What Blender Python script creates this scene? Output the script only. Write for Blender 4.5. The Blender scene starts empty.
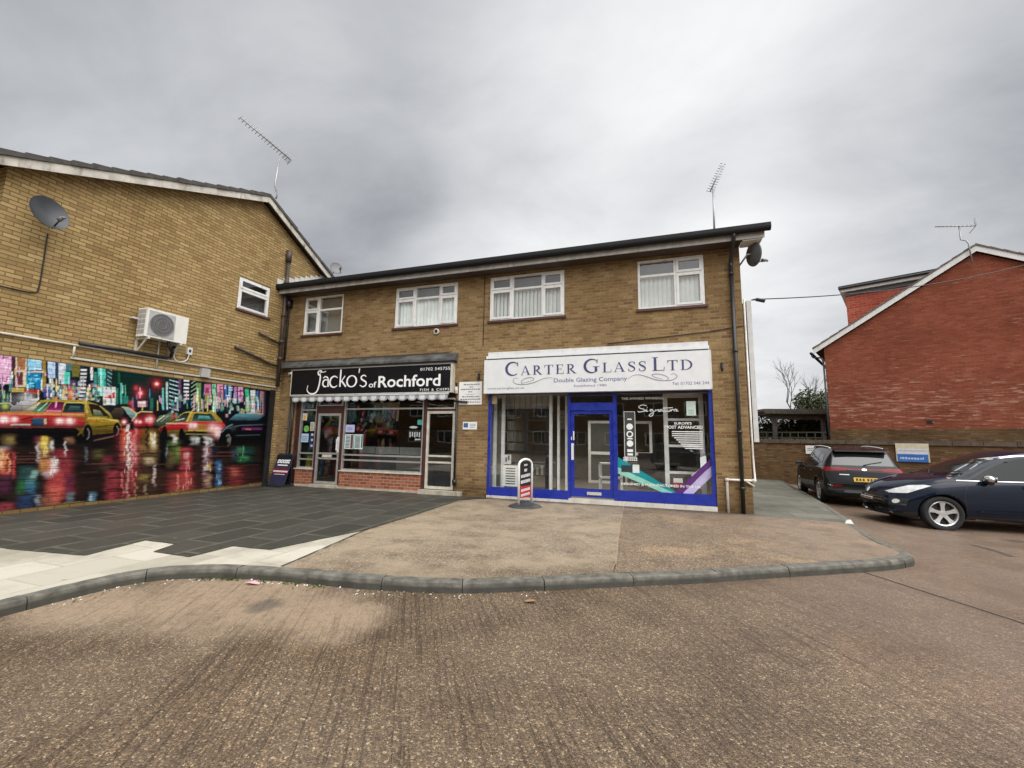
import bpy, bmesh, math, random
import numpy as np
from mathutils import Vector, Matrix
from mathutils.bvhtree import BVHTree

random.seed(7)
rng = np.random.default_rng(11)
R = math.radians
SC = bpy.context.scene
COL = SC.collection


# ------------------------------------------------------------------ materials
def new_mat(name):
    m = bpy.data.materials.new(name)
    m.use_nodes = True
    nt = m.node_tree
    b = nt.nodes['Principled BSDF']
    return m, nt, b


class NB:
    """tiny node-building helper"""
    def __init__(s, nt):
        s.nt = nt

    def n(s, typ, **kw):
        nd = s.nt.nodes.new(typ)
        ins = kw.pop('ins', {})
        for k, v in kw.items():
            setattr(nd, k, v)
        for k, v in ins.items():
            s.put(nd.inputs[k], v)
        return nd

    def put(s, sock, v):
        if hasattr(v, 'is_output') or isinstance(v, bpy.types.NodeSocket):
            s.nt.links.new(v, sock)
        else:
            sock.default_value = v

    def math(s, op, a, b=None, clamp=False):
        nd = s.n('ShaderNodeMath', operation=op, use_clamp=clamp)
        s.put(nd.inputs[0], a)
        if b is not None:
            s.put(nd.inputs[1], b)
        return nd.outputs[0]

    def mapr(s, v, a, b, c=0., d=1., smooth=True):
        nd = s.n('ShaderNodeMapRange', interpolation_type='SMOOTHSTEP' if smooth else 'LINEAR')
        s.put(nd.inputs[0], v)
        for i, x in enumerate((a, b, c, d)):
            nd.inputs[i + 1].default_value = x
        return nd.outputs[0]

    def mix(s, f, a, b, mode='MIX'):
        nd = s.n('ShaderNodeMix', data_type='RGBA', blend_type=mode)
        s.put(nd.inputs[0], f)
        s.put(nd.inputs[6], a)
        s.put(nd.inputs[7], b)
        return nd.outputs[2]

    def noise(s, vec, scale, detail=3., rough=.55, dist=0.):
        nd = s.n('ShaderNodeTexNoise')
        if vec is not None:
            s.put(nd.inputs['Vector'], vec)
        nd.inputs['Scale'].default_value = scale
        nd.inputs['Detail'].default_value = detail
        nd.inputs['Roughness'].default_value = rough
        nd.inputs['Distortion'].default_value = dist
        return nd.outputs[0]

    def ramp(s, v, stops, interp='LINEAR'):
        nd = s.n('ShaderNodeValToRGB')
        cr = nd.color_ramp
        cr.interpolation = interp
        while len(cr.elements) < len(stops):
            cr.elements.new(.5)
        for e, (p, c) in zip(cr.elements, stops):
            e.position = p
            e.color = (*c, 1) if len(c) == 3 else c
        s.put(nd.inputs[0], v)
        return nd.outputs[0]

    def mapping(s, vec, loc=(0, 0, 0), rot=(0, 0, 0), scale=(1, 1, 1)):
        nd = s.n('ShaderNodeMapping')
        s.put(nd.inputs[0], vec)
        nd.inputs[1].default_value = loc
        nd.inputs[2].default_value = rot
        nd.inputs[3].default_value = scale
        return nd.outputs[0]

    def bump(s, h, strength=.4, dist=.01):
        nd = s.n('ShaderNodeBump')
        nd.inputs['Strength'].default_value = strength
        nd.inputs['Distance'].default_value = dist
        s.put(nd.inputs['Height'], h)
        return nd.outputs[0]


def c4(c):
    return (*c, 1) if len(c) == 3 else c


def plain(name, col, rough=.5, metal=0., spec=.5, var=.12, scale=6., bump=0., coat=0., dirt=None):
    """paint/plastic/metal with slight noise variation in colour and roughness"""
    m, nt, b = new_mat(name)
    k = NB(nt)
    tc = k.n('ShaderNodeTexCoord').outputs['Object']
    nz = k.noise(tc, scale, 4)
    lo = tuple(max(0, x * (1 - var)) for x in col)
    hi = tuple(min(1, x * (1 + var)) for x in col)
    colr = k.ramp(nz, [(.3, lo), (.7, hi)])
    if dirt:
        dn = k.noise(k.mapping(tc, scale=(3, 3, .6)), 2.2, 5, .65)
        colr = k.mix(k.mapr(dn, .5, .75), colr, c4(dirt))
    nt.links.new(colr, b.inputs['Base Color'])
    nt.links.new(k.mapr(nz, .2, .8, max(0, rough - .08), min(1, rough + .08)), b.inputs['Roughness'])
    b.inputs['Metallic'].default_value = metal
    b.inputs['Specular IOR Level'].default_value = spec
    if coat:
        b.inputs['Coat Weight'].default_value = coat
        b.inputs['Coat Roughness'].default_value = .04
    if bump:
        nt.links.new(k.bump(k.noise(tc, scale * 12, 3), bump, .004), b.inputs['Normal'])
    return m


def brick_mat(name, stops, mortar, bw=.225, rh=.075, ms=.010, stain=(.5, .42, .3), stain_amt=.35, eff=None, dark=.7, seed=0., bumps=.5, head=1., grain=0., splash=0.):
    m, nt, b = new_mat(name)
    k = NB(nt)
    uv = k.n('ShaderNodeTexCoord').outputs['UV']
    wob = k.noise(uv, 9., 2)
    uv2 = k.n('ShaderNodeVectorMath', operation='ADD')
    k.put(uv2.inputs[0], uv)
    off = k.n('ShaderNodeCombineXYZ')
    k.put(off.inputs[0], k.mapr(wob, 0, 1, -.006, .006, False))
    k.put(off.inputs[1], k.mapr(wob, 0, 1, .004, -.004, False))
    k.put(uv2.inputs[1], off.outputs[0])
    br = k.n('ShaderNodeTexBrick', offset=.5, squash=1.)
    k.put(br.inputs['Vector'], uv2.outputs[0])
    br.inputs['Color1'].default_value = (0, 0, 0, 1)
    br.inputs['Color2'].default_value = (1, 1, 1, 1)
    br.inputs['Mortar'].default_value = (.5, .5, .5, 1)
    br.inputs['Scale'].default_value = 1.
    br.inputs['Mortar Size'].default_value = ms
    br.inputs['Mortar Smooth'].default_value = .15
    br.inputs['Bias'].default_value = 0.
    br.inputs['Brick Width'].default_value = bw
    br.inputs['Row Height'].default_value = rh
    colr = k.ramp(br.outputs['Color'], stops)
    fine = k.noise(uv, 60., 3, .6)
    colr = k.mix(k.mapr(fine, .3, .75, 0, .35), colr, (*[c * .55 for c in stops[0][1]], 1))
    big = k.noise(k.mapping(uv, loc=(seed, seed * .7, 0)), .55, 5, .62)
    colr = k.mix(k.mapr(big, .35, .7, 0, stain_amt), colr, k.mix(1., colr, c4(stain), 'MULTIPLY'))
    streak = k.noise(k.mapping(uv, loc=(seed, 3, 0), scale=(1.6, .16, 1)), 1.4, 5, .7)
    colr = k.mix(k.mapr(streak, .54, .74, 0, .62), colr, k.mix(1., colr, (dark, dark * .95, dark * .9, 1), 'MULTIPLY'))
    mort = k.mix(k.mapr(big, .3, .7), c4(mortar), c4([c * .6 for c in mortar]))
    fac = br.outputs['Fac']
    if head < 1:
        # head joints pressed tight: only the bed joints read
        sv = k.n('ShaderNodeSeparateXYZ')
        k.put(sv.inputs[0], uv2.outputs[0])
        fr_ = k.math('ABSOLUTE', k.math('SUBTRACT', k.math('FRACT', k.math('DIVIDE', sv.outputs[1], rh)), .5))
        bed = k.mapr(fr_, .5 - ms * 1.1 / rh, .5 - ms * .5 / rh)
        fac = k.math('MAXIMUM', bed, k.math('MULTIPLY', fac, head))
    if grain:
        gn = k.noise(k.mapping(uv, scale=(1., .8, 1.)), 34., 2, .6)
        colr = k.mix(k.mapr(gn, .52, .72, 0, grain), colr, k.mix(1., colr, (1.5, 1.42, 1.3, 1), 'MULTIPLY'))
        colr = k.mix(k.mapr(gn, .46, .28, 0, grain), colr, k.mix(1., colr, (.5, .46, .42, 1), 'MULTIPLY'))
    colr = k.mix(fac, colr, mort)
    if eff:
        # pale lime bloom lying in bands along the courses
        en = k.noise(k.mapping(uv, loc=(5, 1, 0), scale=(1.0, 9., 1)), 1.5, 6, .72)
        sep = k.n('ShaderNodeSeparateXYZ')
        k.put(sep.inputs[0], uv)
        band = k.math('SUBTRACT', 1., k.math('ABSOLUTE', k.math('DIVIDE', k.math('SUBTRACT', sep.outputs[1], eff[0]), eff[1])), True)
        thr = k.math('SUBTRACT', .60, k.math('MULTIPLY', band, .13))
        msk = k.mapr(k.math('SUBTRACT', en, thr), 0., .10, 0, .6)
        pb = k.mapr(br.outputs['Color'], .25, .8, .15, 1.)
        colr = k.mix(k.math('MULTIPLY', msk, pb), colr, c4(eff[2]))
    if splash:
        # grime splashed up from the pavement
        sg = k.n('ShaderNodeSeparateXYZ')
        k.put(sg.inputs[0], uv)
        gh = k.math('ADD', k.math('SUBTRACT', sg.outputs[1], 20.), k.math('MULTIPLY', k.noise(uv, 3.5, 4, .6), -.35))
        colr = k.mix(k.mapr(gh, splash, -.12, 0, .75), colr, k.mix(1., colr, (.42, .38, .34, 1), 'MULTIPLY'))
    nt.links.new(colr, b.inputs['Base Color'])
    b.inputs['Roughness'].default_value = .9
    b.inputs['Specular IOR Level'].default_value = .12
    h = k.math('ADD', k.math('MULTIPLY', br.outputs['Fac'], -1.), k.math('MULTIPLY', fine, .5))
    nt.links.new(k.bump(h, bumps, .012), b.inputs['Normal'])
    return m


def glass_mat(name, tint=(.9, .95, .93), refl=1., rough=0.):
    """thin architectural glass: clear transmission plus Fresnel reflection"""
    m, nt, b = new_mat(name)
    nt.nodes.remove(b)
    k = NB(nt)
    out = [n for n in nt.nodes if n.type == 'OUTPUT_MATERIAL'][0]
    tr = k.n('ShaderNodeBsdfTransparent', ins={'Color': c4(tint)})
    gl = k.n('ShaderNodeBsdfGlossy', ins={'Color': (refl, refl, refl, 1), 'Roughness': rough})
    geo = k.n('ShaderNodeTexCoord').outputs['Object']
    bm = k.bump(k.noise(geo, 1.3, 1), .06, .02)
    nt.links.new(bm, gl.inputs['Normal'])
    gm = k.n('ShaderNodeNewGeometry')
    dt = k.n('ShaderNodeVectorMath', operation='DOT_PRODUCT')
    k.put(dt.inputs[0], gm.outputs['Incoming'])
    k.put(dt.inputs[1], gm.outputs['Normal'])
    om = k.math('SUBTRACT', 1., k.math('ABSOLUTE', dt.outputs['Value']), True)
    fres = k.math('ADD', .12, k.math('MULTIPLY', k.math('POWER', om, 5.), .92), True)
    mx = k.n('ShaderNodeMixShader')
    k.put(mx.inputs[0], fres)
    k.put(mx.inputs[1], tr.outputs[0])
    k.put(mx.inputs[2], gl.outputs[0])
    nt.links.new(mx.outputs[0], out.inputs[0])
    return m


def emit_mat(name, col, st):
    m, nt, b = new_mat(name)
    b.inputs['Base Color'].default_value = c4(col)
    b.inputs['Emission Color'].default_value = c4(col)
    b.inputs['Emission Strength'].default_value = st
    return m


# ------------------------------------------------------------------ mesh builder
class MB:
    def __init__(s):
        s.v, s.f, s.m = [], [], []

    def add(s, verts, faces, mi=0):
        o = len(s.v)
        s.v += [tuple(map(float, p)) for p in verts]
        for f in faces:
            s.f.append(tuple(i + o for i in f))
            s.m.append(mi)
        return s

    def box(s, x0, x1, y0, y1, z0, z1, mi=0):
        if x0 > x1: x0, x1 = x1, x0
        if y0 > y1: y0, y1 = y1, y0
        if z0 > z1: z0, z1 = z1, z0
        v = [(x0, y0, z0), (x1, y0, z0), (x1, y1, z0), (x0, y1, z0), (x0, y0, z1), (x1, y0, z1), (x1, y1, z1), (x0, y1, z1)]
        f = [(3, 2, 1, 0), (4, 5, 6, 7), (0, 1, 5, 4), (1, 2, 6, 5), (2, 3, 7, 6), (3, 0, 4, 7)]
        return s.add(v, f, mi)

    def prism(s, pts, axis, a, b, mi=0):
        """polygon pts (2D) extruded along axis from a to b; 2D = the two other axes in order"""
        def P(p, t):
            if axis == 'x': return (t, p[0], p[1])
            if axis == 'y': return (p[0], t, p[1])
            return (p[0], p[1], t)
        n = len(pts)
        ar = sum(pts[i][0] * pts[(i + 1) % n][1] - pts[(i + 1) % n][0] * pts[i][1] for i in range(n))
        if (ar < 0): pts = pts[::-1]
        if a > b: a, b = b, a
        v = [P(p, a) for p in pts] + [P(p, b) for p in pts]
        lo, hi = tuple(range(n)), tuple(range(n, 2 * n))
        fl = axis == 'y'
        f = [lo if fl else lo[::-1], hi[::-1] if fl else hi]
        for i in range(n):
            j = (i + 1) % n
            q = (i, j, n + j, n + i)
            f.append(q[::-1] if fl else q)
        return s.add(v, f, mi)

    def quad(s, a, b, c, d, mi=0):
        return s.add([a, b, c, d], [(0, 1, 2, 3)], mi)

    def tube(s, path, r, n=8, mi=0, cap=True):
        path = [Vector(p) for p in path]
        rs = r if isinstance(r, (list, tuple)) else [r] * len(path)
        rings = []
        up = None
        for i, p in enumerate(path):
            t = (path[min(i + 1, len(path) - 1)] - path[max(i - 1, 0)])
            if t.length < 1e-9: t = Vector((0, 0, 1))
            t.normalize()
            if up is None:
                up = Vector((0, 0, 1)) if abs(t.z) < .9 else Vector((1, 0, 0))
            a = t.cross(up)
            if a.length < 1e-6: a = t.orthogonal()
            a.normalize()
            bb = a.cross(t).normalized()
            up = bb
            rings.append([p + (a * math.cos(2 * math.pi * k / n) + bb * math.sin(2 * math.pi * k / n)) * rs[i] for k in range(n)])
        v = [q for rg in rings for q in rg]
        f = []
        for i in range(len(path) - 1):
            for k in range(n):
                f.append((i * n + k, i * n + (k + 1) % n, (i + 1) * n + (k + 1) % n, (i + 1) * n + k))
        if cap:
            f.append(tuple(range(n))[::-1])
            f.append(tuple(range((len(path) - 1) * n, len(path) * n)))
        return s.add(v, f, mi)

    def lathe(s, prof, centre, axis='z', n=32, mi=0):
        """prof = [(r, h)...] revolved round axis through centre"""
        v, f = [], []
        for (r, h) in prof:
            for k in range(n):
                a = 2 * math.pi * k / n
                p, q = r * math.cos(a), r * math.sin(a)
                d = {'z': (p, q, h), 'y': (q, h, p), 'x': (h, p, q)}[axis]
                v.append(tuple(c + e for c, e in zip(centre, d)))
        for i in range(len(prof) - 1):
            for k in range(n):
                f.append((i * n + k, i * n + (k + 1) % n, (i + 1) * n + (k + 1) % n, (i + 1) * n + k))
        return s.add(v, f, mi)

    def xform(s, M):
        s.v = [tuple(M @ Vector(p)) for p in s.v]
        return s

    def build(s, name, mats, parent=None, smooth=False, uvoff=(0, 0)):
        me = bpy.data.meshes.new(name)
        me.from_pydata(s.v, [], s.f)
        if not isinstance(mats, (list, tuple)): mats = [mats]
        for m in mats: me.materials.append(m)
        me.polygons.foreach_set('material_index', s.m)
        if smooth: me.polygons.foreach_set('use_smooth', [True] * len(s.f))
        me.update()
        uv = me.uv_layers.new(name='UVMap')
        for p in me.polygons:
            nx, ny, nz = abs(p.normal.x), abs(p.normal.y), abs(p.normal.z)
            for li in p.loop_indices:
                c = me.vertices[me.loops[li].vertex_index].co
                if nz > nx and nz > ny: t = (c.x, c.y)
                elif nx > ny: t = (c.y, c.z)
                else: t = (c.x, c.z)
                uv.data[li].uv = (t[0] + uvoff[0] + 20, t[1] + uvoff[1] + 20)
        o = bpy.data.objects.new(name, me)
        COL.objects.link(o)
        if parent: o.parent = parent
        return o


def tag(o, label=None, cat=None, group=None, kind=None):
    if label: o['label'] = label
    if cat: o['category'] = cat
    if group: o['group'] = group
    if kind: o['kind'] = kind
    return o


def thing(name, label, cat, loc=(0, 0, 0), rz=0., group=None):
    o = bpy.data.objects.new(name, None)
    o.empty_display_size = .2
    COL.objects.link(o)
    o.location = loc
    o.rotation_euler = (0, 0, rz)
    return tag(o, label, cat, group)


def struct(o):
    o['kind'] = 'structure'
    return o


def catmull(pts, n=8, closed=False):
    P = [np.array(p, float) for p in pts]
    out = []
    m = len(P)
    rngi = range(m) if closed else range(m - 1)
    for i in rngi:
        p0 = P[(i - 1) % m] if closed or i > 0 else 2 * P[0] - P[1]
        p1, p2 = P[i], P[(i + 1) % m]
        p3 = P[(i + 2) % m] if closed or i + 2 < m else 2 * P[-1] - P[-2]
        for k in range(n):
            t = k / n
            out.append(.5 * ((2 * p1) + (-p0 + p2) * t + (2 * p0 - 5 * p1 + 4 * p2 - p3) * t * t + (-p0 + 3 * p1 - 3 * p2 + p3) * t ** 3))
    if not closed: out.append(P[-1])
    return out


def wall_holes(mb, u0, u1, v0, v1, holes, place, depth, mi=0):
    """flat wall in (u, v) with rectangular holes and their reveals; place(u, v, d) -> xyz, d = depth behind the face"""
    us = sorted({u0, u1, *[h[0] for h in holes], *[h[1] for h in holes]})
    vs = sorted({v0, v1, *[h[2] for h in holes], *[h[3] for h in holes]})
    for i in range(len(us) - 1):
        for j in range(len(vs) - 1):
            uc, vc = (us[i] + us[i + 1]) / 2, (vs[j] + vs[j + 1]) / 2
            if any(h[0] < uc < h[1] and h[2] < vc < h[3] for h in holes): continue
            mb.quad(place(us[i], vs[j], 0), place(us[i + 1], vs[j], 0), place(us[i + 1], vs[j + 1], 0), place(us[i], vs[j + 1], 0), mi)
    for (a, b, c, d) in holes:
        mb.quad(place(a, c, 0), place(a, d, 0), place(a, d, depth), place(a, c, depth), mi)
        mb.quad(place(b, d, 0), place(b, c, 0), place(b, c, depth), place(b, d, depth), mi)
        mb.quad(place(a, d, 0), place(b, d, 0), place(b, d, depth), place(a, d, depth), mi)
        mb.quad(place(b, c, 0), place(a, c, 0), place(a, c, depth), place(b, c, depth), mi)


_tx = bpy.data.curves.new('lettering', 'FONT')
_txo = bpy.data.objects.new('lettering', _tx)


def text_geo(body, bold=0., shear=0., space=1., res=3):
    """lettering as flat faces in (x, y) with its bounds; built-in font"""
    _tx.body = body
    _tx.offset = bold
    _tx.shear = shear
    _tx.space_character = space
    _tx.size = 1.
    _tx.resolution_u = res
    COL.objects.link(_txo)
    dg = bpy.context.evaluated_depsgraph_get()
    dg.update()
    me = bpy.data.meshes.new_from_object(_txo.evaluated_get(dg))
    COL.objects.unlink(_txo)
    V = [(v.co.x, v.co.y) for v in me.vertices]
    F = [tuple(p.vertices) for p in me.polygons]
    bpy.data.meshes.remove(me)
    return V, F


def put_text(mb, body, x0, x1, z0, h, y, mi=0, bold=0., shear=0., space=1., cap=.73, place=None, fit=True):
    """write body between x0 and x1 with its baseline at z0 and cap height h on the plane y (facing -y)"""
    V, F = text_geo(body, bold, shear, space)
    if not V: return
    a, b = min(v[0] for v in V), max(v[0] for v in V)
    sx = (x1 - x0) / (b - a) if fit else h / cap
    sz = h / cap
    place = place or (lambda u, w: (u, y, w))
    mb.add([place(x0 + (v[0] - a) * sx, z0 + v[1] * sz) for v in V], F, mi)


def ribbon(mb, pts, w, y, mi=0, n=6, place=None, taper=True):
    """flat pen stroke along a smooth path of (x, z)"""
    C = catmull(pts, n) if n > 1 else [np.array(p, float) for p in pts]
    place = place or (lambda u, v: (u, y, v))
    L, Rr = [], []
    N = len(C)
    for i, p in enumerate(C):
        t = C[min(i + 1, N - 1)] - C[max(i - 1, 0)]
        l = np.hypot(*t) or 1
        nn = np.array([-t[1], t[0]]) / l
        ww = w(i / (N - 1)) if callable(w) else (w * (.35 + .65 * math.sin(math.pi * i / (N - 1))) if taper else w)
        L.append(p + nn * ww / 2)
        Rr.append(p - nn * ww / 2)
    v = [place(*q) for q in L] + [place(*q) for q in Rr]
    mb.add(v, [(i, N + i, N + i + 1, i + 1) for i in range(N - 1)], mi)

# ------------------------------------------------------------------ camera, sky, sun
CAM = Vector((11.145, -10.3869, 1.51))
cam = bpy.data.cameras.new('camera')
camo = bpy.data.objects.new('camera', cam)
COL.objects.link(camo)
yaw, pitch, roll = -.3169, .1292, .0152
fw = Vector((math.sin(yaw) * math.cos(pitch), math.cos(yaw) * math.cos(pitch), math.sin(pitch)))
rt = Vector((math.cos(yaw), -math.sin(yaw), 0))
up = rt.cross(fw)
r2 = rt * math.cos(roll) + up * math.sin(roll)
u2 = -rt * math.sin(roll) + up * math.cos(roll)
M = Matrix((r2, u2, -fw)).transposed().to_4x4()
M.translation = CAM
camo.matrix_world = M
cam.sensor_width = 36.
cam.sensor_fit = 'HORIZONTAL'
cam.lens = 421.365 / 1024 * 36
cam.clip_start, cam.clip_end = .05, 3000.
SC.camera = camo

SUN_EL, SUN_AZ = 60., 128.      # azimuth clockwise from +y
w = bpy.data.worlds.new('World')
SC.world = w
w.use_nodes = True
nt = w.node_tree
for n in list(nt.nodes): nt.nodes.remove(n)
k = NB(nt)
sky = k.n('ShaderNodeTexSky', sky_type='NISHITA', sun_disc=False)
sky.sun_elevation = R(SUN_EL)
sky.sun_rotation = R(SUN_AZ)
sky.dust_density = 3.
bg1 = k.n('ShaderNodeBackground', ins={'Color': sky.outputs[0], 'Strength': .1})
tc = k.n('ShaderNodeTexCoord').outputs['Generated']
nrm = k.n('ShaderNodeVectorMath', operation='NORMALIZE')
k.put(nrm.inputs[0], tc)
dirv = nrm.outputs[0]
sep = k.n('ShaderNodeSeparateXYZ')
k.put(sep.inputs[0], dirv)
zz = k.math('ADD', k.math('MAXIMUM', sep.outputs[2], 0.), .22)
comb = k.n('ShaderNodeCombineXYZ')
k.put(comb.inputs[0], k.math('DIVIDE', sep.outputs[0], zz))
k.put(comb.inputs[1], k.math('DIVIDE', sep.outputs[1], zz))
cl = comb.outputs[0]
n1 = k.noise(k.mapping(cl, loc=(-4.2, 5.3, 0), rot=(0, 0, R(-28)), scale=(.85, 1., 1)), .8, 6, .52, .3)
n2 = k.noise(k.mapping(cl, loc=(4., 2., 0), rot=(0, 0, R(-35)), scale=(.85, 1.2, 1)), 2.0, 6, .58, .3)


def lobe(d, a, b):
    dv = Vector(d).normalized()
    dot = k.n('ShaderNodeVectorMath', operation='DOT_PRODUCT')
    k.put(dot.inputs[0], dirv)
    dot.inputs[1].default_value = dv
    return k.mapr(dot.outputs['Value'], a, b)


base = k.math('ADD', .385, k.math('MULTIPLY', lobe((.12, .78, .60), .80, .995), .15))
base = k.math('SUBTRACT', base, k.math('MULTIPLY', lobe((-.62, .62, .46), .72, .985), .05))
base = k.math('SUBTRACT', base, k.math('MULTIPLY', lobe((.50, .74, .42), .93, .998), .14))
base = k.math('ADD', base, k.math('MULTIPLY', lobe((-.34, .88, .32), .965, .999), .11))
base = k.math('ADD', base, k.math('MULTIPLY', lobe((.27, .95, .12), .90, .995), .07))
base = k.math('ADD', base, k.math('MULTIPLY', lobe((.40, -.40, .82), .50, .97), 1.15))
val = k.math('ADD', base, k.math('MULTIPLY', k.math('SUBTRACT', n1, .5), .40))
val = k.math('ADD', val, k.math('MULTIPLY', k.math('SUBTRACT', n2, .5), .30))
val = k.math('MAXIMUM', val, .19)
tint = k.ramp(val, [(.15, (.93, .965, 1.03)), (.42, (.97, .985, 1.01)), (.6, (1.0, 1.0, 1.0))])
cm = k.mix(1., tint, val, 'MULTIPLY')
grd = k.mix(k.mapr(sep.outputs[2], -.12, -.005), (.14, .13, .12, 1), cm)
bg2 = k.n('ShaderNodeBackground', ins={'Color': grd, 'Strength': 1.})
mx = k.n('ShaderNodeMixShader', ins={0: .94})
k.put(mx.inputs[1], bg1.outputs[0])
k.put(mx.inputs[2], bg2.outputs[0])
wo = k.n('ShaderNodeOutputWorld')
nt.links.new(mx.outputs[0], wo.inputs[0])

sl = bpy.data.lights.new('sun', 'SUN')
sl.energy = 1.5
sl.angle = R(80)
sl.color = (1., .965, .92)
slo = bpy.data.objects.new('sun', sl)
COL.objects.link(slo)
az, el = R(SUN_AZ), R(SUN_EL)
sd = Vector((math.sin(az) * math.cos(el), math.cos(az) * math.cos(el), math.sin(el)))
slo.rotation_euler = sd.to_track_quat('Z', 'Y').to_euler()
slo.location = (10, -15, 30)

SC.view_settings.view_transform = 'Standard'
SC.view_settings.look = 'None'
SC.view_settings.gamma = 1.
SC.view_settings.exposure = EXPOSURE = .72
SC.view_settings.use_curve_mapping = False
SC.cycles.max_bounces = 9
SC.cycles.diffuse_bounces = 3
SC.cycles.glossy_bounces = 4
SC.cycles.transmission_bounces = 4
SC.cycles.transparent_max_bounces = 12
SC.cycles.caustics_reflective = False
SC.cycles.caustics_refractive = False
SC.cycles.use_denoising = True
SC.cycles.sample_clamp_indirect = 6.

# ------------------------------------------------------------------ ground
def smooth(a, b, x):
    t = min(1, max(0, (x - a) / (b - a)))
    return t * t * (3 - 2 * t)


def road_z(x, y):
    h = -.108 - .09 * smooth(13.5, 16.5, x) * smooth(-4, 1.5, y)
    h += .075 * math.exp(-((x - 14.7) ** 2 + (y + .3) ** 2) / 1.6)
    return h


def road_material():
    m, nt, b = new_mat('exposed_aggregate_road')
    k = NB(nt)
    pos = k.n('ShaderNodeNewGeometry').outputs['Position']
    vo = k.n('ShaderNodeTexVoronoi', feature='F1', ins={'Vector': pos, 'Scale': 95., 'Randomness': 1.})
    sp = k.n('ShaderNodeSeparateColor')
    k.put(sp.inputs[0], vo.outputs['Color'])
    stone = k.ramp(sp.outputs[0], [(0, (.075, .056, .038)), (.4, (.145, .105, .068)), (.7, (.205, .142, .088)), (.86, (.31, .222, .135)), (.95, (.43, .325, .20)), (.985, (.56, .46, .31))])
    vo2 = k.n('ShaderNodeTexVoronoi', feature='F1', ins={'Vector': pos, 'Scale': 230.})
    sp2 = k.n('ShaderNodeSeparateColor')
    k.put(sp2.inputs[0], vo2.outputs['Color'])
    fine = k.ramp(sp2.outputs[1], [(0, (.058, .044, .031)), (.6, (.155, .112, .073)), (1, (.34, .25, .16))])
    col = k.mix(k.mapr(sp.outputs[1], .3, .8, .05, .65), stone, fine)
    # tamp lines of the concrete, running across the road
    tl = k.mapping(pos, rot=(0, 0, R(-31.1)))
    tn = k.noise(k.mapping(tl, scale=(24., .5, 1)), 1., 4, .62)
    tw = k.n('ShaderNodeTexWave', wave_type='BANDS', bands_direction='X')
    k.put(tw.inputs['Vector'], tl)
    tw.inputs['Scale'].default_value = 5.2
    tw.inputs['Distortion'].default_value = 1.6
    tw.inputs['Detail'].default_value = 3.
    tw.inputs['Detail Scale'].default_value = 1.4
    patch = k.noise(pos, .38, 5, .6)
    patch2 = k.noise(pos, 1.5, 5, .62)
    lines = k.math('MULTIPLY', k.mapr(tn, .36, .45, 1, 0), k.mapr(patch, .34, .56))
    lines = k.math('MAXIMUM', lines, k.math('MULTIPLY', k.mapr(tw.outputs['Fac'], .05, .0, 0, .7), k.mapr(patch2, .4, .6)))
    sx = k.n('ShaderNodeSeparateXYZ')
    k.put(sx.inputs[0], pos)
    # pink-grey, smoother concrete bay towards the car park
    bay = k.mapr(k.math('ADD', k.math('ADD', sx.outputs[0], k.math('MULTIPLY', sx.outputs[1], .35)), k.math('MULTIPLY', patch, 1.6)), 10.2, 12.6)
    lines = k.math('MULTIPLY', lines, k.math('SUBTRACT', 1., k.math('MULTIPLY', bay, .75)))
    col = k.mix(k.mapr(patch2, .35, .7, 0, .55), col, k.mix(1., col, (.55, .52, .50, 1), 'MULTIPLY'))
    col = k.mix(k.mapr(patch, .5, .66, 0, .35), col, k.mix(1., col, (1.35, 1.2, 1.05, 1), 'MULTIPLY'))
    col = k.mix(k.math('MULTIPLY', bay, .6), col, k.mix(.55, k.mix(1., col, (1.22, 1.12, 1.10, 1), 'MULTIPLY'), (.215, .155, .125, 1)))
    col = k.mix(k.math('MULTIPLY', lines, .36), col, (.034, .028, .023, 1))
    # dry sandy grit that gathers below the kerb
    sand = None
    for (cx, cy, rx, ry) in ((7.1, -7.0, 1.5, .8), (8.4, -7.1, .55, .5), (6.1, -7.55, .8, .55)):
        d = k.math('ADD', k.math('POWER', k.math('DIVIDE', k.math('SUBTRACT', sx.outputs[0], cx), rx), 2.), k.math('POWER', k.math('DIVIDE', k.math('SUBTRACT', sx.outputs[1], cy), ry), 2.))
        d = k.math('ADD', d, k.math('MULTIPLY', k.math('SUBTRACT', patch2, .5), 2.4))
        mk = k.mapr(d, 1.5, .0, 0, 1)
        sand = mk if sand is None else k.math('MAXIMUM', sand, mk)
    sandc = k.mix(k.noise(pos, 45., 3, .7), (.24, .175, .115, 1), (.50, .385, .265, 1))
    col = k.mix(k.math('MULTIPLY', k.math('MULTIPLY', sand, .85), k.mapr(k.noise(pos, 14., 4, .7), .25, .6, .45, 1)), col, sandc)
    # dark oil spots
    on = k.n('ShaderNodeTexVoronoi', feature='F1', ins={'Vector': k.mapping(pos, loc=(.3, .8, 0), scale=(.55, .55, .55)), 'Scale': 1.})
    oil = k.mapr(k.math('ADD', on.outputs['Distance'], k.math('MULTIPLY', k.noise(pos, 5., 3), .12)), .19, .12, 0, .55)
    col = k.mix(oil, col, (.045, .044, .045, 1))
    far = k.mapr(sx.outputs[1], -60., -30.)
    col = k.mix(1., col, (.86, .845, .84, 1), 'MULTIPLY')
    nt.links.new(col, b.inputs['Base Color'])
    wet = k.noise(pos, .7, 4, .6)
    rg = k.mapr(wet, .35, .7, .30, .72)
    rg = k.mix(sand, rg, (.95, .95, .95, 1))
    nt.links.new(rg, b.inputs['Roughness'])
    b.inputs['Specular IOR Level'].default_value = .45
    h = k.math('SUBTRACT', k.math('ADD', k.math('MULTIPLY', vo.outputs['Distance'], -.9), k.math('MULTIPLY', sp2.outputs[0], .2)), k.math('MULTIPLY', lines, 1.6))
    nt.links.new(k.bump(h, .75, .008), b.inputs['Normal'])
    return m


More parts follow.
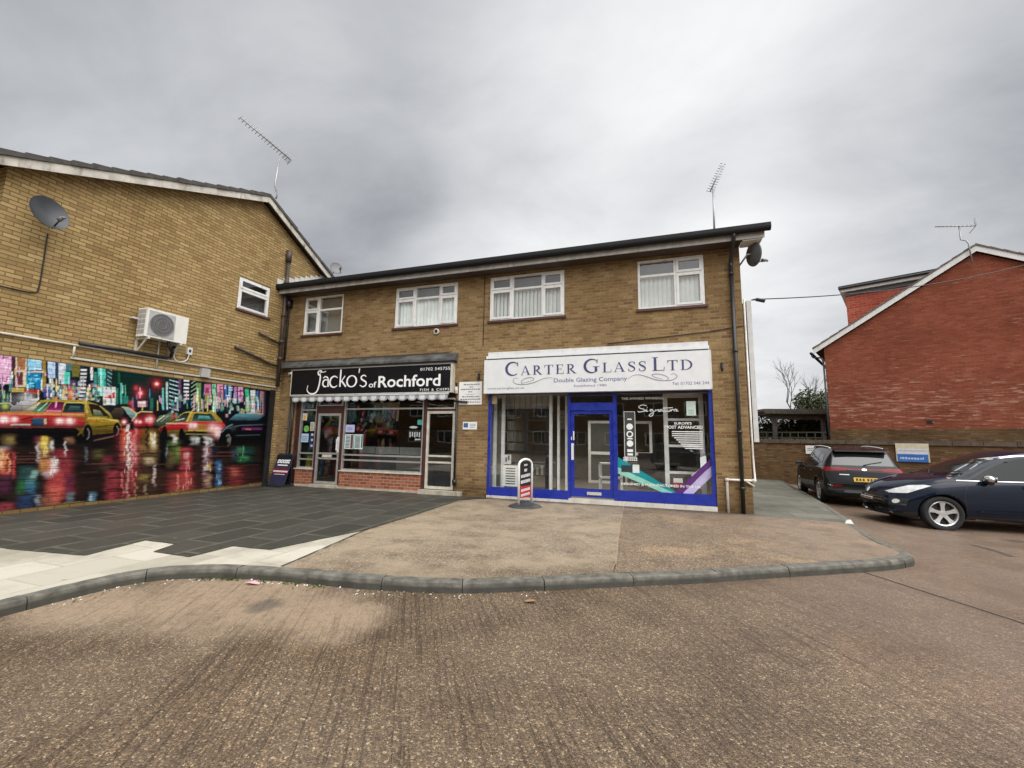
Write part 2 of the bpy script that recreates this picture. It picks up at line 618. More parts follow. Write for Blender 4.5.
def forecourt_material(name, dark):
    m, nt, b = new_mat(name)
    k = NB(nt)
    pos = k.n('ShaderNodeNewGeometry').outputs['Position']
    vo = k.n('ShaderNodeTexVoronoi', feature='F1', ins={'Vector': pos, 'Scale': 75.})
    sp = k.n('ShaderNodeSeparateColor')
    k.put(sp.inputs[0], vo.outputs['Color'])
    st = [(0, (.085, .066, .046)), (.5, (.215, .168, .118)), (.85, (.34, .275, .195)), (.97, (.52, .45, .35))]
    col = k.ramp(sp.outputs[0], st)
    col = k.mix(.22, col, (.25, .188, .122, 1))
    patch = k.noise(k.mapping(pos, scale=(1, 1.3, 1)), .75, 6, .66)
    p2 = k.noise(pos, 2.6, 5, .65)
    sx = k.n('ShaderNodeSeparateXYZ')
    k.put(sx.inputs[0], pos)
    if dark:
        col = k.mix(1., col, (.86, .80, .76, 1), 'MULTIPLY')
        col = k.mix(k.mapr(patch, .52, .68, 0, .7), col, k.mix(1., col, (1.7, 1.6, 1.45, 1), 'MULTIPLY'))
        pk = k.mapr(k.math('ADD', sx.outputs[0], patch), 12.6, 14.2)
        col = k.mix(k.math('MULTIPLY', pk, .55), col, (.27, .20, .150, 1))
    else:
        edge = k.mapr(k.math('ADD', k.math('SUBTRACT', k.math('MULTIPLY', sx.outputs[0], .47), sx.outputs[1]), k.math('MULTIPLY', p2, 1.2)), 10.0, 10.9)
        col = k.mix(k.mapr(patch, .40, .62, .1, .7), col, (.38, .305, .215, 1))
        col = k.mix(k.math('MULTIPLY', edge, .55), col, k.mix(1., col, (.6, .56, .52, 1), 'MULTIPLY'))
    col = k.mix(k.mapr(p2, .46, .66, 0, .62), col, k.mix(1., col, (.6, .58, .55, 1), 'MULTIPLY'))
    wall_band = k.mapr(k.math('ADD', sx.outputs[1], k.math('MULTIPLY', p2, .45)), -.22, .14, 0, .7)  # darker towards the shop wall, edge broken up by noise
    col = k.mix(wall_band, col, (.045, .042, .032, 1))
    col = k.mix(1., col, (.88, .87, .86, 1), 'MULTIPLY')
    nt.links.new(col, b.inputs['Base Color'])
    nt.links.new(k.mapr(patch, .3, .7, .5, .82), b.inputs['Roughness'])
    b.inputs['Specular IOR Level'].default_value = .4
    h = k.math('ADD', k.math('MULTIPLY', vo.outputs['Distance'], -.8), k.math('MULTIPLY', p2, .6))
    nt.links.new(k.bump(h, .6, .006), b.inputs['Normal'])
    return m


def slab_material(name, lo, hi, joint, bw, rh, rot=0., rough=(.45, .75), stain=(.5, .5, .5), joint_size=.014, loc=(0, 0, 0), joint_alpha=1.):
    m, nt, b = new_mat(name)
    k = NB(nt)
    pos = k.n('ShaderNodeNewGeometry').outputs['Position']
    p = k.mapping(pos, loc=loc, rot=(0, 0, rot))
    br = k.n('ShaderNodeTexBrick', offset=.5, squash=1., ins={'Vector': p, 'Color1': (0, 0, 0, 1), 'Color2': (1, 1, 1, 1), 'Mortar': (.5, .5, .5, 1), 'Scale': 1., 'Mortar Size': joint_size, 'Mortar Smooth': .4, 'Brick Width': bw, 'Row Height': rh})
    col = k.ramp(br.outputs['Color'], [(0, lo), (1, hi)])
    fine = k.noise(pos, 70., 4, .7)
    col = k.mix(k.mapr(fine, .35, .7, 0, .4), col, k.mix(1., col, (.62, .6, .57, 1), 'MULTIPLY'))
    pt = k.noise(pos, .9, 6, .66)
    col = k.mix(k.mapr(pt, .42, .68, 0, .75), col, k.mix(1., col, c4(stain), 'MULTIPLY'))
    jn = k.math('MULTIPLY', br.outputs['Fac'], k.mapr(k.noise(pos, 1.7, 4, .6), .3, .62, .15 * joint_alpha, joint_alpha))
    col = k.mix(jn, col, c4(joint))
    # trodden-in gum and drips
    gv = k.n('ShaderNodeTexVoronoi', feature='F1', ins={'Vector': pos, 'Scale': 2.6, 'Randomness': 1.})
    gs = k.n('ShaderNodeSeparateColor')
    k.put(gs.inputs[0], gv.outputs['Color'])
    gum = k.math('MULTIPLY', k.mapr(gv.outputs['Distance'], .075, .05, 0, 1), k.mapr(gs.outputs[0], .45, .5, 0, .6))
    col = k.mix(gum, col, k.mix(k.mapr(gs.outputs[1], .4, .6), (.03, .03, .028, 1), (.20, .19, .16, 1)))
    nt.links.new(col, b.inputs['Base Color'])
    nt.links.new(k.mapr(pt, .3, .7, rough[0], rough[1]), b.inputs['Roughness'])
    b.inputs['Specular IOR Level'].default_value = .4
    h = k.math('ADD', k.math('MULTIPLY', br.outputs['Fac'], -.7), k.math('MULTIPLY', fine, .35))
    nt.links.new(k.bump(h, .5, .008), b.inputs['Normal'])
    return m


M_ROAD = road_material()
mb = MB()
xs = sorted(set([-600, -200, -80, -30, -10] + [round(v, 2) for v in np.arange(2, 24, .5)] + [30, 45, 80, 200, 700]))
ys = sorted(set([-500, -150, -60, -30, -18] + [round(v, 2) for v in np.arange(-12, 12, .5)] + [14, 18, 30, 80, 250, 900]))
idx = {}
V, Fc = [], []
for j, y in enumerate(ys):
    for i, x in enumerate(xs):
        idx[i, j] = len(V)
        V.append((x, y, road_z(x, y)))
for j in range(len(ys) - 1):
    for i in range(len(xs) - 1):
        Fc.append((idx[i, j], idx[i + 1, j], idx[i + 1, j + 1], idx[i, j + 1]))
mb.add(V, Fc)
o = mb.build('road', M_ROAD, smooth=True)
struct(o)

# the pavement edge (outer top arris of the kerb), from the mural side round the tip and back along the passage
KERB = [(5.69, -14.), (5.69, -10.), (5.68, -8.05), (5.70, -7.5), (5.78, -7.1), (6.0, -6.84), (6.35, -6.66), (6.8, -6.53), (7.4, -6.43), (8.05, -6.36), (8.7, -6.25), (9.22, -6.09), (9.9, -5.76),
        (10.6, -5.38), (11.65, -4.83), (12.9, -4.09), (13.8, -3.56), (14.25, -3.24), (14.5, -2.96), (14.58, -2.7), (14.55, -2.35), (14.6, -1.7), (14.78, -.6), (15.07, .94), (15.44, 3.27), (15.78, 5.59), (16.15, 8.48), (16.5, 11.0)]
KC = [np.array(p) for p in catmull(KERB, 6)]


def inset(path, d):
    out = []
    for i, p in enumerate(path):
        t = path[min(i + 1, len(path) - 1)] - path[max(i - 1, 0)]
        t = t / (np.hypot(*t) or 1)
        out.append(p + np.array([-t[1], t[0]]) * d)
    return out


KIN = inset(KC, .125)


def low(y):
    """how far the pavement dips towards the boundary wall"""
    return -.07 * smooth(0, 9, y)


mb = MB()
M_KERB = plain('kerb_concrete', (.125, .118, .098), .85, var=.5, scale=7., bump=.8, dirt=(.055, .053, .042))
k = NB(M_KERB.node_tree)
kb = M_KERB.node_tree.nodes['Principled BSDF']
kc = kb.inputs['Base Color'].links[0].from_socket
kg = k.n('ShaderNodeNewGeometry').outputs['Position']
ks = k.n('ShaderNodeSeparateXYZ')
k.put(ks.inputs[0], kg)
# shade of the upright face, painted in as a darker tone below the arris
kerb_shade = k.mapr(k.math('ADD', ks.outputs[2], k.math('MULTIPLY', k.math('SUBTRACT', k.noise(kg, 6., 5, .65), .5), .08)), -.022, -.055, 0, .72)
M_KERB.node_tree.links.new(k.mix(kerb_shade, kc, (.040, .039, .031, 1)), kb.inputs['Base Color'])
acc, start = 0., 0
seg = []
for i in range(1, len(KC)):
    acc += np.hypot(*(KC[i] - KC[i - 1]))
    if acc > .86 or i == len(KC) - 1:
        seg.append((start, i))
        start, acc = i, 0.
for (a, bb) in seg:
    ring = []
    for i in range(a, bb + 1):
        p, q = KC[i], KIN[i]
        if i == a: p, q = p + (KC[i + 1] - p) / np.hypot(*(KC[i + 1] - p)) * .003, q + (KIN[i + 1] - q) / (np.hypot(*(KIN[i + 1] - q)) + 1e-6) * .003
        if i == bb: p, q = p - (p - KC[i - 1]) / np.hypot(*(p - KC[i - 1])) * .005, q - (q - KIN[i - 1]) / (np.hypot(*(q - KIN[i - 1])) + 1e-6) * .005
        inn = (q - p) / (np.hypot(*(q - p)) + 1e-6)
        z = .004 + low(p[1]) + .006 * math.sin(a * 1.7) + random.uniform(-.002, .002)
        jig = .007 * math.sin(a * 2.9) + random.uniform(-.003, .003)
        p = p + inn * jig
        chip = random.uniform(.0, .012) if (i in (a, bb) and random.random() < .6) else random.uniform(0, .003)
        o_ = p - inn * .018
        ring.append([(*(o_), -.3), (*o_, z - .055 - chip), (*(p - inn * (.008 - chip)), z - .014 - chip), (*(p + inn * (.012 + chip)), z), (*q, z), (*q, -.3)])
    n = len(ring)
    v = [x for r_ in ring for x in r_]
    f = []
    for i in range(n - 1):
        for j in range(5):
            f.append((i * 6 + j, (i + 1) * 6 + j, (i + 1) * 6 + j + 1, i * 6 + j + 1))
    f.append(tuple(range(6)))
    f.append(tuple(range((n - 1) * 6, n * 6))[::-1])
    mb.add(v, f)
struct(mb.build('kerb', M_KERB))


def kin_between(x0=None, y0=None, y1=None, x1=None, after=0):
    return [tuple(p) for p in KIN if (x0 is None or p[0] >= x0) and (x1 is None or p[0] <= x1) and (y0 is None or p[1] >= y0) and (y1 is None or p[1] <= y1)]


def sheet(name, pts, m, dz=0.):
    bm = bmesh.new()
    vs = [bm.verts.new((p[0], p[1], low(p[1]) + dz)) for p in pts]
    f = bm.faces.new(vs)
    bmesh.ops.triangulate(bm, faces=[f])
    for y in np.arange(-6, 11, 1.):
        bmesh.ops.bisect_plane(bm, geom=bm.verts[:] + bm.edges[:] + bm.faces[:], plane_co=(0, y, 0), plane_no=(0, 1, 0))
    for v in bm.verts: v.co.z = low(v.co.y) + dz
    bmesh.ops.recalc_face_normals(bm, faces=bm.faces)
    if sum(f.normal.z for f in bm.faces) < 0: bmesh.ops.reverse_faces(bm, faces=bm.faces)
    me = bpy.data.meshes.new(name)
    bm.to_mesh(me)
    bm.free()
    me.materials.append(m)
    ob = bpy.data.objects.new(name, me)
    COL.objects.link(ob)
    return struct(ob)


i_left = min(range(len(KIN)), key=lambda i: abs(KIN[i][0] - 7.08) + abs(KIN[i][1] + 6.35) * .5)
i_bay = min(range(len(KIN)), key=lambda i: abs(KIN[i][0] - 10.70) + (0 if KIN[i][1] < -3 else 50))
i_tip = min(range(len(KIN)), key=lambda i: abs(KIN[i][1] + .5) + (0 if KIN[i][0] > 14 else 50))
kp = lambda a, b: [tuple(p) for p in KIN[a:b + 1]]
edgeL = [(7.27, -.0), (6.66, -.75), (6.72, -2.6), (6.79, -4.85)]
DARK = [(0, 0), (7.27, 0), (6.66, -.75), (6.72, -2.6), (6.70, -4.36), (6.30, -5.83), (5.69, -5.87), (5.69, -6.44), (5.06, -6.44), (4.90, -6.07), (4.28, -6.07), (4.47, -6.85), (3.2, -7.0), (1.2, -7.02), (0, -7.0)]
M_DARKSLAB = slab_material('dark_slab_paving', (.043, .042, .034), (.064, .062, .051), (.24, .225, .175), .9, .6, rot=R(90), rough=(.40, .66), stain=(.60, .60, .58), joint_size=.035, joint_alpha=.28)
M_PALE = slab_material('pale_sandy_slabs', (.40, .375, .30), (.54, .51, .425), (.22, .20, .16), .9, .6, rot=R(90), rough=(.75, .92), stain=(.58, .56, .52), joint_size=.014, joint_alpha=.4)
M_PASS = slab_material('passage_slabs', (.105, .102, .082), (.170, .162, .130), (.045, .044, .034), .9, .6, rough=(.5, .75), stain=(.6, .63, .55))
sheet('dark_slab_paving', DARK, M_DARKSLAB, .005)
PALE = [(6.70, -4.36), (6.79, -4.85)] + kp(0, i_left)[::-1] + [(0, -14), (0, -7.0), (1.2, -7.02), (3.2, -7.0), (4.47, -6.85), (4.28, -6.07), (4.90, -6.07), (5.06, -6.44), (5.69, -6.44), (5.69, -5.87), (6.30, -5.83)]
sheet('pale_slab_paving', PALE, M_PALE)
JT = [(10.52, -.0), (10.56, -1.6), (10.62, -3.2), (10.70, -4.8)]
sheet('forecourt', [(7.27, 0), (6.66, -.75), (6.72, -2.6), (6.70, -4.36), (6.79, -4.85)] + kp(i_left, i_bay) + [(p[0] - .008, p[1]) for p in JT[::-1]], forecourt_material('tan_aggregate_concrete', False))
sheet('forecourt', [(p[0] + .008, p[1]) for p in JT[::-1]] + [(13.2, 0), (13.22, -.12), (14.55, -.42)] + kp(i_bay, i_tip)[::-1], forecourt_material('brown_aggregate_concrete', True))
sheet('passage', [(13.2, 11.2), (13.2, 0), (13.22, -.12), (14.55, -.42)] + kp(i_tip, len(KIN) - 1), M_PASS)
mb = MB()
for (a, b2), wd in ((((10.56, -1.6), (10.62, -3.2)), 0),):
    pass
mb.prism([(p[0] - .012, p[1]) for p in JT] + [(p[0] + .012, p[1]) for p in JT[::-1]], 'z', -.06, -.006)
struct(mb.build('forecourt_joint', plain('joint_sand', (.32, .26, .18), .95)))
# joints in the road concrete
mb = MB()


def road_strip(mb, pts, wd, dz=.004):
    P = [np.array(p, float) for p in catmull(pts, 8)]
    A, B = inset(P, wd / 2), inset(P, -wd / 2)
    n = len(P)
    v = [(q[0], q[1], road_z(*q) + dz) for q in A] + [(q[0], q[1], road_z(*q) + dz) for q in B]
    mb.add(v, [(i, n + i, n + i + 1, i + 1) for i in range(n - 1)])


road_strip(mb, [(13.62, -3.52), (14.06, -4.39), (14.37, -4.99), (15.4, -7.0), (17.4, -11)], .022)
struct(mb.build('road_joint', plain('joint_dark', (.035, .028, .022), .9)))
# moss and grit packed into the seams between the pavings
mb = MB()
rs = random.Random(3)
for (P0, P1) in list(zip(DARK[1:-1], DARK[2:])) + [((6.79, -4.85), (7.05, -6.35)), ((6.70, -4.36), (6.79, -4.85))]:
    a_, b_ = np.array(P0, float), np.array(P1, float)
    L_n = np.hypot(*(b_ - a_))
    if L_n < .05: continue
    d_ = (b_ - a_) / L_n
    nn = np.array([-d_[1], d_[0]])
    k_n = max(2, int(L_n / .12))
    up_, dn_ = [], []
    for q in range(k_n + 1):
        c_ = a_ + d_ * L_n * q / k_n
        up_.append(c_ + nn * rs.uniform(.003, .022)); dn_.append(c_ - nn * rs.uniform(.003, .022))
    v = [(*p_, low(p_[1]) + .009) for p_ in up_] + [(*p_, low(p_[1]) + .009) for p_ in dn_]
    N_ = k_n + 1
    mb.add(v, [(i, N_ + i, N_ + i + 1, i + 1) for i in range(k_n)])
struct(mb.build('paving_joint', plain('moss_grit', (.052, .052, .034), .95, var=.5, scale=9.)))
mb = MB()
road_strip(mb, [(16.25, -.95), (16.3, -1.3), (16.27, -1.75)], .10)
struct(mb.build('road_stain', plain('tar_patch', (.06, .05, .045), .6)))

# ------------------------------------------------------------------ shared materials
YB = [(0, (.20, .142, .064)), (.15, (.235, .170, .075)), (.42, (.265, .194, .086)), (.7, (.305, .226, .102)), (.9, (.345, .262, .128)), (1, (.26, .165, .082))]
M_BRICKL = brick_mat('yellow_stock_brick_gable', [(p, (col[0] * 1.6, col[1] * 1.54, col[2] * 1.55)) for p, col in YB], (.17, .122, .058), rh=.080, bw=.235, ms=.010, stain=(.72, .66, .58), stain_amt=.55, seed=2., head=.7, splash=.3)
YF = [(0, (.195, .112, .054)), (.15, (.240, .146, .064)), (.42, (.282, .178, .076)), (.7, (.325, .212, .093)), (.9, (.385, .268, .130)), (1, (.265, .128, .064))]
M_BRICKF = brick_mat('yellow_stock_brick_front', YF, (.30, .235, .145), stain=(.66, .60, .52), stain_amt=.55, seed=7., grain=.85, splash=.45)
M_BRICKW = brick_mat('brown_garden_wall_brick', [(p, (c[0] * .66, c[1] * .62, c[2] * .66)) for p, c in YF], (.13, .10, .065), seed=4., stain_amt=.6)
M_BRICKR = brick_mat('red_riser_brick', [(0, (.26, .072, .035)), (.5, (.36, .108, .055)), (1, (.45, .155, .08))], (.36, .31, .25), rh=.085, seed=1., stain_amt=.3)
M_BRICKH = brick_mat('red_house_brick', [(0, (.25, .066, .036)), (.3, (.30, .078, .042)), (.7, (.335, .092, .052)), (1, (.37, .115, .068))], (.265, .115, .075), seed=3., stain=(.72, .68, .66), stain_amt=.5, eff=(23.05, 1.9, (.62, .40, .29)))
M_BRICKD = brick_mat('dormer_brick', [(0, (.42, .075, .045)), (.5, (.52, .10, .06)), (1, (.58, .145, .09))], (.48, .28, .21), seed=3., rh=.11, bw=.3)
M_UPVC = plain('white_upvc', (.80, .80, .78), .32, var=.05, dirt=(.6, .58, .52))
M_WPAINT = plain('weathered_white_paint', (.56, .53, .47), .7, var=.2, dirt=(.19, .15, .11), bump=.4)
M_WTRIM = plain('white_trim', (.72, .72, .70), .5, var=.1, dirt=(.45, .43, .38))
M_BLACK = plain('black_plastic', (.018, .018, .019), .42, var=.3)
M_DKPIPE = plain('brown_black_pipe', (.045, .032, .026), .5, var=.4, dirt=(.10, .055, .035))
M_SOFFIT = plain('dark_timber_soffit', (.060, .042, .030), .7, var=.35, bump=.3)
M_TILE = plain('concrete_roof_tile', (.070, .065, .058), .85, var=.35, scale=9., bump=.6)
M_LEAD = plain('lead_flashing', (.085, .086, .084), .65, var=.6, scale=3., metal=.0, dirt=(.022, .022, .022))
M_ALU = plain('silver_aluminium', (.52, .51, .48), .38, metal=.55, var=.1)
M_ALUP = plain('pale_conduit', (.56, .53, .45), .5, var=.15)
M_SILL = plain('quarry_tile_sill', (.085, .036, .028), .6, var=.3)
M_GLASS = glass_mat('window_glass', (.97, .985, .975))
M_GLASSD = glass_mat('shop_glass', (.80, .84, .82))
M_DARKROOM = plain('dim_room', (.10, .10, .10), .9)
M_WHITE = plain('white_sheet', (.80, .80, .79), .5, var=.04)
M_INK = plain('dark_print', (.03, .03, .035), .6)
M_GREYD = plain('dish_grey', (.042, .045, .050), .4, var=.15, metal=.1)
M_STEEL = plain('galvanised_steel', (.36, .36, .36), .4, metal=.7, var=.15)

# ------------------------------------------------------------------ gable building with the mural
LB = thing('gable_building', 'yellow brick gable end carrying the painted taxi street mural', 'building')
RY, RZ = -1.25, 8.62          # ridge (under the verge)
FY, FZ = -6.45, 6.36          # front eave
BY = 6.0
BZ = RZ - (BY - RY) * .53
mb = MB()
gable = [(FY, -.1), (BY, -.1), (BY, BZ), (RY, RZ), (FY, FZ)]
W1 = (-1.75, -.70, 5.08, 6.06)
# gable face with the little window left open
bm = bmesh.new()
face = lambda pts: mb.add([(0, p[0], p[1]) for p in pts], [tuple(range(len(pts)))])
face([(FY, -.1), (W1[0], -.1), (W1[0], FZ + (W1[0] - FY) * (RZ - FZ) / (RY - FY)), (FY, FZ)])
zl = FZ + (W1[0] - FY) * (RZ - FZ) / (RY - FY)
zr = RZ - (W1[1] - RY) * .53
face([(W1[0], -.1), (W1[1], -.1), (W1[1], W1[2]), (W1[0], W1[2])])
face([(W1[0], W1[3]), (W1[1], W1[3]), (W1[1], zr), (RY, RZ), (W1[0], zl)])
face([(W1[1], -.1), (BY, -.1), (BY, BZ), (W1[1], zr)])
D = -.22
y0, y1, z0, z1 = W1
for q in (((0, y0, z0), (0, y1, z0), (D, y1, z0), (D, y0, z0)), ((0, y0, z1), (D, y0, z1), (D, y1, z1), (0, y1, z1)), ((0, y0, z0), (D, y0, z0), (D, y0, z1), (0, y0, z1)), ((0, y1, z0), (0, y1, z1), (D, y1, z1), (D, y1, z0))):
    mb.quad(*q)
X1 = -9.
mb.quad((0, FY, -.1), (0, FY, FZ), (X1, FY, FZ), (X1, FY, -.1))
mb.quad((0, BY, -.1), (X1, BY, -.1), (X1, BY, BZ), (0, BY, BZ))
mb.add([(X1, p[0], p[1]) for p in gable], [tuple(range(5))])
bm.free()
mb.build('wall', M_BRICKL, LB)
mb = MB()
mb.box(D - 1.6, D - .02, y0 - .3, y1 + .3, z0 - .4, z1 + .4)
o = mb.build('room', M_DARKROOM, LB)
mb = MB()
for yy0, yy1, yf, ya, yb in ((FY - .5, RY, 0, 0, 0),):
    pass
s1, s2 = (RZ - FZ) / (RY - FY), -.53
ang = [(FY - .55, FZ - .55 * s1), (RY, RZ), (BY + .5, BZ + .5 * s2)]
th = .10
top = [(p[0], p[1] + .13 + th) for p in ang]
bot = [(p[0], p[1] + .13) for p in ang]
# tiles with an uneven edge: separate courses along the verge
for i in (0, 1):
    a, b2, c, d = bot[i], bot[i + 1], top[i + 1], top[i]
    n = 18 if i == 0 else 14
    for q in range(n):
        t0, t1 = q / n, (q + 1) / n
        l = lambda A, B, t: (A[0] + (B[0] - A[0]) * t, A[1] + (B[1] - A[1]) * t)
        A0, A1 = l(a, b2, t0), l(a, b2, t1)
        lift = .0 if (q * 7) % 5 else .012
        hi, lo = (.115, .085) if i == 0 else (.085, .115)
        mb.prism([A0, A1, (A1[0], A1[1] + (lo if i == 0 else lo) + .0), (A0[0], A0[1] + hi + lift)], 'x', X1, .27 + .012 * ((q * 5) % 3))
mb.build('roof', M_TILE, LB)
mb = MB()
for i in (0, 1):
    a, b2 = ang[i], ang[i + 1]
    mb.prism([(a[0], a[1] - .055), (b2[0], b2[1] - .055), (b2[0], b2[1] + .125), (a[0], a[1] + .125)], 'x', .215, .25)
mb.build('bargeboard', M_WPAINT, LB)
mb = MB()
for i in (0, 1):
    a, b2 = ang[i], ang[i + 1]
    mb.prism([(a[0], a[1] + .06), (b2[0], b2[1] + .06), (b2[0], b2[1] + .125), (a[0], a[1] + .125)], 'x', -.02, .21)
mb.build('soffit', M_SOFFIT, LB)


def upvc_window(parent, place, u0, u1, v0, v1, mull, trans, openers, fr=.055, depth=.06, sill=True, blind=None, sash=.045, sillmat=None, backdrop=None):
    """white framed window: place(u, v, d) -> xyz with d behind the wall face; mull = mullion us, trans = list per column of transom v or None"""
    def bx(mb, a, b, c, d, e0, e1, mi=0):
        p, q = place(a, c, e0), place(b, d, e1)
        mb.box(p[0], q[0], p[1], q[1], p[2], q[2], mi)
    fm = MB()
    bx(fm, u0, u1, v0, v0 + fr, .02, depth + .04)
    bx(fm, u0, u1, v1 - fr, v1, .02, depth + .04)
    bx(fm, u0, u0 + fr, v0 + fr, v1 - fr, .02, depth + .04)
    bx(fm, u1 - fr, u1, v0 + fr, v1 - fr, .02, depth + .04)
    cols = [u0] + list(mull) + [u1]
    for mu in mull:
        bx(fm, mu - fr * .55, mu + fr * .55, v0 + fr, v1 - fr, .022, depth + .038)
    panes = []
    for ci in range(len(cols) - 1):
        a = cols[ci] + (fr if ci == 0 else fr * .55)
        b = cols[ci + 1] - (fr if ci == len(cols) - 2 else fr * .55)
        t = trans[ci]
        cells = [(a, b, v0 + fr, v1 - fr)] if t is None else [(a, b, v0 + fr, t - fr * .5), (a, b, t + fr * .5, v1 - fr)]
        if t is not None: bx(fm, a, b, t - fr * .5, t + fr * .5, .024, depth + .036)
        panes += [(c, (ci, j)) for j, c in enumerate(cells)]
    fo = fm.build('window', M_UPVC, parent)
    pm = MB()
    for (a, b, c, d), key in panes:
        if key in openers:
            sm = MB()
            sb = sash
            bx(sm, a - .008, b + .008, c - .008, c + sb, .004, depth)
            bx(sm, a - .008, b + .008, d - sb, d + .008, .004, depth)
            bx(sm, a - .008, a + sb, c + sb, d - sb, .004, depth)
            bx(sm, b - sb, b + .008, c + sb, d - sb, .004, depth)
            sm.build('sash', M_UPVC, fo)
            a, b, c, d = a + sb, b - sb, c + sb, d - sb
        p = [place(a, c, depth * .7), place(b, c, depth * .7), place(b, d, depth * .7), place(a, d, depth * .7)]
        pm.quad(*p)
    pm.build('pane', M_GLASS, fo)
    if sill:
        sm = MB()
        bx(sm, u0 - .05, u1 + .05, v0 - .06, v0 - .002, -.05, depth + .05)
        sm.build('sill', sillmat or M_SILL, fo)
    return fo


upvc_window(LB, lambda u, v, d: (-d, u, v), y0 + .01, y1 - .01, z0 + .02, z1 - .01, [], [z0 + .63], [(0, 0), (0, 1)], fr=.05, sash=.05)

# dark post at the end of the mural
mb = MB()
mb.box(.002, .05, -.40, -.235, -.02, 2.9)
mb.build('edge_post', M_BLACK, LB)
# conduit runs
mb = MB()
mb.tube([(.03, -14, 3.27), (.03, -5.2, 3.27), (.03, -.03, 3.27)], .022)
mb.tube([(.03, -5.15, 3.24), (.03, -5.15, 3.02)], .02)
mb.tube([(.025, -3.62, 3.7), (.025, -3.62, 3.02)], .02)
mb.build('conduit', M_ALUP, LB, True)
mb = MB()
mb.box(.002, .035, -5.18, -.235, 2.985, 3.025)
mb.build('cover_strip', M_ALUP, LB)
mb = MB()
mb.tube([(.06, -5.1, 3.32), (.07, -4.4, 3.33), (.07, -3.55, 3.325), (.08, -3.38, 3.35), (.10, -3.34, 3.5), (.14, -3.36, 3.66)], .04)
mb.build('lagged_pipe', M_BLACK, LB, True)
mb = MB()
mb.box(.002, .09, -2.60, -2.37, 2.99, 3.22)
mb.build('junction_box', plain('grey_box', (.42, .42, .40), .5), LB)
# soil pipe and its two branches in the corner
mb = MB()
mb.tube([(.09, -.22, 3.02), (.09, -.22, 7.15)], .055, 12)
for z in (3.9, 4.45, 5.3, 6.4): mb.tube([(.09, -.22, z - .05), (.09, -.22, z + .05)], .072, 12)
mb.tube([(.09, -.22, 7.1), (.09, -.22, 7.48)], .085, 12)
mb.build('soil_pipe', M_DKPIPE, LB, True)
mb = MB()
mb.tube([(.05, -1.0, 4.56), (.07, -.6, 4.45), (.09, -.25, 4.36)], .035)
mb.tube([(.05, -1.72, 3.98), (.06, -.9, 3.78), (.07, -.55, 3.68), (.09, -.25, 3.66)], .038)
mb.build('branch_pipe', M_DKPIPE, LB, True)
# stepped flashing where the lower roof meets the gable
mb = MB()
n = 9
for i in range(n):
    ya, yb = -.5 + i * .22, -.5 + (i + 1) * .22
    zz_ = 6.36 + i * .1
    mb.box(.003, .012, ya, yb - .012, zz_ - .07, zz_ + .10)
mb.build('flashing', plain('pale_flashing', (.62, .62, .60), .6), LB)

# ------------------------------------------------------------------ the mural: paint brushed on the gable, one colour per grid point
NY, NZ_ = 520, 236
my = np.linspace(-6.44, -.402, NY)
mz = np.linspace(.02, 2.87, NZ_)
GY, GZ = np.meshgrid(my, mz)
# the mural is drawn with one-point perspective: a fixed design grid (U along, W down) on the wall's own (y, z)
PD = .07227802 * GY + .00988273 * GZ + 1.
U = (47.01691966 * GY + 5.54712039 * GZ + 272.78439417) / PD
W = (31.86427179 * GY - 28.25272345 * GZ + 484.33553111) / PD


def vnoise(a, b, s, seed):
    r = np.random.default_rng(seed)
    T = r.random((64, 64))
    x, y = a / s, b / s
    xi, yi = np.floor(x).astype(int), np.floor(y).astype(int)
    fx, fy = x - xi, y - yi
    fx, fy = fx * fx * (3 - 2 * fx), fy * fy * (3 - 2 * fy)
    g = lambda i, j: T[i % 64, j % 64]
    return (g(xi, yi) * (1 - fx) + g(xi + 1, yi) * fx) * (1 - fy) + (g(xi, yi + 1) * (1 - fx) + g(xi + 1, yi + 1) * fx) * fy


Uw = U + .7 * (vnoise(U, W, 5, 1) - .5) + .3 * (vnoise(U, W, 1.6, 2) - .5)
Ww = W + .5 * (vnoise(U, W, 5, 3) - .5)
C3 = np.zeros((*U.shape, 3))


def lin(c):
    c = np.array(c, float) / 255
    return np.where(c <= .04045, c / 12.92, ((c + .055) / 1.055) ** 2.4)


def blend(mask, col):
    global C3
    C3 = C3 * (1 - mask[..., None]) + lin(col) * mask[..., None]


def sm(x, a, b):
    t = np.clip((x - a) / (b - a), 0, 1)
    return t * t * (3 - 2 * t)


def rect(a, b, c, d, col, al=1., s=.5, lean=0.):
    u = Uw - lean * (Ww - (c + d) / 2)
    blend(al * sm(u, a - s, a + s) * (1 - sm(u, b - s, b + s)) * sm(Ww, c - s, c + s) * (1 - sm(Ww, d - s, d + s)), col)


def poly(pts, col, al=1.):
    ins = np.zeros(U.shape, bool)
    n = len(pts)
    for i in range(n):
        (x0, y0), (x1, y1) = pts[i], pts[(i + 1) % n]
        if y0 == y1: continue
        cnd = ((y0 > Ww) != (y1 > Ww)) & (Uw < (x1 - x0) * (Ww - y0) / (y1 - y0) + x0)
        ins ^= cnd
    blend(ins * al, col)


def glow(a, c, r, col, al=1., ry=None):
    d = ((U - a) / r) ** 2 + ((W - c) / (ry or r)) ** 2
    blend(np.clip(al * np.exp(-d), 0, 1), col)


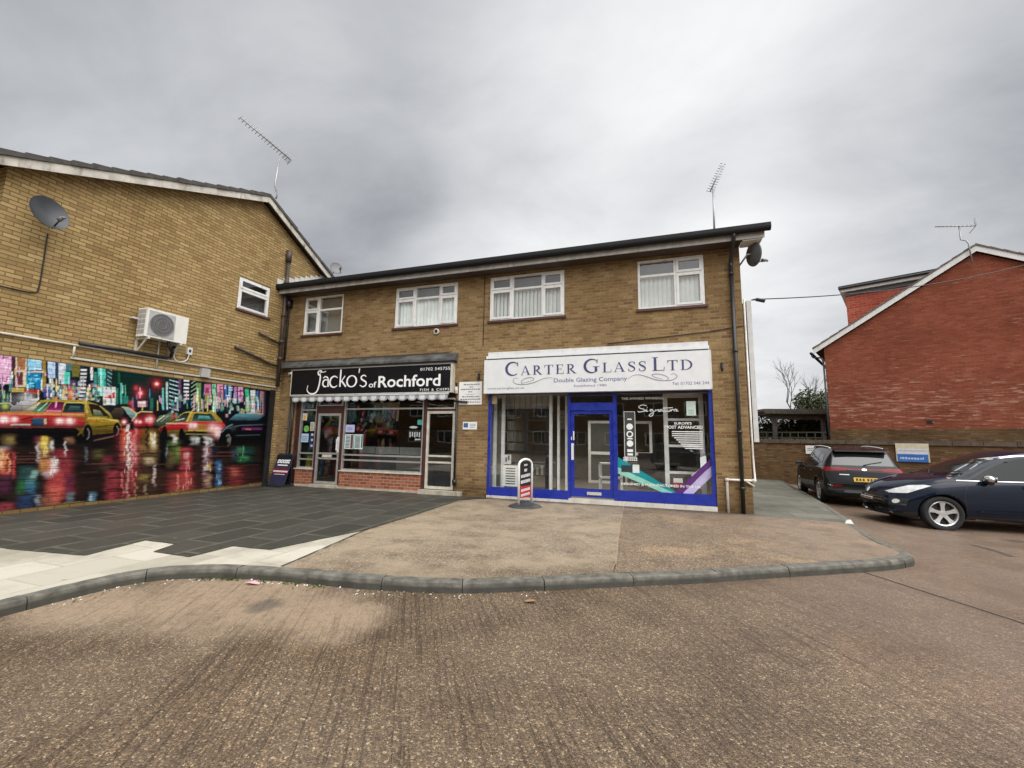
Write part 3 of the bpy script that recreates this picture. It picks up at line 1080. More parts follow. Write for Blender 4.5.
def streak(a, b, c, d, col, al=1., seed=0, wob=1.2):
    """wet-road reflection: ragged vertical column broken by ripples"""
    r = vnoise(U * 0 + seed * 7.7, W, 2.2, seed) - .5
    u = U + wob * 3 * r
    m = sm(u, a - 1.5, a + 1.5) * (1 - sm(u, b - 1.5, b + 1.5)) * sm(W, c - 3, c + 3) * (1 - sm(W, d - 6, d + 4))
    m *= .35 + 1.0 * vnoise(U, W * .25, 2.0, seed + 5)
    rip = vnoise(U * .16 + seed * 3, W + .12 * U, 1.5, seed + 40)
    m *= sm(rip, .18, .52)
    m *= .55 + .6 * vnoise(U, W, 9., seed + 60)
    blend(np.clip(m * al, 0, 1), col)


blend(np.ones(U.shape), (13, 15, 20))
blend(sm(W, 425, 450) * .8, (24, 18, 22))
top = 355 + .1324 * U
# --- neon signs over the street
rect(60, 272, 350, 412, (16, 26, 36), .7)
for (a, b, c, d, col, al) in [
    (-60, -34, 346, 396, (60, 90, 150), .9), (-32, -14, 346, 388, (200, 190, 150), .9), (-13, -4, 348, 384, (150, 60, 90), .9),
    (-3, 11.5, 353, 384, (206, 158, 190), 1), (11.8, 15, 352, 388, (66, 30, 52), 1), (15.5, 26.5, 355, 387, (205, 190, 160), .95), (17, 25, 357, 370, (142, 96, 60), 1), (16.5, 23, 372, 385, (92, 44, 48), 1),
    (27.5, 41.5, 357.5, 370, (130, 186, 214), 1), (26, 41, 373, 388.5, (12, 112, 164), 1), (42, 46, 360, 392, (160, 130, 60), .75), (27, 44, 371, 372.6, (200, 195, 190), .9),
    (48, 55, 361, 378, (176, 200, 222), 1), (49, 51, 378, 396, (220, 224, 226), .9), (58.5, 65.5, 362, 384, (200, 208, 220), 1), (55.5, 58, 362, 386, (40, 62, 104), .8),
    (64, 70, 372, 384, (64, 196, 172), 1), (66, 72, 362, 371, (70, 120, 130), .8), (72, 80, 364, 377, (120, 112, 48), .7), (70, 76, 380, 392, (80, 70, 120), .7), (90.5, 93, 366, 380, (214, 220, 214), 1),
    (98, 105.5, 367, 396, (74, 184, 172), 1), (100, 102, 366, 396, (170, 226, 214), .8), (94, 97, 372, 400, (60, 140, 130), .8), (106, 112, 370, 392, (28, 60, 62), .9),
    (113, 178, 358, 402, (9, 38, 34), .95), (120, 122, 383, 404, (88, 190, 170), .8), (115, 118, 388, 404, (38, 120, 104), .8), (123, 128, 396, 404, (40, 140, 120), .7), (118, 120, 372, 384, (28, 96, 60), .7),
    (162, 164, 388, 410, (104, 190, 180), .9), (166, 168, 382, 410, (180, 208, 206), .9), (150, 153, 398, 410, (40, 110, 96), .7),
    (196, 201, 383, 410, (110, 150, 92), .85), (201, 204, 384, 404, (20, 40, 40), .9), (204, 211, 384, 395, (196, 110, 150), 1), (205, 209, 388, 393, (120, 30, 60), .8), (205, 211, 395, 405, (150, 150, 60), .8),
    (212, 216, 384, 412, (140, 200, 158), .95), (217, 223, 384, 402, (206, 146, 172), .95), (219, 221, 386, 410, (140, 60, 96), .7), (224.5, 227, 385, 404, (70, 104, 166), .9), (228, 231, 385, 402, (120, 156, 196), .85),
    (234, 237, 387, 404, (178, 110, 170), .95), (238, 243, 387, 402, (202, 160, 190), .95), (245, 249, 389, 412, (66, 178, 128), .95), (250.5, 255, 390, 414, (206, 216, 214), .95), (256, 258.5, 391, 412, (60, 104, 160), .9), (260, 265.5, 391, 414, (190, 116, 158), .95), (262, 263.5, 392, 414, (230, 190, 214), .8)]:
    rect(a, b, c, d, col, al, .45)
# glyph-like marks on the signs
r_ = np.random.default_rng(5)
for (a, b, c, d, col, n) in [(0, 10, 356, 382, (122, 40, 96), 9), (1, 9, 355, 383, (244, 214, 232), 7), (28, 40, 374, 387, (110, 214, 226), 9), (29, 40, 359, 369, (214, 232, 240), 6), (49, 54, 362, 377, (90, 130, 180), 5), (59, 65, 363, 383, (120, 140, 170), 7),
                             (80, 88, 364, 372, (40, 48, 70), 5), (218, 223, 386, 401, (120, 40, 80), 6), (238, 243, 388, 401, (120, 30, 90), 7), (251, 255, 392, 413, (90, 120, 120), 7), (225, 231, 386, 402, (200, 220, 236), 8), (212, 216, 386, 410, (60, 120, 90), 6), (18, 24, 358, 369, (180, 120, 90), 4)]:
    for i in range(n):
        x, y = r_.uniform(a, b), r_.uniform(c, d)
        if r_.random() < .5: rect(x - .5, x + .5, y - 2, y + 2, col, .85, .3)
        else: rect(x - 2, x + 2, y - .5, y + .5, col, .85, .3)
for i in range(9):      # white ladder sign
    y = 369 + i * 3.7
    rect(80.5 - i * .25, 87 - i * .25, y, y + 1.9, (208, 212, 214), .95, .35)
for i in range(6): rect(183.5, 189, 380 + i * 3.6, 381.9 + i * 3.6, (214, 220, 220), .95, .3)
for i in range(8):      # zigzag lattice
    y = 379 + i * 4
    poly([(169, y), (179, y + 3), (179, y + 4.2), (169, y + 1.2)], (170, 196, 206), .9)
    poly([(191, y + 4), (197, y), (197, y + 1), (191, y + 5)], (160, 190, 150), .8)
    poly([(107, y - 12), (112, y - 9), (112, y - 8), (107, y - 11)], (150, 190, 190), .7)
    rect(221 + i * 2.9, 223 + i * 2.9, 400 - i * .5, 401.2 - i * .5, (214, 120, 140), .8, .3)
rect(178, 181, 378, 408, (110, 70, 110), .7)
# crowded glow at street level
for i in range(120):
    x, y = r_.uniform(46, 100), r_.uniform(384, 402)
    c = [(226, 228, 220), (200, 190, 150), (150, 190, 190), (200, 110, 70), (60, 100, 90), (90, 110, 150)][r_.integers(6)]
    rect(x - r_.uniform(.8, 2.6), x + r_.uniform(.8, 2.6), y - r_.uniform(.6, 2.2), y + r_.uniform(.6, 2.2), c, .75, .6)
for i in range(100):
    x, y = r_.uniform(168, 262), r_.uniform(396, 416)
    c = [(190, 214, 206), (120, 160, 140), (206, 150, 170), (190, 170, 120), (40, 70, 80), (60, 150, 130)][r_.integers(6)]
    rect(x - r_.uniform(.6, 1.8), x + r_.uniform(.6, 1.8), y - r_.uniform(.8, 3), y + r_.uniform(.8, 3), c, .7, .5)
rect(43.5, 52, 389, 397.5, (50, 62, 128), .9); rect(11, 24, 388, 392, (196, 170, 74), .8); rect(24, 40, 389, 394, (170, 60, 40), .75)
glow(71, 391, 4, (222, 120, 70), .7); glow(26, 398, 7, (214, 214, 212), .7, 4); glow(10, 400, 10, (90, 84, 96), .7, 6)
rect(103, 115.5, 387, 405, (206, 206, 204), .95); poly([(103.5, 398), (114.5, 392), (114.5, 398.5)], (196, 40, 52)); rect(103, 106, 399, 404, (40, 90, 110), .8)
for (x, y) in ((140.4, 393), (156.6, 384)):
    glow(x, y, 6.5, (130, 18, 34), .6); glow(x, y, 3, (236, 60, 70), .95); glow(x, y, 1.5, (255, 226, 222), 1.)
for (x, y) in ((131, 403), (132, 409), (139, 396), (136, 388)): glow(x, y, 2.2, (220, 70, 90), .8)
rect(137.5, 147, 401, 407, (212, 170, 178), .9); rect(139, 145, 402, 404, (238, 220, 220), .9)
def pen(pts, wd, col, al=1.):
    """brush line along a polyline"""
    d = np.full(U.shape, 1e9)
    for (x0, y0), (x1, y1) in zip(pts[:-1], pts[1:]):
        L2 = (x1 - x0) ** 2 + (y1 - y0) ** 2 + 1e-9
        t = np.clip(((U - x0) * (x1 - x0) + (W - y0) * (y1 - y0)) / L2, 0, 1)
        d = np.minimum(d, np.hypot(U - x0 - t * (x1 - x0), W - y0 - t * (y1 - y0)))
    blend(al * (1 - sm(d, wd * .35, wd * .35 + .6)), col)


# slivers of light between the signs
for i in range(240):
    x = r_.uniform(-20, 262)
    if 112 < x < 166 and r_.random() < .75: continue
    t0 = 357 + .1324 * x + 10
    y = r_.uniform(t0, 408)
    c = [(230, 234, 230), (150, 210, 210), (214, 170, 200), (220, 200, 120), (90, 140, 190), (12, 16, 22), (16, 24, 30), (90, 180, 140)][r_.integers(8)]
    h = r_.uniform(1, 6)
    pen([(x, y - h), (x + r_.uniform(-.4, .4), y + h)], r_.uniform(.5, 1.1), c, r_.uniform(.5, .95))
# --- cars
def shade(mask_pts, c0, c1, v0, v1):
    """polygon painted from c0 at the top to c1 at the bottom"""
    ins = np.zeros(U.shape, bool)
    n = len(mask_pts)
    for i in range(n):
        (x0, y0), (x1, y1) = mask_pts[i], mask_pts[(i + 1) % n]
        if y0 == y1: continue
        ins ^= ((y0 > Ww) != (y1 > Ww)) & (Uw < (x1 - x0) * (Ww - y0) / (y1 - y0) + x0)
    t = np.clip((Ww - v0) / (v1 - v0), 0, 1)[..., None]
    global C3
    C3 = np.where(ins[..., None], lin(c0) * (1 - t) + lin(c1) * t, C3)


K0 = (8, 9, 11)
# crossing car and kerb clutter at the left
shade([(-14, 416), (-8, 404), (8, 402), (16, 408), (22, 412), (10, 418), (-14, 419)], (58, 74, 70), (20, 24, 26), 402, 418)
pen([(-6, 404), (9, 403), (15, 408)], 1., (160, 180, 160), .8); glow(5, 406, 3, (190, 196, 90), .8)
shade([(10, 408), (24, 400), (38, 398), (36, 406), (24, 412), (10, 414)], (190, 186, 186), (60, 50, 56), 398, 413)
# big taxi
shade([(-60, 446), (-60, 420), (-14, 414), (6, 411.5), (24, 411), (40, 400.2), (46, 399.4), (84, 400), (91, 402.4), (100, 406), (106, 411), (112, 416), (119, 420), (121.5, 425), (120.5, 432), (113, 433), (92, 435), (88, 438), (60, 442)], (150, 128, 46), (78, 60, 22), 400, 436)
shade([(17, 412), (24, 411), (41, 401.5), (33, 411.5), (29, 412)], (214, 210, 188), (120, 110, 80), 401, 412)
shade([(31, 412), (42, 402.3), (51, 402), (43, 412)], (24, 46, 40), (80, 130, 100), 402, 412); pen([(38, 411), (47, 403)], .8, (170, 200, 170), .8)
shade([(44, 412), (52, 402), (64, 402), (62, 412)], (60, 12, 48), (140, 34, 96), 402, 412); pen([(55.5, 407), (56.2, 402)], 1.6, (224, 150, 180), .9); rect(46, 61, 410.2, 412, (214, 130, 140), .8, .4)
shade([(62.5, 413), (66, 403), (82, 403), (84, 405), (84.5, 413.5)], (14, 22, 24), (30, 52, 54), 403, 413); shade([(68, 411), (70, 405.5), (80, 406), (80, 410)], (60, 96, 96), (30, 54, 60), 405, 411); pen([(64, 404.6), (66, 402.6), (83, 402.8)], .7, (186, 176, 110), .8)
pen([(85.5, 402), (87, 413)], 2.2, (176, 156, 74), .95)
shade([(88.5, 403.6), (96, 405), (101, 409), (108, 416.4), (92, 415.6)], (40, 14, 12), (22, 30, 26), 403, 416); shade([(93, 415), (93.5, 409), (100, 410.5), (103.5, 416)], (128, 136, 96), (70, 80, 66), 409, 416); pen([(98, 405.5), (104, 412), (109, 417)], 1.1, (26, 20, 14)); pen([(100, 406), (107, 411.5), (112, 416)], .9, (170, 150, 90), .7)
rect(-60, 86, 412.6, 414.6, (196, 112, 66), .9, .5)
shade([(-60, 428), (-60, 416), (4, 413.6), (60, 415.5), (86, 418), (84, 428)], (176, 48, 40), (120, 20, 30), 413, 428); rect(-60, 84, 414.2, 415.2, (226, 150, 110), .6, .4)
pen([(20, 420), (32, 417), (32, 426)], .8, (60, 12, 16), .9); shade([(32, 426), (32, 418), (43, 418), (43, 426)], (52, 84, 110), (24, 40, 66), 418, 426); rect(44, 46.5, 419, 424, (176, 186, 160), .9, .4)
rect(10, 30, 424, 426, (196, 190, 180), .9, .5); rect(-40, 84, 425.5, 427.2, (60, 54, 50), .9, .5)
shade([(86, 419), (100, 419.5), (118, 421), (121, 425), (118, 431), (96, 431), (90, 425)], (168, 140, 40), (60, 46, 16), 419, 432); pen([(88, 418), (104, 418.6), (118, 421)], 1., (214, 190, 92), .9); pen([(96, 427), (117, 424.6)], .8, (64, 52, 22), .9); pen([(80, 421), (100, 421)], 1.2, (150, 70, 40), .8)
shade([(-60, 428), (76, 428), (83, 436), (90, 443), (-60, 450)], (9, 10, 11), (7, 7, 9), 428, 446)
pen([(78, 435), (84, 428), (88, 425.5)], 1.3, (110, 92, 44), .9)
pen([(94, 440.5), (112, 436.5), (118, 434.5)], 1.2, (130, 84, 66), .8)
for (x, y, r, h) in ((87.8, 433, 4.6, 8.6), (117, 430, 4.0, 7.4)):
    blend(1 - sm(np.hypot((U - x) / r, (W - y) / h), .92, 1.05), K0); pen([(x - .3, y - h * .5), (x + 1.5, y - h * .1), (x + .9, y + h * .5), (x - .8, y + h * .72)], .9, (120, 118, 116), .9)
for (x, y, r) in ((69.5, 421, 4.6), (59.5, 421, 4.2), (14, 419.5, 3.8), (4, 419.6, 5.2)):
    glow(x, y, r * 1.5, (214, 60, 74), .55, r * .9); glow(x, y, r, (255, 196, 196), .95, r * .62); glow(x, y, r * .62, (255, 250, 244), 1., r * .45)
# distant traffic
shade([(110, 414), (115, 408), (122, 407.5), (124, 413), (121, 418), (113, 419)], (70, 60, 46), (22, 20, 18), 407, 419); shade([(123, 408), (129, 408), (137, 414), (140, 421), (133, 420), (127, 414)], (130, 160, 160), (70, 96, 100), 408, 421); pen([(122, 407), (128, 407.6), (136, 413)], .8, (190, 180, 100), .9)
pen([(132, 420.5), (137, 413.5), (141, 411.6), (152, 412)], .9, (196, 176, 110)); shade([(135, 420), (139, 413), (152, 412.6), (156, 418), (155, 424), (134, 425)], (60, 26, 26), (146, 30, 44), 412, 424); shade([(133, 421), (154, 421), (153, 426), (134, 427)], (196, 40, 50), (110, 24, 34), 420, 427)
for (x, y, r) in ((136.5, 421.5, 1.7), (140, 422, 1.4), (150, 419.5, 2.6), (147, 420, 1.6), (124, 422, 1.8)): glow(x, y, r * 1.6, (230, 70, 90), .7); glow(x, y, r, (255, 226, 220), .95)
shade([(152, 424), (160, 415.5), (170, 413.4), (175, 417), (170, 424), (160, 427)], (96, 112, 84), (40, 52, 40), 413, 427); pen([(157, 421), (164, 416)], 1., (196, 204, 180), .85); pen([(161, 421.5), (168, 416)], .8, (140, 160, 140), .8); glow(174, 416, 2.6, (180, 60, 56), .8)
# second taxi
shade([(158, 428), (172, 422), (184, 412), (192, 411.6), (213, 412), (218, 416), (222, 421), (224, 430), (222, 438), (180, 440), (160, 434)], (160, 140, 48), (70, 58, 22), 411, 438)
shade([(173.5, 422), (184, 413), (189.5, 412.8), (186, 421.4)], (24, 26, 28), (60, 66, 66), 413, 422); pen([(176, 420.6), (184, 418.6)], .8, (190, 200, 190), .8)
pen([(186.5, 422), (191.5, 412)], 2.0, (196, 176, 76), .95)
shade([(191.5, 421), (194.5, 413.6), (211, 413.8), (216.6, 421.4)], (18, 36, 34), (40, 76, 74), 413, 421); shade([(197, 419.4), (199, 415.6), (209, 416), (211, 419.6)], (96, 170, 160), (40, 84, 90), 415, 420)
shade([(158, 428), (176, 422.6), (190, 421.6), (222, 422), (226, 426), (222, 430), (190, 429.4), (160, 431)], (204, 52, 52), (150, 24, 36), 421, 430); rect(166, 190, 422.8, 424, (236, 190, 160), .7, .4)
rect(188, 214, 428.6, 431.6, (184, 160, 66), .9, .5); rect(196, 206, 424, 428, (150, 120, 44), .9, .5); shade([(180, 434), (190, 431), (220, 432), (222, 444), (186, 444)], (22, 22, 18), (8, 8, 9), 431, 442); pen([(186, 434), (216, 434.6)], .8, (150, 140, 70), .8)
for (x, h) in ((164.5, 9), (181.5, 7)): blend(1 - sm(np.hypot((U - x) / 2.6, (W - 435) / h), .9, 1.1), K0)
for (x, y, r) in ((191, 425.6, 2.4), (195, 425.8, 2.2), (212, 428, 3.4), (217, 429.5, 3.6), (217.5, 434, 3.)):
    glow(x, y, r * 1.5, (230, 110, 120), .6); glow(x, y, r, (255, 236, 232), .95)
# dark car at the end
shade([(219, 440), (222, 430), (232, 421), (238, 417.5), (256, 416), (266, 419), (275, 424), (275, 470), (232, 462), (221, 452)], (12, 16, 22), (6, 7, 9), 416, 450)
shade([(228, 420), (236, 414), (254, 413), (264, 416), (258, 420), (240, 421)], (96, 150, 164), (24, 40, 56), 413, 421); pen([(247, 413), (256, 412.6), (264, 415)], 1., (196, 170, 140), .8); pen([(222, 432), (226, 427.5), (232, 424.5)], .9, (110, 150, 160), .8); pen([(225, 429), (240, 425.4), (268, 424.4)], .7, (86, 100, 116), .8)
rect(242, 262, 427.5, 430, (112, 44, 104), .95, .6); rect(245, 251, 428.6, 429.8, (220, 110, 90), .9, .4); pen([(236, 435.6), (260, 434.8)], .6, (74, 80, 86), .8); glow(233, 428, 2.2, (80, 84, 86), .8); glow(233, 428, 1., K0, .9)
blend(1 - sm(np.hypot((U - 228.2) / 4.2, (W - 440) / 6.8), .9, 1.1), K0); pen([(226.4, 436), (228.6, 434.4), (230.4, 438), (229.8, 444), (227.6, 446)], 1., (126, 124, 122), .9); glow(228.4, 440, 1.2, (150, 148, 144), .9, 2.2)


# --- wet road
def refl(cx, hw, v0, v1, col, al=1., wob=1.6, seed=0, rough=.35):
    """soft-edged reflection hanging down the wet road, wavering from side to side"""
    u = U + wob * (2 * vnoise(W * 1.0 + seed * 9.1, U * 0 + seed, 2.6, seed + 3) - 1) + .5 * wob * (2 * vnoise(W, U * .1 + seed, 1.1, seed + 17) - 1)
    h = np.exp(-np.abs((u - cx) / hw) ** 3.2)
    v = sm(W, v0 - 1.5, v0 + 2.5) * (1 - sm(W, v1 - 5, v1 + 2.5))
    tx = 1 - rough + rough * 1.5 * (vnoise(U * .35, W, 1.7, seed + 29) - .2)
    blend(np.clip(al * h * v * tx, 0, 1), col)


blend(sm(W, 438, 450) * .9, (13, 12, 14))
blend(sm(W, 440, 452) * .55 * vnoise(U * .25, W, 4., 71), (64, 40, 28))
i_ = 0
for (cx, hw, v0, v1, col, al) in [
    (-24, 9, 446, 505, (150, 50, 44), .8), (-10, 5, 450, 500, (50, 110, 104), .8),
    (8, 7, 434, 447, (112, 92, 50), .9), (10, 4, 437, 444, (176, 150, 80), .7), (3, 8, 448, 476, (196, 44, 30), 1.), (1, 4, 449, 470, (250, 200, 120), 1.), (4, 2, 452, 474, (240, 110, 40), .95), (8.5, 1.2, 453, 474, (255, 170, 90), .95), (13.5, 1.8, 452, 478, (214, 36, 44), .95), (3, 7, 446.5, 449, (226, 220, 226), .95),
    (5, 7, 474, 494, (92, 30, 66), .9), (6, 9, 502, 520, (168, 40, 56), .95), (12, 5, 488, 500, (40, 30, 30), .8),
    (28, 9, 466, 492, (24, 92, 92), .95), (34, 3.4, 470, 480, (150, 204, 190), .95), (29, 5, 478, 488, (70, 150, 160), .9), (21, 5, 480, 496, (40, 116, 52), .9), (31, 4.5, 484, 498, (26, 110, 156), .9), (26, 8, 494, 510, (24, 62, 110), .95), (38, 3, 494, 506, (140, 160, 176), .8),
    (44, 5.6, 437, 472, (206, 150, 40), .95), (45, 3.4, 436, 452, (244, 214, 70), 1.), (42, 2.2, 455, 472, (220, 130, 50), .9), (37.5, 1.5, 442, 462, (206, 206, 220), .85), (52.5, 2, 440, 452, (226, 224, 214), .85), (38, 4, 436, 444, (120, 44, 66), .8),
    (62, 11, 449, 496, (160, 26, 44), .95), (56, 9, 470, 500, (206, 44, 44), .9), (50, 4.5, 458, 472, (238, 116, 56), .95), (53.5, 4, 457, 474, (250, 236, 230), .95), (47, 5, 471, 478, (232, 190, 200), .85), (53, 8, 486, 506, (220, 84, 52), .9), (46, 7, 496, 512, (140, 80, 50), .8), (70, 5, 474, 498, (100, 26, 60), .8),
    (70, 4.6, 437, 444, (170, 120, 90), .85), (65, 1.2, 441, 456, (222, 214, 206), .9), (85.5, 1.6, 447, 462, (96, 110, 120), .75), (98, 6, 449, 460, (92, 88, 38), .9), (104, 6, 462, 472, (70, 50, 36), .8), (70, 4, 492, 503, (110, 136, 150), .8), (92, 4, 492, 504, (96, 150, 186), .9), (91, 1.6, 494, 502, (170, 210, 230), .8),
    (112, 7, 470, 503, (170, 32, 54), .95), (108, 6, 455, 464, (140, 24, 50), .85),
    (129, 11, 430, 500, (150, 28, 42), 1.), (124, 3, 428, 462, (226, 96, 56), .9), (128, 1.5, 424, 470, (244, 226, 220), .95), (132, 1.5, 430, 486, (232, 70, 76), .95), (135.5, 2.2, 428, 466, (240, 130, 130), .9), (131, 1.2, 440, 470, (250, 196, 186), .9), (138.5, 1.6, 432, 462, (176, 46, 50), .9), (121, 1.3, 432, 462, (150, 60, 50), .9), (127.5, 1.4, 470, 500, (220, 150, 140), .8), (122.5, 1.2, 472, 496, (226, 110, 90), .85), (141, 4, 429, 437, (196, 40, 46), .85),
    (149, 9, 428, 466, (120, 88, 34), .95), (152.5, 3.6, 432, 452, (206, 176, 96), .95), (153, 2, 434, 448, (244, 234, 208), .9), (149, 5, 457, 465, (224, 196, 150), .95), (142, 4, 444, 454, (160, 110, 40), .85), (148, 14, 468, 502, (74, 48, 30), .8), (144, 6, 474, 482, (150, 128, 40), .85), (154, 1.6, 464, 486, (216, 190, 180), .9), (145, 1.6, 484, 500, (170, 150, 120), .7), (135.5, 1, 482, 500, (170, 150, 80), .7),
    (147, 1.4, 424, 448, K0, .9), (164, 4, 428, 470, (10, 13, 20), .95), (161.5, 1.4, 430, 468, K0, .95), (167, 1, 444, 458, (150, 160, 180), .6),
    (175, 6, 440, 464, (84, 110, 34), .95), (174, 2.4, 434, 444, (232, 230, 214), .9), (178, 2.4, 446, 458, (130, 150, 60), .8), (170, 4, 450, 468, (110, 90, 40), .7),
    (186, 6, 447, 486, (196, 26, 48), 1.), (187, 2.4, 452, 459, (250, 180, 170), .9), (187, 2, 462, 467, (250, 196, 180), .9), (182, 13, 472, 496, (190, 46, 40), .9), (177, 1.3, 474, 492, (236, 130, 100), .8), (187, 1.3, 472, 492, (246, 120, 80), .8),
    (194, 3.6, 436, 445, (196, 200, 196), .9), (198, 2, 437, 444, (230, 230, 226), .85), (208, 4, 436, 446, (240, 236, 234), .95), (209.5, 2, 440, 452, (20, 16, 18), .7), (207, 4.6, 446, 490, (150, 96, 104), .95), (206, 2.4, 446, 462, (232, 196, 206), .85), (209, 2.6, 463, 471, (230, 190, 70), .95), (204.5, 2, 466, 474, (236, 220, 226), .85), (208, 3, 475, 486, (200, 160, 90), .8), (198, 5, 446, 490, (64, 34, 28), .7),
    (219, 3.4, 460, 490, (34, 100, 160), .95), (219, 1.6, 464, 471, (120, 196, 226), .85), (219, 1.8, 474, 482, (100, 176, 214), .85), (216, 3, 446, 460, (24, 36, 56), .8),
    (244, 10, 446, 463, (14, 72, 62), .95), (241, 4, 447, 454, (50, 150, 96), .9), (243, 5, 455, 462, (44, 160, 80), .9), (234, 3.4, 449, 460, (20, 84, 104), .8), (236, 9, 466, 490, (150, 40, 36), .95), (235, 3.6, 468, 476, (226, 100, 70), .85), (250, 8, 468, 488, (70, 30, 34), .7), (224, 4, 470, 488, (70, 34, 34), .7)]:
    i_ += 1
    refl(cx, hw, v0, v1, col, al, seed=i_)
for (x0, x1, y) in ((118, 128, 470), (140, 158, 453.5), (140, 158, 467), (108, 126, 478), (106, 124, 489), (180, 196, 470.5), (200, 214, 458), (200, 214, 472), (42, 60, 458), (168, 196, 446), (236, 256, 455)):
    pen([(x0, y + .5), ((x0 + x1) / 2, y - .3), (x1, y + .4)], 1., K0, .8)
for i in range(150):   # thin dark ripples following the bed joints
    x, y = r_.uniform(-10, 258), r_.uniform(446, 514)
    l = r_.uniform(6, 22)
    sl = -.12 * (y - 440) / 70 + .02
    pen([(x - l, y - sl * l), (x + l, y + sl * l)], r_.uniform(.3, .8), [K0, K0, (60, 30, 24), (120, 60, 50)][r_.integers(4)], r_.uniform(.25, .6))
for (cx, sg, v0, v1, n, c) in ((4, 3, 449, 470, 8, (255, 214, 150)), (45, 2, 438, 455, 6, (250, 230, 130)), (53, 2.5, 457, 474, 8, (255, 240, 236)), (127.5, 2.2, 426, 472, 18, (250, 220, 210)), (133.5, 2., 430, 480, 12, (250, 160, 150)), (152.5, 1.8, 434, 450, 6, (250, 236, 200)), (187, 2, 452, 490, 8, (255, 160, 140)), (206.5, 1.8, 440, 470, 8, (244, 224, 230)), (219, 1.4, 464, 484, 6, (140, 206, 236)), (242, 3, 448, 460, 5, (90, 190, 130))):   # crisp glints
    for i in range(n):
        x, y, h = cx + r_.normal() * sg, r_.uniform(v0, v1), r_.uniform(.5, 3)
        pen([(x, y - h), (x + r_.uniform(-.4, .4), y + h)], r_.uniform(.4, .9), c, r_.uniform(.3, .75))
rect(262, 300, 380, 505, (7, 8, 10), .95, 3.5)
nzv = vnoise(U, W, 3., 91) * .5 + vnoise(U, W, .9, 92) * .5
C3 = C3 * (1.28 - .34 * sm(W, 410, 436))[..., None]
lum = C3.mean(-1, keepdims=True)
C3 = lum + (C3 - lum) * (.98 - .22 * sm(W, 430, 450))[..., None]
C3 = np.clip(C3 * (.80 + .4 * nzv[..., None]) * .95, 0, .88)
# bare brick showing along the ragged lower edge
edge_z = .03 + .05 * vnoise(GY * 10, GY * 0, 4., 8) + .07 * vnoise(GY * 10, GY * 0, 12., 9)
keep = GZ > edge_z

me = bpy.data.meshes.new('mural')
verts = [(.004, float(y), float(z)) for y, z in zip(GY.ravel(), GZ.ravel())]
I = np.arange(NY * NZ_).reshape(NZ_, NY)
fs = np.stack([I[:-1, :-1], I[:-1, 1:], I[1:, 1:], I[1:, :-1]], -1)
ok = keep[:-1, :-1] & keep[1:, 1:]
fs = fs[ok].reshape(-1, 4)
me.from_pydata(verts, [], fs.tolist())
at = me.color_attributes.new('paint', 'FLOAT_COLOR', 'POINT')
rgba = np.ones((NY * NZ_, 4), np.float32)
rgba[:, :3] = C3.reshape(-1, 3)
at.data.foreach_set('color', rgba.ravel())
uvl = me.uv_layers.new(name='UVMap')
lv = np.zeros(len(me.loops), np.int32)
me.loops.foreach_get('vertex_index', lv)
uvs = np.stack([GY.ravel()[lv] + 20, GZ.ravel()[lv] + 20], -1).astype(np.float32)
uvl.data.foreach_set('uv', uvs.ravel())
m, nt, b = new_mat('mural_paint')
k = NB(nt)
ca = k.n('ShaderNodeVertexColor', layer_name='paint').outputs[0]
uv = k.n('ShaderNodeTexCoord').outputs['UV']
br = k.n('ShaderNodeTexBrick', offset=.5, ins={'Vector': uv, 'Color1': (0, 0, 0, 1), 'Color2': (1, 1, 1, 1), 'Mortar': (.5, .5, .5, 1), 'Scale': 1., 'Mortar Size': .008, 'Mortar Smooth': .2, 'Brick Width': .38, 'Row Height': .092})
col = k.mix(k.math('MULTIPLY', br.outputs['Fac'], .30), ca, (.008, .008, .009, 1))
col = k.mix(k.mapr(br.outputs['Color'], .2, .8, 0, .22), col, k.mix(1., col, (.62, .62, .62, 1), 'MULTIPLY'))
nt.links.new(col, b.inputs['Base Color'])
b.inputs['Roughness'].default_value = .75
b.inputs['Specular IOR Level'].default_value = .06
nt.links.new(k.bump(k.math('MULTIPLY', br.outputs['Fac'], -1.), .5, .01), b.inputs['Normal'])
me.materials.append(m)
mo = bpy.data.objects.new('mural', me)
COL.objects.link(mo)
mo.parent = LB
mo['label'] = 'painted mural of yellow taxis on a wet neon street'

# ------------------------------------------------------------------ things fixed to the gable
t = thing('air_conditioner', 'white outdoor air conditioning unit bracketed to the yellow gable above the mural', 'air conditioner', (0, -3.72, 3.68))
M_ACW = plain('unit_casing', (.76, .75, .70), .45, var=.06, dirt=(.5, .47, .4))
M_ACG = plain('unit_grey', (.40, .405, .395), .5)
mb = MB()
mb.box(.12, .395, -.45, .46, .0, .66)
mb.build('casing', M_ACW, t)
mb = MB()
mb.box(.395, .404, -.40, .16, .045, .615)
o = mb.build('grille_panel', M_ACG, t)
mb = MB()
for i in range(15):
    yy = -.12 - .23 + i * .46 / 14
    hh = math.sqrt(max(0, .25 ** 2 - (yy + .12) ** 2))
    mb.tube([(.412, yy, .33 - hh), (.412, yy, .33 + hh)], .0055, 6)
for rr in (.25, .17, .09):
    mb.tube([(.414, -.12 + rr * math.cos(a), .33 + rr * math.sin(a)) for a in np.linspace(0, 2 * math.pi, 41)], .007, 6)
mb.build('fan_guard', plain('guard_wire', (.20, .20, .20), .5), o)
mb = MB()
mb.lathe([(.0, .405), (.245, .405), (.245, .407), (0, .407)], (0, -.12, .33), 'x', 40)
mb.build('fan_opening', plain('fan_dark', (.11, .11, .11), .6), o)
mb = MB()
for i in range(5):
    for j in range(2):
        mb.box(.135 + j * .125, .245 + j * .125, -.456, -.448, .06 + i * .118, .155 + i * .118)
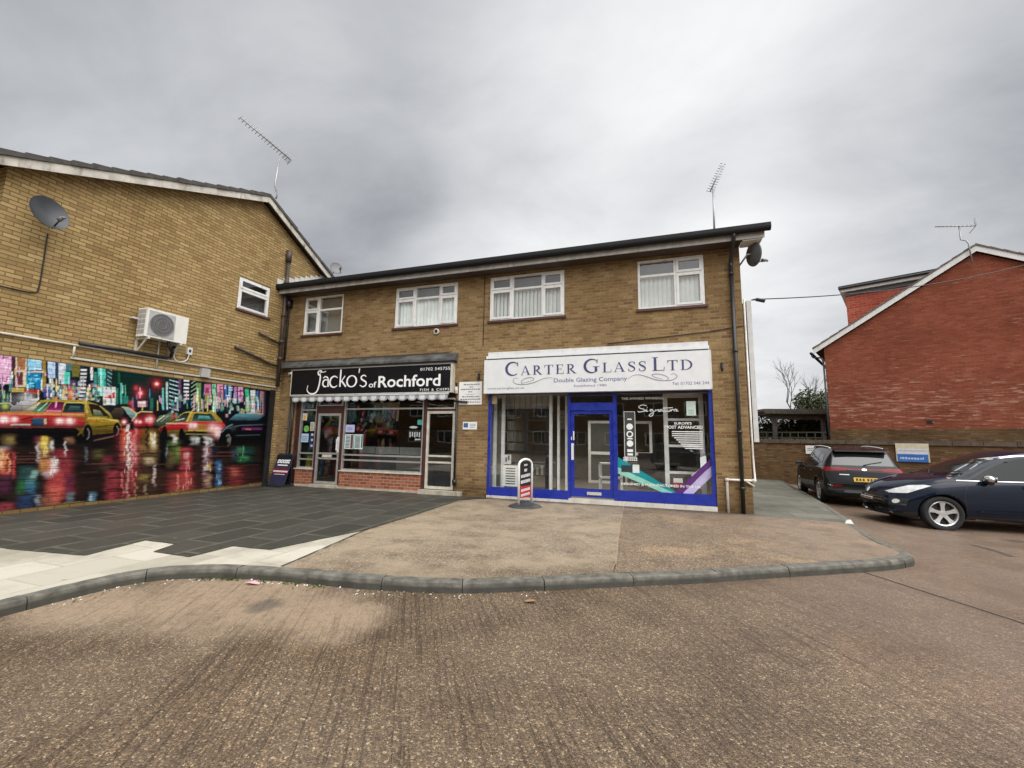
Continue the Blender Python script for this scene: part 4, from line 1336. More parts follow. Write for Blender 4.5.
mb.build('side_grille', plain('grille_grey', (.33, .34, .34), .5), t)
mb = MB()
for yy in (-.36, .34):
    mb.box(.0, .42, yy - .02, yy + .02, -.05, -.005)
    mb.prism([(0.0, -.36), (.04, -.36), (.36, -.05), (.30, -.05)], 'y', yy - .012, yy + .012)
    mb.box(.0, .03, yy - .02, yy + .02, -.40, .0)
    mb.build('bracket', M_ALUP, t)
    mb = MB()
mb.box(.02, .12, -.56, -.44, .40, .44)
mb.build('bracket', M_ALUP, t)
mb = MB()
mb.tube([(.3, .12, .02), (.3, .14, -.1), (.2, .3, -.22), (.12, .34, -.3)], .035)
mb.build('pipework', M_BLACK, t, True)
t = thing('power_isolator', 'small white switch box with a looped cable right of the air conditioner', 'switch box', (0, -2.93, 3.60))
mb = MB()
mb.box(.002, .07, -.06, .06, -.09, .09)
o = mb.build('box', M_WHITE, t)
mb = MB(); mb.box(.07, .078, -.025, .025, -.035, .035); mb.build('switch', M_INK, o)
mb = MB()
mb.tube(catmull([(.2, -.35, .05), (.12, -.4, -.2), (.08, -.25, -.33), (.05, -.05, -.25), (.05, 0, -.09)], 6), .014)
mb.build('cable', M_WHITE, t, True)


def dish(name, label, loc, aim, rad, mat, arm_dir, wall_pt, sub=None, group=None, lnb_len=.45):
    """satellite dish: loc = bowl centre, aim = facing direction, wall_pt = where the bracket meets its support"""
    t = thing(name, label, 'satellite dish', loc, 0, group)
    z = Vector(aim).normalized()
    q = z.to_track_quat('Z', 'Y').to_matrix().to_4x4()
    mb = MB()
    prof = [(rad * i / 10, .22 * rad * (i / 10) ** 2) for i in range(11)]
    prof += [(rad * 1.015, .22 * rad + .004)] + [(rad * (10 - i) / 10, .22 * rad * ((10 - i) / 10) ** 2 - .012) for i in range(11)]
    mb.lathe(prof, (0, 0, 0), 'z', 40)
    mb.v = [(p[0] * .9, p[1], p[2]) for p in mb.v]
    mb.xform(q)
    mb.build('bowl', mat, t, True)
    mb = MB()
    d = Vector(arm_dir).normalized()
    p0 = z * .0 + d * rad * .85 + z * .1 * rad
    p1 = z * lnb_len * .7 + d * rad * .6
    mb.tube([p0, p1], .014, 8)
    mb.build('feed_arm', M_BLACK, t, True)
    mb = MB()
    mb.tube([p1 + z * .03, p1 - z * .07], [.03, .042], 10)
    mb.tube([p1 + z * .03, p1 + z * .07 + d * .02], [.028, .022], 10)
    mb.build('receiver', plain('lnb_grey', (.17, .17, .175), .5), t, True)
    mb = MB()
    wp = Vector(wall_pt) - Vector(loc)
    mb.tube([-z * .02, -z * .10, wp], .02, 8)
    b2 = mb.build('bracket', M_STEEL, t, True)
    return t


dish('satellite_dish', 'large dark grey dish on the yellow gable above its looping cable', (.36, -5.99, 5.61), (.94, .08, .30), .325, M_GREYD, (.0, .30, -1.), (.0, -5.85, 5.62))
mb = MB()
mb.tube(catmull([(.02, -5.80, 5.36), (.015, -5.79, 4.6), (.015, -5.80, 4.22), (.015, -5.87, 4.14), (.015, -6.1, 4.12), (.015, -6.44, 4.12)], 5), .012, 6)
tag(mb.build('dish_cable', M_BLACK), 'black cable looping down the gable from the large dish', 'cable')


def aerial(name, label, foot, mast, boom0, boom1, nel, elw, updir=None, group='television aerials on the roofs', reflect=True):
    t = thing(name, label, 'aerial', foot, 0, group)
    F0 = Vector(foot)
    mb = MB()
    mb.tube([Vector(p) - F0 for p in mast], .024, 8)
    mb.build('mast', M_STEEL, t, True)
    a, b2 = Vector(boom0) - F0, Vector(boom1) - F0
    mb = MB()
    mb.tube([a, b2], .018, 6)
    d = (b2 - a).normalized()
    side = Vector(updir).normalized() if updir else d.cross(Vector((0, 0, 1))).normalized()
    o = mb.build('boom', M_STEEL, t, True)
    mb = MB()
    for i in range(nel):
        p = a + (b2 - a) * (i / (nel - 1))
        hw = elw * (1 - .35 * i / nel)
        mb.tube([p - side * hw, p + side * hw], .009, 5)
    mb.build('elements', M_STEEL, o, True)
    if reflect:
        mb = MB()
        nn = d.cross(side).normalized()
        for s_ in (-1, 1):
            for j in range(4):
                c = a - d * (.02 - .03 * j) + nn * s_ * (.03 + .07 * j)
                mb.tube([c - side * elw * 1.3, c + side * elw * 1.3], .006, 5)
            mb.tube([a, a + d * .09 + nn * s_ * .27], .007, 5)
        mb.build('reflector', M_STEEL, t, True)
    return t


aerial('aerial', 'long slanting aerial on a kinked mast above the gable ridge', (0.05, -.86, 8.95), [(0.05, -.86, 8.95), (.05, -.83, 9.1), (.05, -.92, 9.28), (.05, -.94, 9.4), (.05, -.87, 10.3)], (.1, -.50, 10.52), (-.1, -2.16, 10.78), 17, .13, updir=(.55, .1, .5))
dish('satellite_dish', 'small pale dish on the verge of the gable roof where the two roofs meet', (.28, 1.72, 7.62), (.75, -.55, .35), .25, plain('pale_dish', (.15, .155, .16), .5), (.6, .2, -.6), (.24, 1.5, 7.30), lnb_len=.3)

# ------------------------------------------------------------------ two-storey shop building
SB = thing('shop_building', 'two storey yellow brick building with a chip shop and a blue framed glass shop', 'building')
XR, DB, ZT = 13.2, 8.2, 6.05
WIN = [(.69, 2.19, 4.64, 5.92), (4.06, 6.09, 4.64, 5.90), (7.06, 9.13, 4.64, 5.91), (10.94, 12.45, 4.64, 5.91)]
JH = (.62, 6.16, -.1, 3.0)
CH = (7.08, 12.50, -.1, 3.0)
mb = MB()
wall_holes(mb, 0, XR, -.1, ZT + .12, WIN + [JH, CH], lambda u, v, d: (u, d, v), .24)
mb.quad((XR, 0, -.1), (XR, DB, -.1), (XR, DB, ZT), (XR, 0, ZT))
mb.quad((XR, DB, -.1), (0, DB, -.1), (0, DB, ZT), (XR, DB, ZT))
mb.add([(XR, 0, ZT), (XR, DB, ZT), (XR, DB / 2, ZT + 1.75)], [(0, 1, 2)])
mb.quad((.0, 0, -.1), (0, 0, ZT), (0, DB, ZT), (0, DB, -.1))
mb.build('wall', M_BRICKF, SB)
mb = MB()
mb.box(.3, XR - .05, .26, DB - .05, 3.12, 3.2)
mb.build('floor_slab', M_DARKROOM, SB)
mb = MB()
RP = .425
mb.prism([(-.42, 6.16), (DB / 2, 6.16 + RP * (DB / 2 + .42)), (DB / 2, 6.24 + RP * (DB / 2 + .42)), (-.42, 6.24)], 'x', .0, 13.68)
mb.prism([(DB + .42, 6.16), (DB + .42, 6.24), (DB / 2 + .001, 6.24 + RP * (DB / 2 + .42)), (DB / 2 + .001, 6.16 + RP * (DB / 2 + .42))], 'x', .0, 13.68)
mb.build('roof', M_TILE, SB)
mb = MB()
mb.box(.0, 13.62, -.395, -.37, 5.975, 6.15)
mb.build('fascia', plain('grey_fascia', (.42, .41, .39), .6, var=.2, dirt=(.25, .23, .2)), SB)
mb = MB()
mb.prism([(-.39, 5.96), (-.39, 6.15), (DB / 2, 6.15 + RP * (DB / 2 + .40)), (DB / 2, 5.96 + RP * (DB / 2 + .40))], 'x', 13.60, 13.64)
mb.prism([(-.368, 5.95), (-.0, 5.95), (-.0, 5.99), (-.368, 5.99)], 'x', 13.21, 13.598)
mb.build('bargeboard', M_WTRIM, SB)
mb = MB()
mb.box(.0, 13.2, -.368, -.002, 5.975, 6.0)
mb.build('soffit', M_SOFFIT, SB)
mb = MB()
pr = [(.072 * math.cos(a), .085 * math.sin(a)) for a in np.linspace(math.pi, 2 * math.pi, 9)]
pr = [(-.47 + p[0], 6.165 + p[1]) for p in pr] + [(-.405, 6.245), (-.535, 6.245)]
mb.prism(pr, 'x', -.12, 13.74)
for x in (3.1, 6.7, 10.3): mb.prism([(p[0] * 1.0 - .006 * (1 if p[0] < -.46 else -1), p[1] - .008) for p in pr], 'x', x, x + .12)
mb.build('gutter', plain('gutter_black', (.012, .012, .013), .6, spec=.2), SB)
mb = MB()
mb.tube(catmull([(13.02, -.45, 6.16), (13.02, -.45, 6.02), (13.01, -.25, 5.80), (13.0, -.08, 5.62), (13.0, -.07, 5.5)], 5), .042, 10)
mb.tube([(13.0, -.07, 5.52), (12.99, -.07, -.04)], .042, 10)
for z in (5.3, 3.5, 1.7, .5): mb.tube([(12.995, -.07, z), (12.995, -.07, z + .06)], .056, 10)
mb.build('downpipe', M_BLACK, SB, True)
mb = MB()
mb.tube([(.14, -.44, 6.16), (.12, -.3, 5.98), (.10, -.07, 5.8), (.10, -.06, 5.0), (.09, -.06, 3.9)], .03, 8)
mb.box(.02, .2, -.16, -.01, 5.62, 5.86)
mb.build('downpipe', M_BLACK, SB, True)
mb = MB()
mb.tube([(.09, -.05, 3.9), (.10, -.04, 3.86), (.5, -.035, 3.84), (5.9, -.03, 3.86)], .012, 6)
mb.build('wall_cable', M_BLACK, SB, True)
mb = MB()
mb.tube([(10.2, -.02, 3.86), (12.5, -.02, 4.02), (13.19, -.02, 4.11)], .010, 6)
mb.build('wall_cable', M_BLACK, SB, True)
mb = MB()
mb.tube([(6.90, -.012, 4.0), (6.91, -.012, 5.96)], .009, 6)
mb.build('wall_cable', M_BLACK, SB, True)
mb = MB()
mb.tube([(.47, -.04, 2.7), (.47, -.04, 1.0), (.47, -.04, .3)], .022, 8)
mb.build('pipe', M_BLACK, SB, True)
mb = MB()
mb.tube([(.60, -.05, 2.7), (.60, -.05, .9)], .03, 8)
mb.build('pipe', M_BLACK, SB, True)
mb = MB()
mb.tube([(6.19, -.05, 2.45), (6.19, -.05, .32)], .03, 8)
mb.tube([(6.10, -.05, 2.5), (6.50, -.05, 2.47)], .028, 8)
mb.box(6.15, 6.24, -.09, -.01, .28, .42)
mb.build('pipe', M_BLACK, SB, True)
# mortar-patched vertical crack line between the two units
Z = [(5.46, 5.46), (5.52, 5.52, 5.52), (5.515, 5.515, 5.515), (5.505, 5.505)]
P = lambda u, v, d: (u, d, v)
e = .008
upvc_window(SB, P, WIN[0][0] + e, WIN[0][1] - e, WIN[0][2] + .03, WIN[0][3] - e, [1.26], Z[0], [(0, 0), (0, 1)])
upvc_window(SB, P, WIN[1][0] + e, WIN[1][1] - e, WIN[1][2] + .03, WIN[1][3] - e, [4.73, 5.53], Z[1], [(0, 0), (0, 1), (2, 1), (2, 0)])
upvc_window(SB, P, WIN[2][0] + e, WIN[2][1] - e, WIN[2][2] + .03, WIN[2][3] - e, [7.71, 8.54], Z[2], [(0, 0), (0, 1), (2, 0), (2, 1)])
upvc_window(SB, P, WIN[3][0] + e, WIN[3][1] - e, WIN[3][2] + .03, WIN[3][3] - e, [11.81], Z[3], [(1, 0), (1, 1)])
mb = MB()
for x0, x1, z0, z1 in WIN: mb.box(x0 - .4, x1 + .4, .26, 2.4, z0 - .5, 6.0)
mb.build('upper_rooms', plain('upper_room', (.20, .20, .19), .9), SB)
# blinds and curtains behind the panes
M_BLIND = plain('vertical_blind', (.84, .86, .83), .8, var=.1, scale=3.)
M_NET = plain('net_curtain', (.82, .87, .84), .9, var=.10, scale=3.)


def slats(name, label, x0, x1, z0, z1, y, n, m, wavy=False):
    mb = MB()
    wd = (x1 - x0) / n
    if wavy:
        N = n * 6
        v, f = [], []
        for i in range(N + 1):
            x = x0 + (x1 - x0) * i / N
            yy = y + .02 * math.sin(i * 1.05) + .012 * math.sin(i * .31 + 1)
            v += [(x, yy, z0), (x, yy, z1)]
        f = [(2 * i, 2 * i + 2, 2 * i + 3, 2 * i + 1) for i in range(N)]
        mb.add(v, f)
        o = mb.build(name, m, None, True)
    else:
        for i in range(n):
            a = x0 + wd * i
            mb.quad((a, y + .035, z0), (a + wd * 1.05, y - .02, z0), (a + wd * 1.05, y - .02, z1), (a, y + .035, z1))
        mb.box(x0, x1, y - .02, y + .03, z1, z1 + .04)
        o = mb.build(name, m)
    return tag(o, label, 'curtain' if wavy else 'blind')


slats('net_curtain', 'pale gathered curtain in the middle three light window above the chip shop', 4.1, 6.05, 4.66, 5.50, .13, 17, M_NET, True)
slats('vertical_blind', 'white vertical blind in the three light window left above the glass shop sign', 7.1, 9.1, 4.66, 5.49, .13, 19, M_BLIND)
slats('vertical_blind', 'white vertical blind in the two light window nearest the satellite dish', 10.98, 12.42, 4.66, 5.48, .13, 14, M_BLIND)
t = thing('open_shutter', 'white framed screen leaning inside the leftmost upper window', 'screen', (1.3, .5, 4.62))
mb = MB()
A, B, C_, D_ = (.1, 0, .82), (.85, .25, .40), (.85, .25, .2), (.1, 0, .50)
for p, q in ((A, B), (D_, C_), (A, D_), (B, (.85, .25, -.1))): mb.tube([p, q], .028, 4)
mb.build('frame', M_UPVC, t)

# round flue, vents and little fittings on the front
def fitting(name, label, cat, x, z, build, y=-.002):
    t = thing(name, label, cat, (x, y, z))
    build(t)
    return t


def _flue(t):
    mb = MB()
    mb.lathe([(.0, -.0), (.085, .0), (.085, -.05), (.055, -.06), (.055, -.02), (0, -.02)], (0, 0, 0), 'y', 24)
    mb.build('collar', M_ALUP, t)
    mb = MB(); mb.lathe([(.05, -.022), (0, -.023)], (0, 0, 0), 'y', 20); mb.build('opening', M_BLACK, t)


fitting('flue', 'round boiler flue below the middle upper window over the chip shop', 'flue', 5.48, 4.48, _flue)


def _hook(t):
    mb = MB()
    mb.tube([(0, 0, .08), (0, -.06, .05), (0, -.08, -.02), (.0, -.03, -.08)], .018, 8)
    mb.box(-.03, .03, -.012, .002, -.04, .12)
    mb.build('bracket', M_BLACK, t)


fitting('wall_hook', 'black hook on the brick pier between the two shop signs', 'hook', 6.8, 3.12, _hook)
fitting('wall_hook', 'black hook on the brick right of the white glass shop sign', 'hook', 12.72, 3.17, _hook)


def _lamp(t):
    mb = MB()
    mb.box(-.05, .05, -.08, 0, -.03, .05)
    mb.build('backplate', M_WTRIM, t)
    mb = MB()
    mb.tube([(.0, -.05, .0), (.14, -.12, .02)], [.05, .035], 10)
    mb.build('lamp_head', M_WHITE, t, True)


fitting('wall_lamp', 'small white lamp at the left end of the black chip shop sign', 'lamp', .38, 3.43, _lamp)


def _pir(t):
    mb = MB()
    mb.box(-.03, .03, -.05, 0, -.09, .09)
    mb.build('case', M_WHITE, t)
    mb = MB(); mb.box(-.022, .022, -.056, -.05, -.08, .0); mb.build('lens', M_ALU, t)


fitting('movement_sensor', 'slim white sensor beside the right end of the chip shop sign', 'sensor', 6.16, 2.80, _pir)

# white gas pipe at the corner
mb = MB()
mb.tube([(12.70, -.06, -.04), (12.70, -.06, .69), (12.72, -.06, .70), (13.24, -.06, .70)], .026, 10)
mb.tube([(13.05, -.06, .70), (13.22, -.05, .58)], .022, 8)
mb.tube([(13.25, -.06, .70), (13.26, .03, .72), (13.26, .1, 1.2), (13.26, .1, 4.75)], .022, 8)
for x in (12.70, 13.22): mb.tube([(x, -.06, .665), (x, -.06, .735)], .04, 10)
mb.build('gas_pipe', plain('white_gas_pipe', (.68, .64, .58), .5, var=.2, dirt=(.40, .34, .27)), SB, True)

# big board on the side wall, seen on edge
t = thing('side_signboard', 'tall white signboard on the side wall seen edge on', 'sign', (13.2, .28, 1.52))
mb = MB(); mb.box(.14, .24, .0, 3.2, 0, 3.25); mb.build('panel', plain('panel_offwhite', (.60, .605, .60), .5), t)
mb = MB()
mb.box(.03, .138, .02, 3.18, .02, 3.2)
for y in (.3, 1.6, 2.9): mb.box(0, .05, y, y + .05, .1, 3.1)
mb.build('backing_frame', M_BLACK, t)
t = thing('security_camera', 'small black camera at the top of the tall side signboard', 'camera', (13.5, .26, 4.80))
mb = MB()
mb.tube([(-.05, .02, -.02), (.06, -.02, -.03)], .016, 8)
mb.build('arm', M_BLACK, t)
mb = MB()
mb.tube([(.04, .0, -.02), (.20, -.06, -.09)], [.04, .045], 12)
mb.build('body', M_BLACK, t)

dish('satellite_dish', 'grey dish on a bracket at the right hand corner under the eaves', (13.42, -.12, 5.72), (.88, .42, .08), .27, plain('mesh_dish', (.115, .118, .122), .55), (.1, -.2, -1.), (13.2, .05, 5.55), lnb_len=.42)
aerial('aerial', 'short steep aerial standing on the roof of the shop building', (12.85, 1.0, 6.75), [(12.85, 1.0, 6.70), (12.88, 1.0, 8.1)], (12.80, 1.0, 8.02), (13.14, 1.0, 8.74), 12, .10, updir=(1., .0, -.45), reflect=False)
for o in list(COL.objects)[-1:]:
    pass

# ------------------------------------------------------------------ chip shop front
M_MAROON = plain('maroon_timber', (.060, .020, .018), .5, var=.3)
M_SIGNK = plain('black_sign_face', (.008, .008, .010), .35, var=.2, spec=.18)
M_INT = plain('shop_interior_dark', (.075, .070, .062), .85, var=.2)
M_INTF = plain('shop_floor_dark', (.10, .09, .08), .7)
M_CONC = plain('threshold_concrete', (.42, .38, .30), .9, var=.25, scale=4., bump=.4, dirt=(.22, .19, .15))
FYJ = .10
jf = MB()


def frame_rect(mb, x0, x1, z0, z1, w, y0, y1, mi=0):
    mb.box(x0, x1, y0, y1, z0, z0 + w, mi)
    mb.box(x0, x1, y0, y1, z1 - w, z1, mi)
    mb.box(x0, x0 + w, y0, y1, z0 + w, z1 - w, mi)
    mb.box(x1 - w, x1, y0, y1, z0 + w, z1 - w, mi)


def paneq(mb, x0, x1, z0, z1, y):
    mb.quad((x0, y, z0), (x1, y, z0), (x1, y, z1), (x0, y, z1))


# window 1
def shop_window(parent, x0, x1, z0, z1, rails, w=.045, y0=.08, y1=.16, mats=None, glass=None, posts=()):
    m = mats or M_ALU
    mb = MB()
    frame_rect(mb, x0, x1, z0, z1, w, y0, y1)
    for r in rails: mb.box(x0 + w, x1 - w, y0 + .004, y1 - .004, r - w / 2, r + w / 2)
    for p in posts: mb.box(p - w / 2, p + w / 2, y0 + .002, y1 - .002, z0 + w, z1 - w)
    o = mb.build('shop_window', m, parent)
    mb = MB()
    paneq(mb, x0 + w, x1 - w, z0 + w, z1 - w, (y0 + y1) / 2)
    mb.build('pane', glass or M_GLASS, o)
    return o


def shop_door(parent, x0, x1, z0, z1, rails, m, w=.07, handle=None, letter=None, wb=None):
    mb = MB()
    frame_rect(mb, x0, x1, z0, z1, w, .07, .12)
    if wb: mb.box(x0 + w, x1 - w, .072, .118, z0 + w, z0 + wb)
    for r in rails: mb.box(x0 + w, x1 - w, .074, .116, r - .025, r + .025)
    o = mb.build('door', m, parent)
    mb = MB()
    paneq(mb, x0 + w, x1 - w, z0 + (wb or w), z1 - w, .095)
    mb.build('pane', M_GLASSD, o)
    if handle:
        mb = MB()
        x, a, b = handle
        mb.box(x - .03, x + .03, .045, .07, a, b)
        mb.tube([(x, .05, a + .05), (x, .0, a + .08), (x, .0, b - .08), (x, .05, b - .05)], .016, 8)
        mb.build('handle', M_WTRIM, o)
    if letter:
        a, b, c, d = letter
        mb = MB(); mb.box(a, b, .06, .075, c, d)
        mb.build('letter_plate', M_ALUP, o)
    return o


shop_window(SB, .79, 1.42, .53, 2.62, [.80, .98, 2.30], glass=M_GLASSD)
shop_window(SB, 2.43, 5.13, .52, 2.66, [.82, .97, 2.32], glass=M_GLASSD)
shop_door(SB, 1.49, 2.34, .10, 2.19, [.84, .99], M_ALU, handle=(2.29, 1.02, 1.48), letter=(1.74, 2.08, .875, .955))
shop_door(SB, 5.24, 6.10, .13, 2.24, [.84, 1.01], M_ALUP)
mb = MB(); mb.box(5.27, 5.33, .03, .07, 1.2, 1.5); 
fm = MB()
frame_rect(fm, 1.47, 2.36, 2.42, 2.66, .03, .07, .13)
o = fm.build('fanlight', M_ALUP, SB)
mb = MB(); paneq(mb, 1.5, 2.33, 2.45, 2.63, .1); mb.build('pane', M_GLASSD, o)
fm = MB(); frame_rect(fm, 5.20, 6.09, 2.30, 2.60, .035, .07, .13); o = fm.build('fanlight', M_ALUP, SB)
mb = MB(); paneq(mb, 5.235, 6.055, 2.335, 2.565, .1); mb.build('pane', M_GLASSD, o)
mb = MB()
mb.box(.63, .79, .06, .24, -.02, 3.0)
mb.box(1.42, 1.488, .062, .24, -.02, 2.42)
mb.box(2.342, 2.43, .062, .24, -.02, 2.42)
mb.box(5.13, 5.238, .062, .24, -.02, 3.0)
mb.box(6.102, 6.155, .062, .24, -.02, 3.0)
mb.box(1.488, 2.342, .064, .24, 2.195, 2.42)
mb.box(5.238, 6.102, .064, .24, 2.243, 2.30)
mb.box(.79, 5.13, .14, .24, 2.66, 3.0)
mb.box(5.238, 6.102, .14, .24, 2.60, 3.0)
mb.build('shopfront_timber', M_MAROON, SB)
mb = MB()
mb.box(.79, 1.42, .03, .2, -.05, .50)
mb.box(2.43, 5.13, .03, .2, -.05, .49)
mb.build('stall_riser', M_BRICKR, SB)
mb = MB()
mb.box(.76, 1.44, .0, .2, .50, .53)
mb.box(2.41, 5.14, .0, .2, .49, .52)
mb.build('sill', M_ALUP, SB)
mb = MB()
mb.box(1.45, 2.40, -.10, .3, -.08, .085)
mb.box(5.15, 6.4, -.12, .3, -.08, .11)
mb.box(.66, 1.45, -.03, .03, -.08, .05)
mb.box(2.40, 5.15, -.03, .03, -.08, .045)
mb.build('doorstep', M_CONC, SB)
# the room behind
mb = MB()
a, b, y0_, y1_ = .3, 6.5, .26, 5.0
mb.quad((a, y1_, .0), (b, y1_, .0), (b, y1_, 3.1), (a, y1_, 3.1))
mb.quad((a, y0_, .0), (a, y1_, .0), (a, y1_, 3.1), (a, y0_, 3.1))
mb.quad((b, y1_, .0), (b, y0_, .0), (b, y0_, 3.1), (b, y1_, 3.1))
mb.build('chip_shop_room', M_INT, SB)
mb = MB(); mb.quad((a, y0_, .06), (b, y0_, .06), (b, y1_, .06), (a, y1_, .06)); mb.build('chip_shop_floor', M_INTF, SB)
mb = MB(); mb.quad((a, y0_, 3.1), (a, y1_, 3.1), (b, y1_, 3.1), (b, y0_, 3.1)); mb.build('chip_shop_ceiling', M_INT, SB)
t = thing('serving_counter', 'grey panelled counter inside the chip shop window', 'counter', (3.4, 1.0, .06))
mb = MB(); mb.box(-1.05, 1.2, 0, .7, 0, 1.14); mb.build('body', plain('counter_dark', (.09, .09, .09), .5), t)
mb = MB()
for i, (p, q) in enumerate(((-1.04, -.48), (-.45, .40), (.43, 1.18))): mb.box(p, q, -.02, -.002, .92, 1.14)
mb.build('front_panel', plain('counter_grey', (.33, .345, .34), .4), t)
t = thing('frying_range', 'dark frying range against the back wall of the chip shop', 'range', (3.2, 4.2, .06))
mb = MB(); mb.box(-1.8, 1.8, 0, .7, 0, 1.0); mb.build('body', plain('range_steel', (.20, .2, .2), .35, metal=.6), t)
mb = MB(); mb.box(-1.8, 1.8, .3, .7, 1.0, 1.75); mb.build('hood', plain('range_hood', (.16, .16, .16), .35, metal=.6), t)

# sign, hood, scalloped pelmet
t = thing('shop_sign', 'long black sign with white script and sans lettering over the chip shop', 'sign', (0, 0, 0))
mb = MB(); mb.box(.54, 6.02, -.13, .04, 2.76, 3.51); mb.build('panel', M_SIGNK, t)
mb = MB()
mb.box(6.022, 6.09, -.145, .04, 2.73, 3.55)
mb.box(.52, 6.02, -.145, .0, 2.73, 2.757)
mb.box(.515, .537, -.14, .02, 2.73, 3.5)
mb.build('edge_trim', M_ALUP, t)
mb = MB()
ys = -.133
pen = lambda m: (lambda s: m * (.45 + .55 * math.sin(math.pi * min(1, s * 1.05)) ** .8))
# the swashed J and the light humanist letters of the name
ribbon(mb, [(1.60, 3.40), (1.68, 3.45), (1.62, 3.49), (1.545, 3.44), (1.57, 3.36), (1.63, 3.34), (1.635, 3.2), (1.60, 2.98), (1.53, 2.83), (1.40, 2.775), (1.26, 2.80), (1.17, 2.90), (1.19, 3.04)], lambda s: .022 + .030 * math.sin(math.pi * s), ys, n=8)
ribbon(mb, [(1.545, 3.44), (1.60, 3.47), (1.72, 3.43), (1.84, 3.455)], lambda s: .022, ys - .0004, n=8)
L_ = {'a': (1.73, 1.96), 'c': (2.0, 2.25)}
tk = lambda a, b: (lambda s: a + (b - a) * abs(math.sin(2 * math.pi * s)))


def oval(mb, cx, cz, rx, rz, a0, a1, wf, y):
    n = 36
    ribbon(mb, [(cx + rx * math.cos(R(a)), cz + rz * math.sin(R(a))) for a in np.linspace(a0, a1, n)], wf, y, n=1)


oval(mb, 1.845, 3.09, .095, .105, 60, 300, lambda s: .03 + .022 * math.sin(math.pi * s), ys)
ribbon(mb, [(1.75, 3.25), (1.83, 3.29), (1.92, 3.25), (1.945, 3.14), (1.945, 3.05), (1.955, 2.975)], lambda s: .035 + .018 * s, ys - .0004, n=6)
ribbon(mb, [(1.94, 3.18), (1.86, 3.195)], lambda s: .025, ys - .0008, n=2)
oval(mb, 2.165, 3.125, .155, .165, 42, 318, lambda s: .024 + .034 * math.sin(math.pi * s), ys)
ribbon(mb, [(2.385, 2.965), (2.385, 3.49)], lambda s: .052, ys, n=2)
ribbon(mb, [(2.41, 3.11), (2.55, 3.29)], lambda s: .03, ys - .0004, n=2)
ribbon(mb, [(2.44, 3.14), (2.60, 2.965)], lambda s: .05, ys - .0008, n=2)
oval(mb, 2.795, 3.125, .165, .165, 90, 450, lambda s: .028 + .03 * abs(math.sin(2 * math.pi * s)), ys)
ribbon(mb, [(3.05, 3.50), (3.035, 3.36)], lambda s: .045 - .02 * s, ys, n=2)
ribbon(mb, [(3.30, 3.25), (3.22, 3.29), (3.13, 3.25), (3.14, 3.18), (3.22, 3.13), (3.30, 3.08), (3.29, 2.99), (3.19, 2.955), (3.09, 3.0)], lambda s: .026 + .024 * math.sin(math.pi * s), ys, n=6)
put_text(mb, 'of', 3.40, 3.66, 2.925, .17, ys, bold=.012)
put_text(mb, 'Rochford', 3.72, 5.72, 2.925, .335, ys, bold=.018)
put_text(mb, '01702 545755', 5.08, 6.0, 3.355, .085, ys, bold=.004, space=1.05)
put_text(mb, 'FISH & CHIPS', 5.10, 5.99, 2.785, .072, ys, bold=.006, space=1.35)
mb.build('lettering', emit_mat('white_vinyl', (.86, .86, .85), .0), t)
t = thing('canopy_hood', 'weathered grey lead hood above the black chip shop sign', 'canopy', (0, 0, 0))
mb = MB()
mb.prism([(-.003, 3.84), (-.003, 3.60), (-.20, 3.60), (-.20, 3.66)], 'x', .10, 6.16)
mb.build('lead_cover', M_LEAD, t)
mb = MB()
mb.box(.3, 6.12, -.17, -.0, 3.555, 3.598)
mb.build('hood_board', M_BLACK, t)
mb = MB()
mb.box(.5, 6.1, -.15, .0, 3.515, 3.553)
mb.build('hood_rail', plain('grey_rail', (.30, .29, .27), .6), t)
t = thing('scalloped_pelmet', 'grey striped scalloped awning edge hanging below the chip shop sign', 'awning', (0, 0, 0))
mb = MB()
n = 17
x0p, x1p = .66, 5.98
wd = (x1p - x0p) / n
for i in range(n):
    c = x0p + wd * (i + .5)
    pts = [(c - wd / 2, 2.66)] + [(c + wd / 2 * math.cos(a), 2.60 - .085 * math.sin(a)) for a in np.linspace(math.pi, 2 * math.pi, 13)[::1]]
    pts = [(c - wd / 2, 2.67)] + [(c - wd / 2 * math.cos(a), 2.615 - .095 * math.sin(a)) for a in np.linspace(0, math.pi, 13)] + [(c + wd / 2, 2.67)]
    dy = .0
    mb.prism(pts, 'y', -.185 - .004 * (i % 2), -.179 - .004 * (i % 2), 0)
    mb.prism([(c - wd * .28, 2.668), (c - wd * .28, 2.60), (c - wd * .18, 2.55), (c + wd * .18, 2.55), (c + wd * .28, 2.60), (c + wd * .28, 2.668)], 'y', -.1935 - .0, -.1902, 1)
mb.build('scallops', [plain('awning_grey', (.36, .375, .39), .7), plain('awning_pale', (.66, .67, .67), .7)], t)
mb = MB()
mb.tube([(.64, -.18, 2.69), (6.0, -.18, 2.69)], .028, 10)
mb.build('roller', plain('awning_tube', (.45, .47, .49), .4), t, True)

# notices stuck on the chip shop glass
def poster(label, x0, x1, z0, z1, y, bg, rows=(), cat='poster', name='poster', ink=(.05, .05, .06), blocks=()):
    t = thing(name, label, cat, ((x0 + x1) / 2, y, z0))
    w_, h_ = (x1 - x0), (z1 - z0)
    mb = MB(); mb.box(-w_ / 2, w_ / 2, 0, .004, 0, h_)
    mb.build('sheet', plain('paper', bg, .6, var=.05), t)
    if rows:
        mb = MB()
        for (a, b, c, d) in rows: mb.box((a - .5) * w_, (b - .5) * w_, -.003, -.0005, c * h_, d * h_)
        mb.build('print', plain('print_ink', ink, .6), t)
    for (a, b, c, d, col) in blocks:
        mb = MB(); mb.box((a - .5) * w_, (b - .5) * w_, -.0025, -.0005, c * h_, d * h_)
        mb.build('colour_block', plain('print_colour', col, .6), t)
    return t


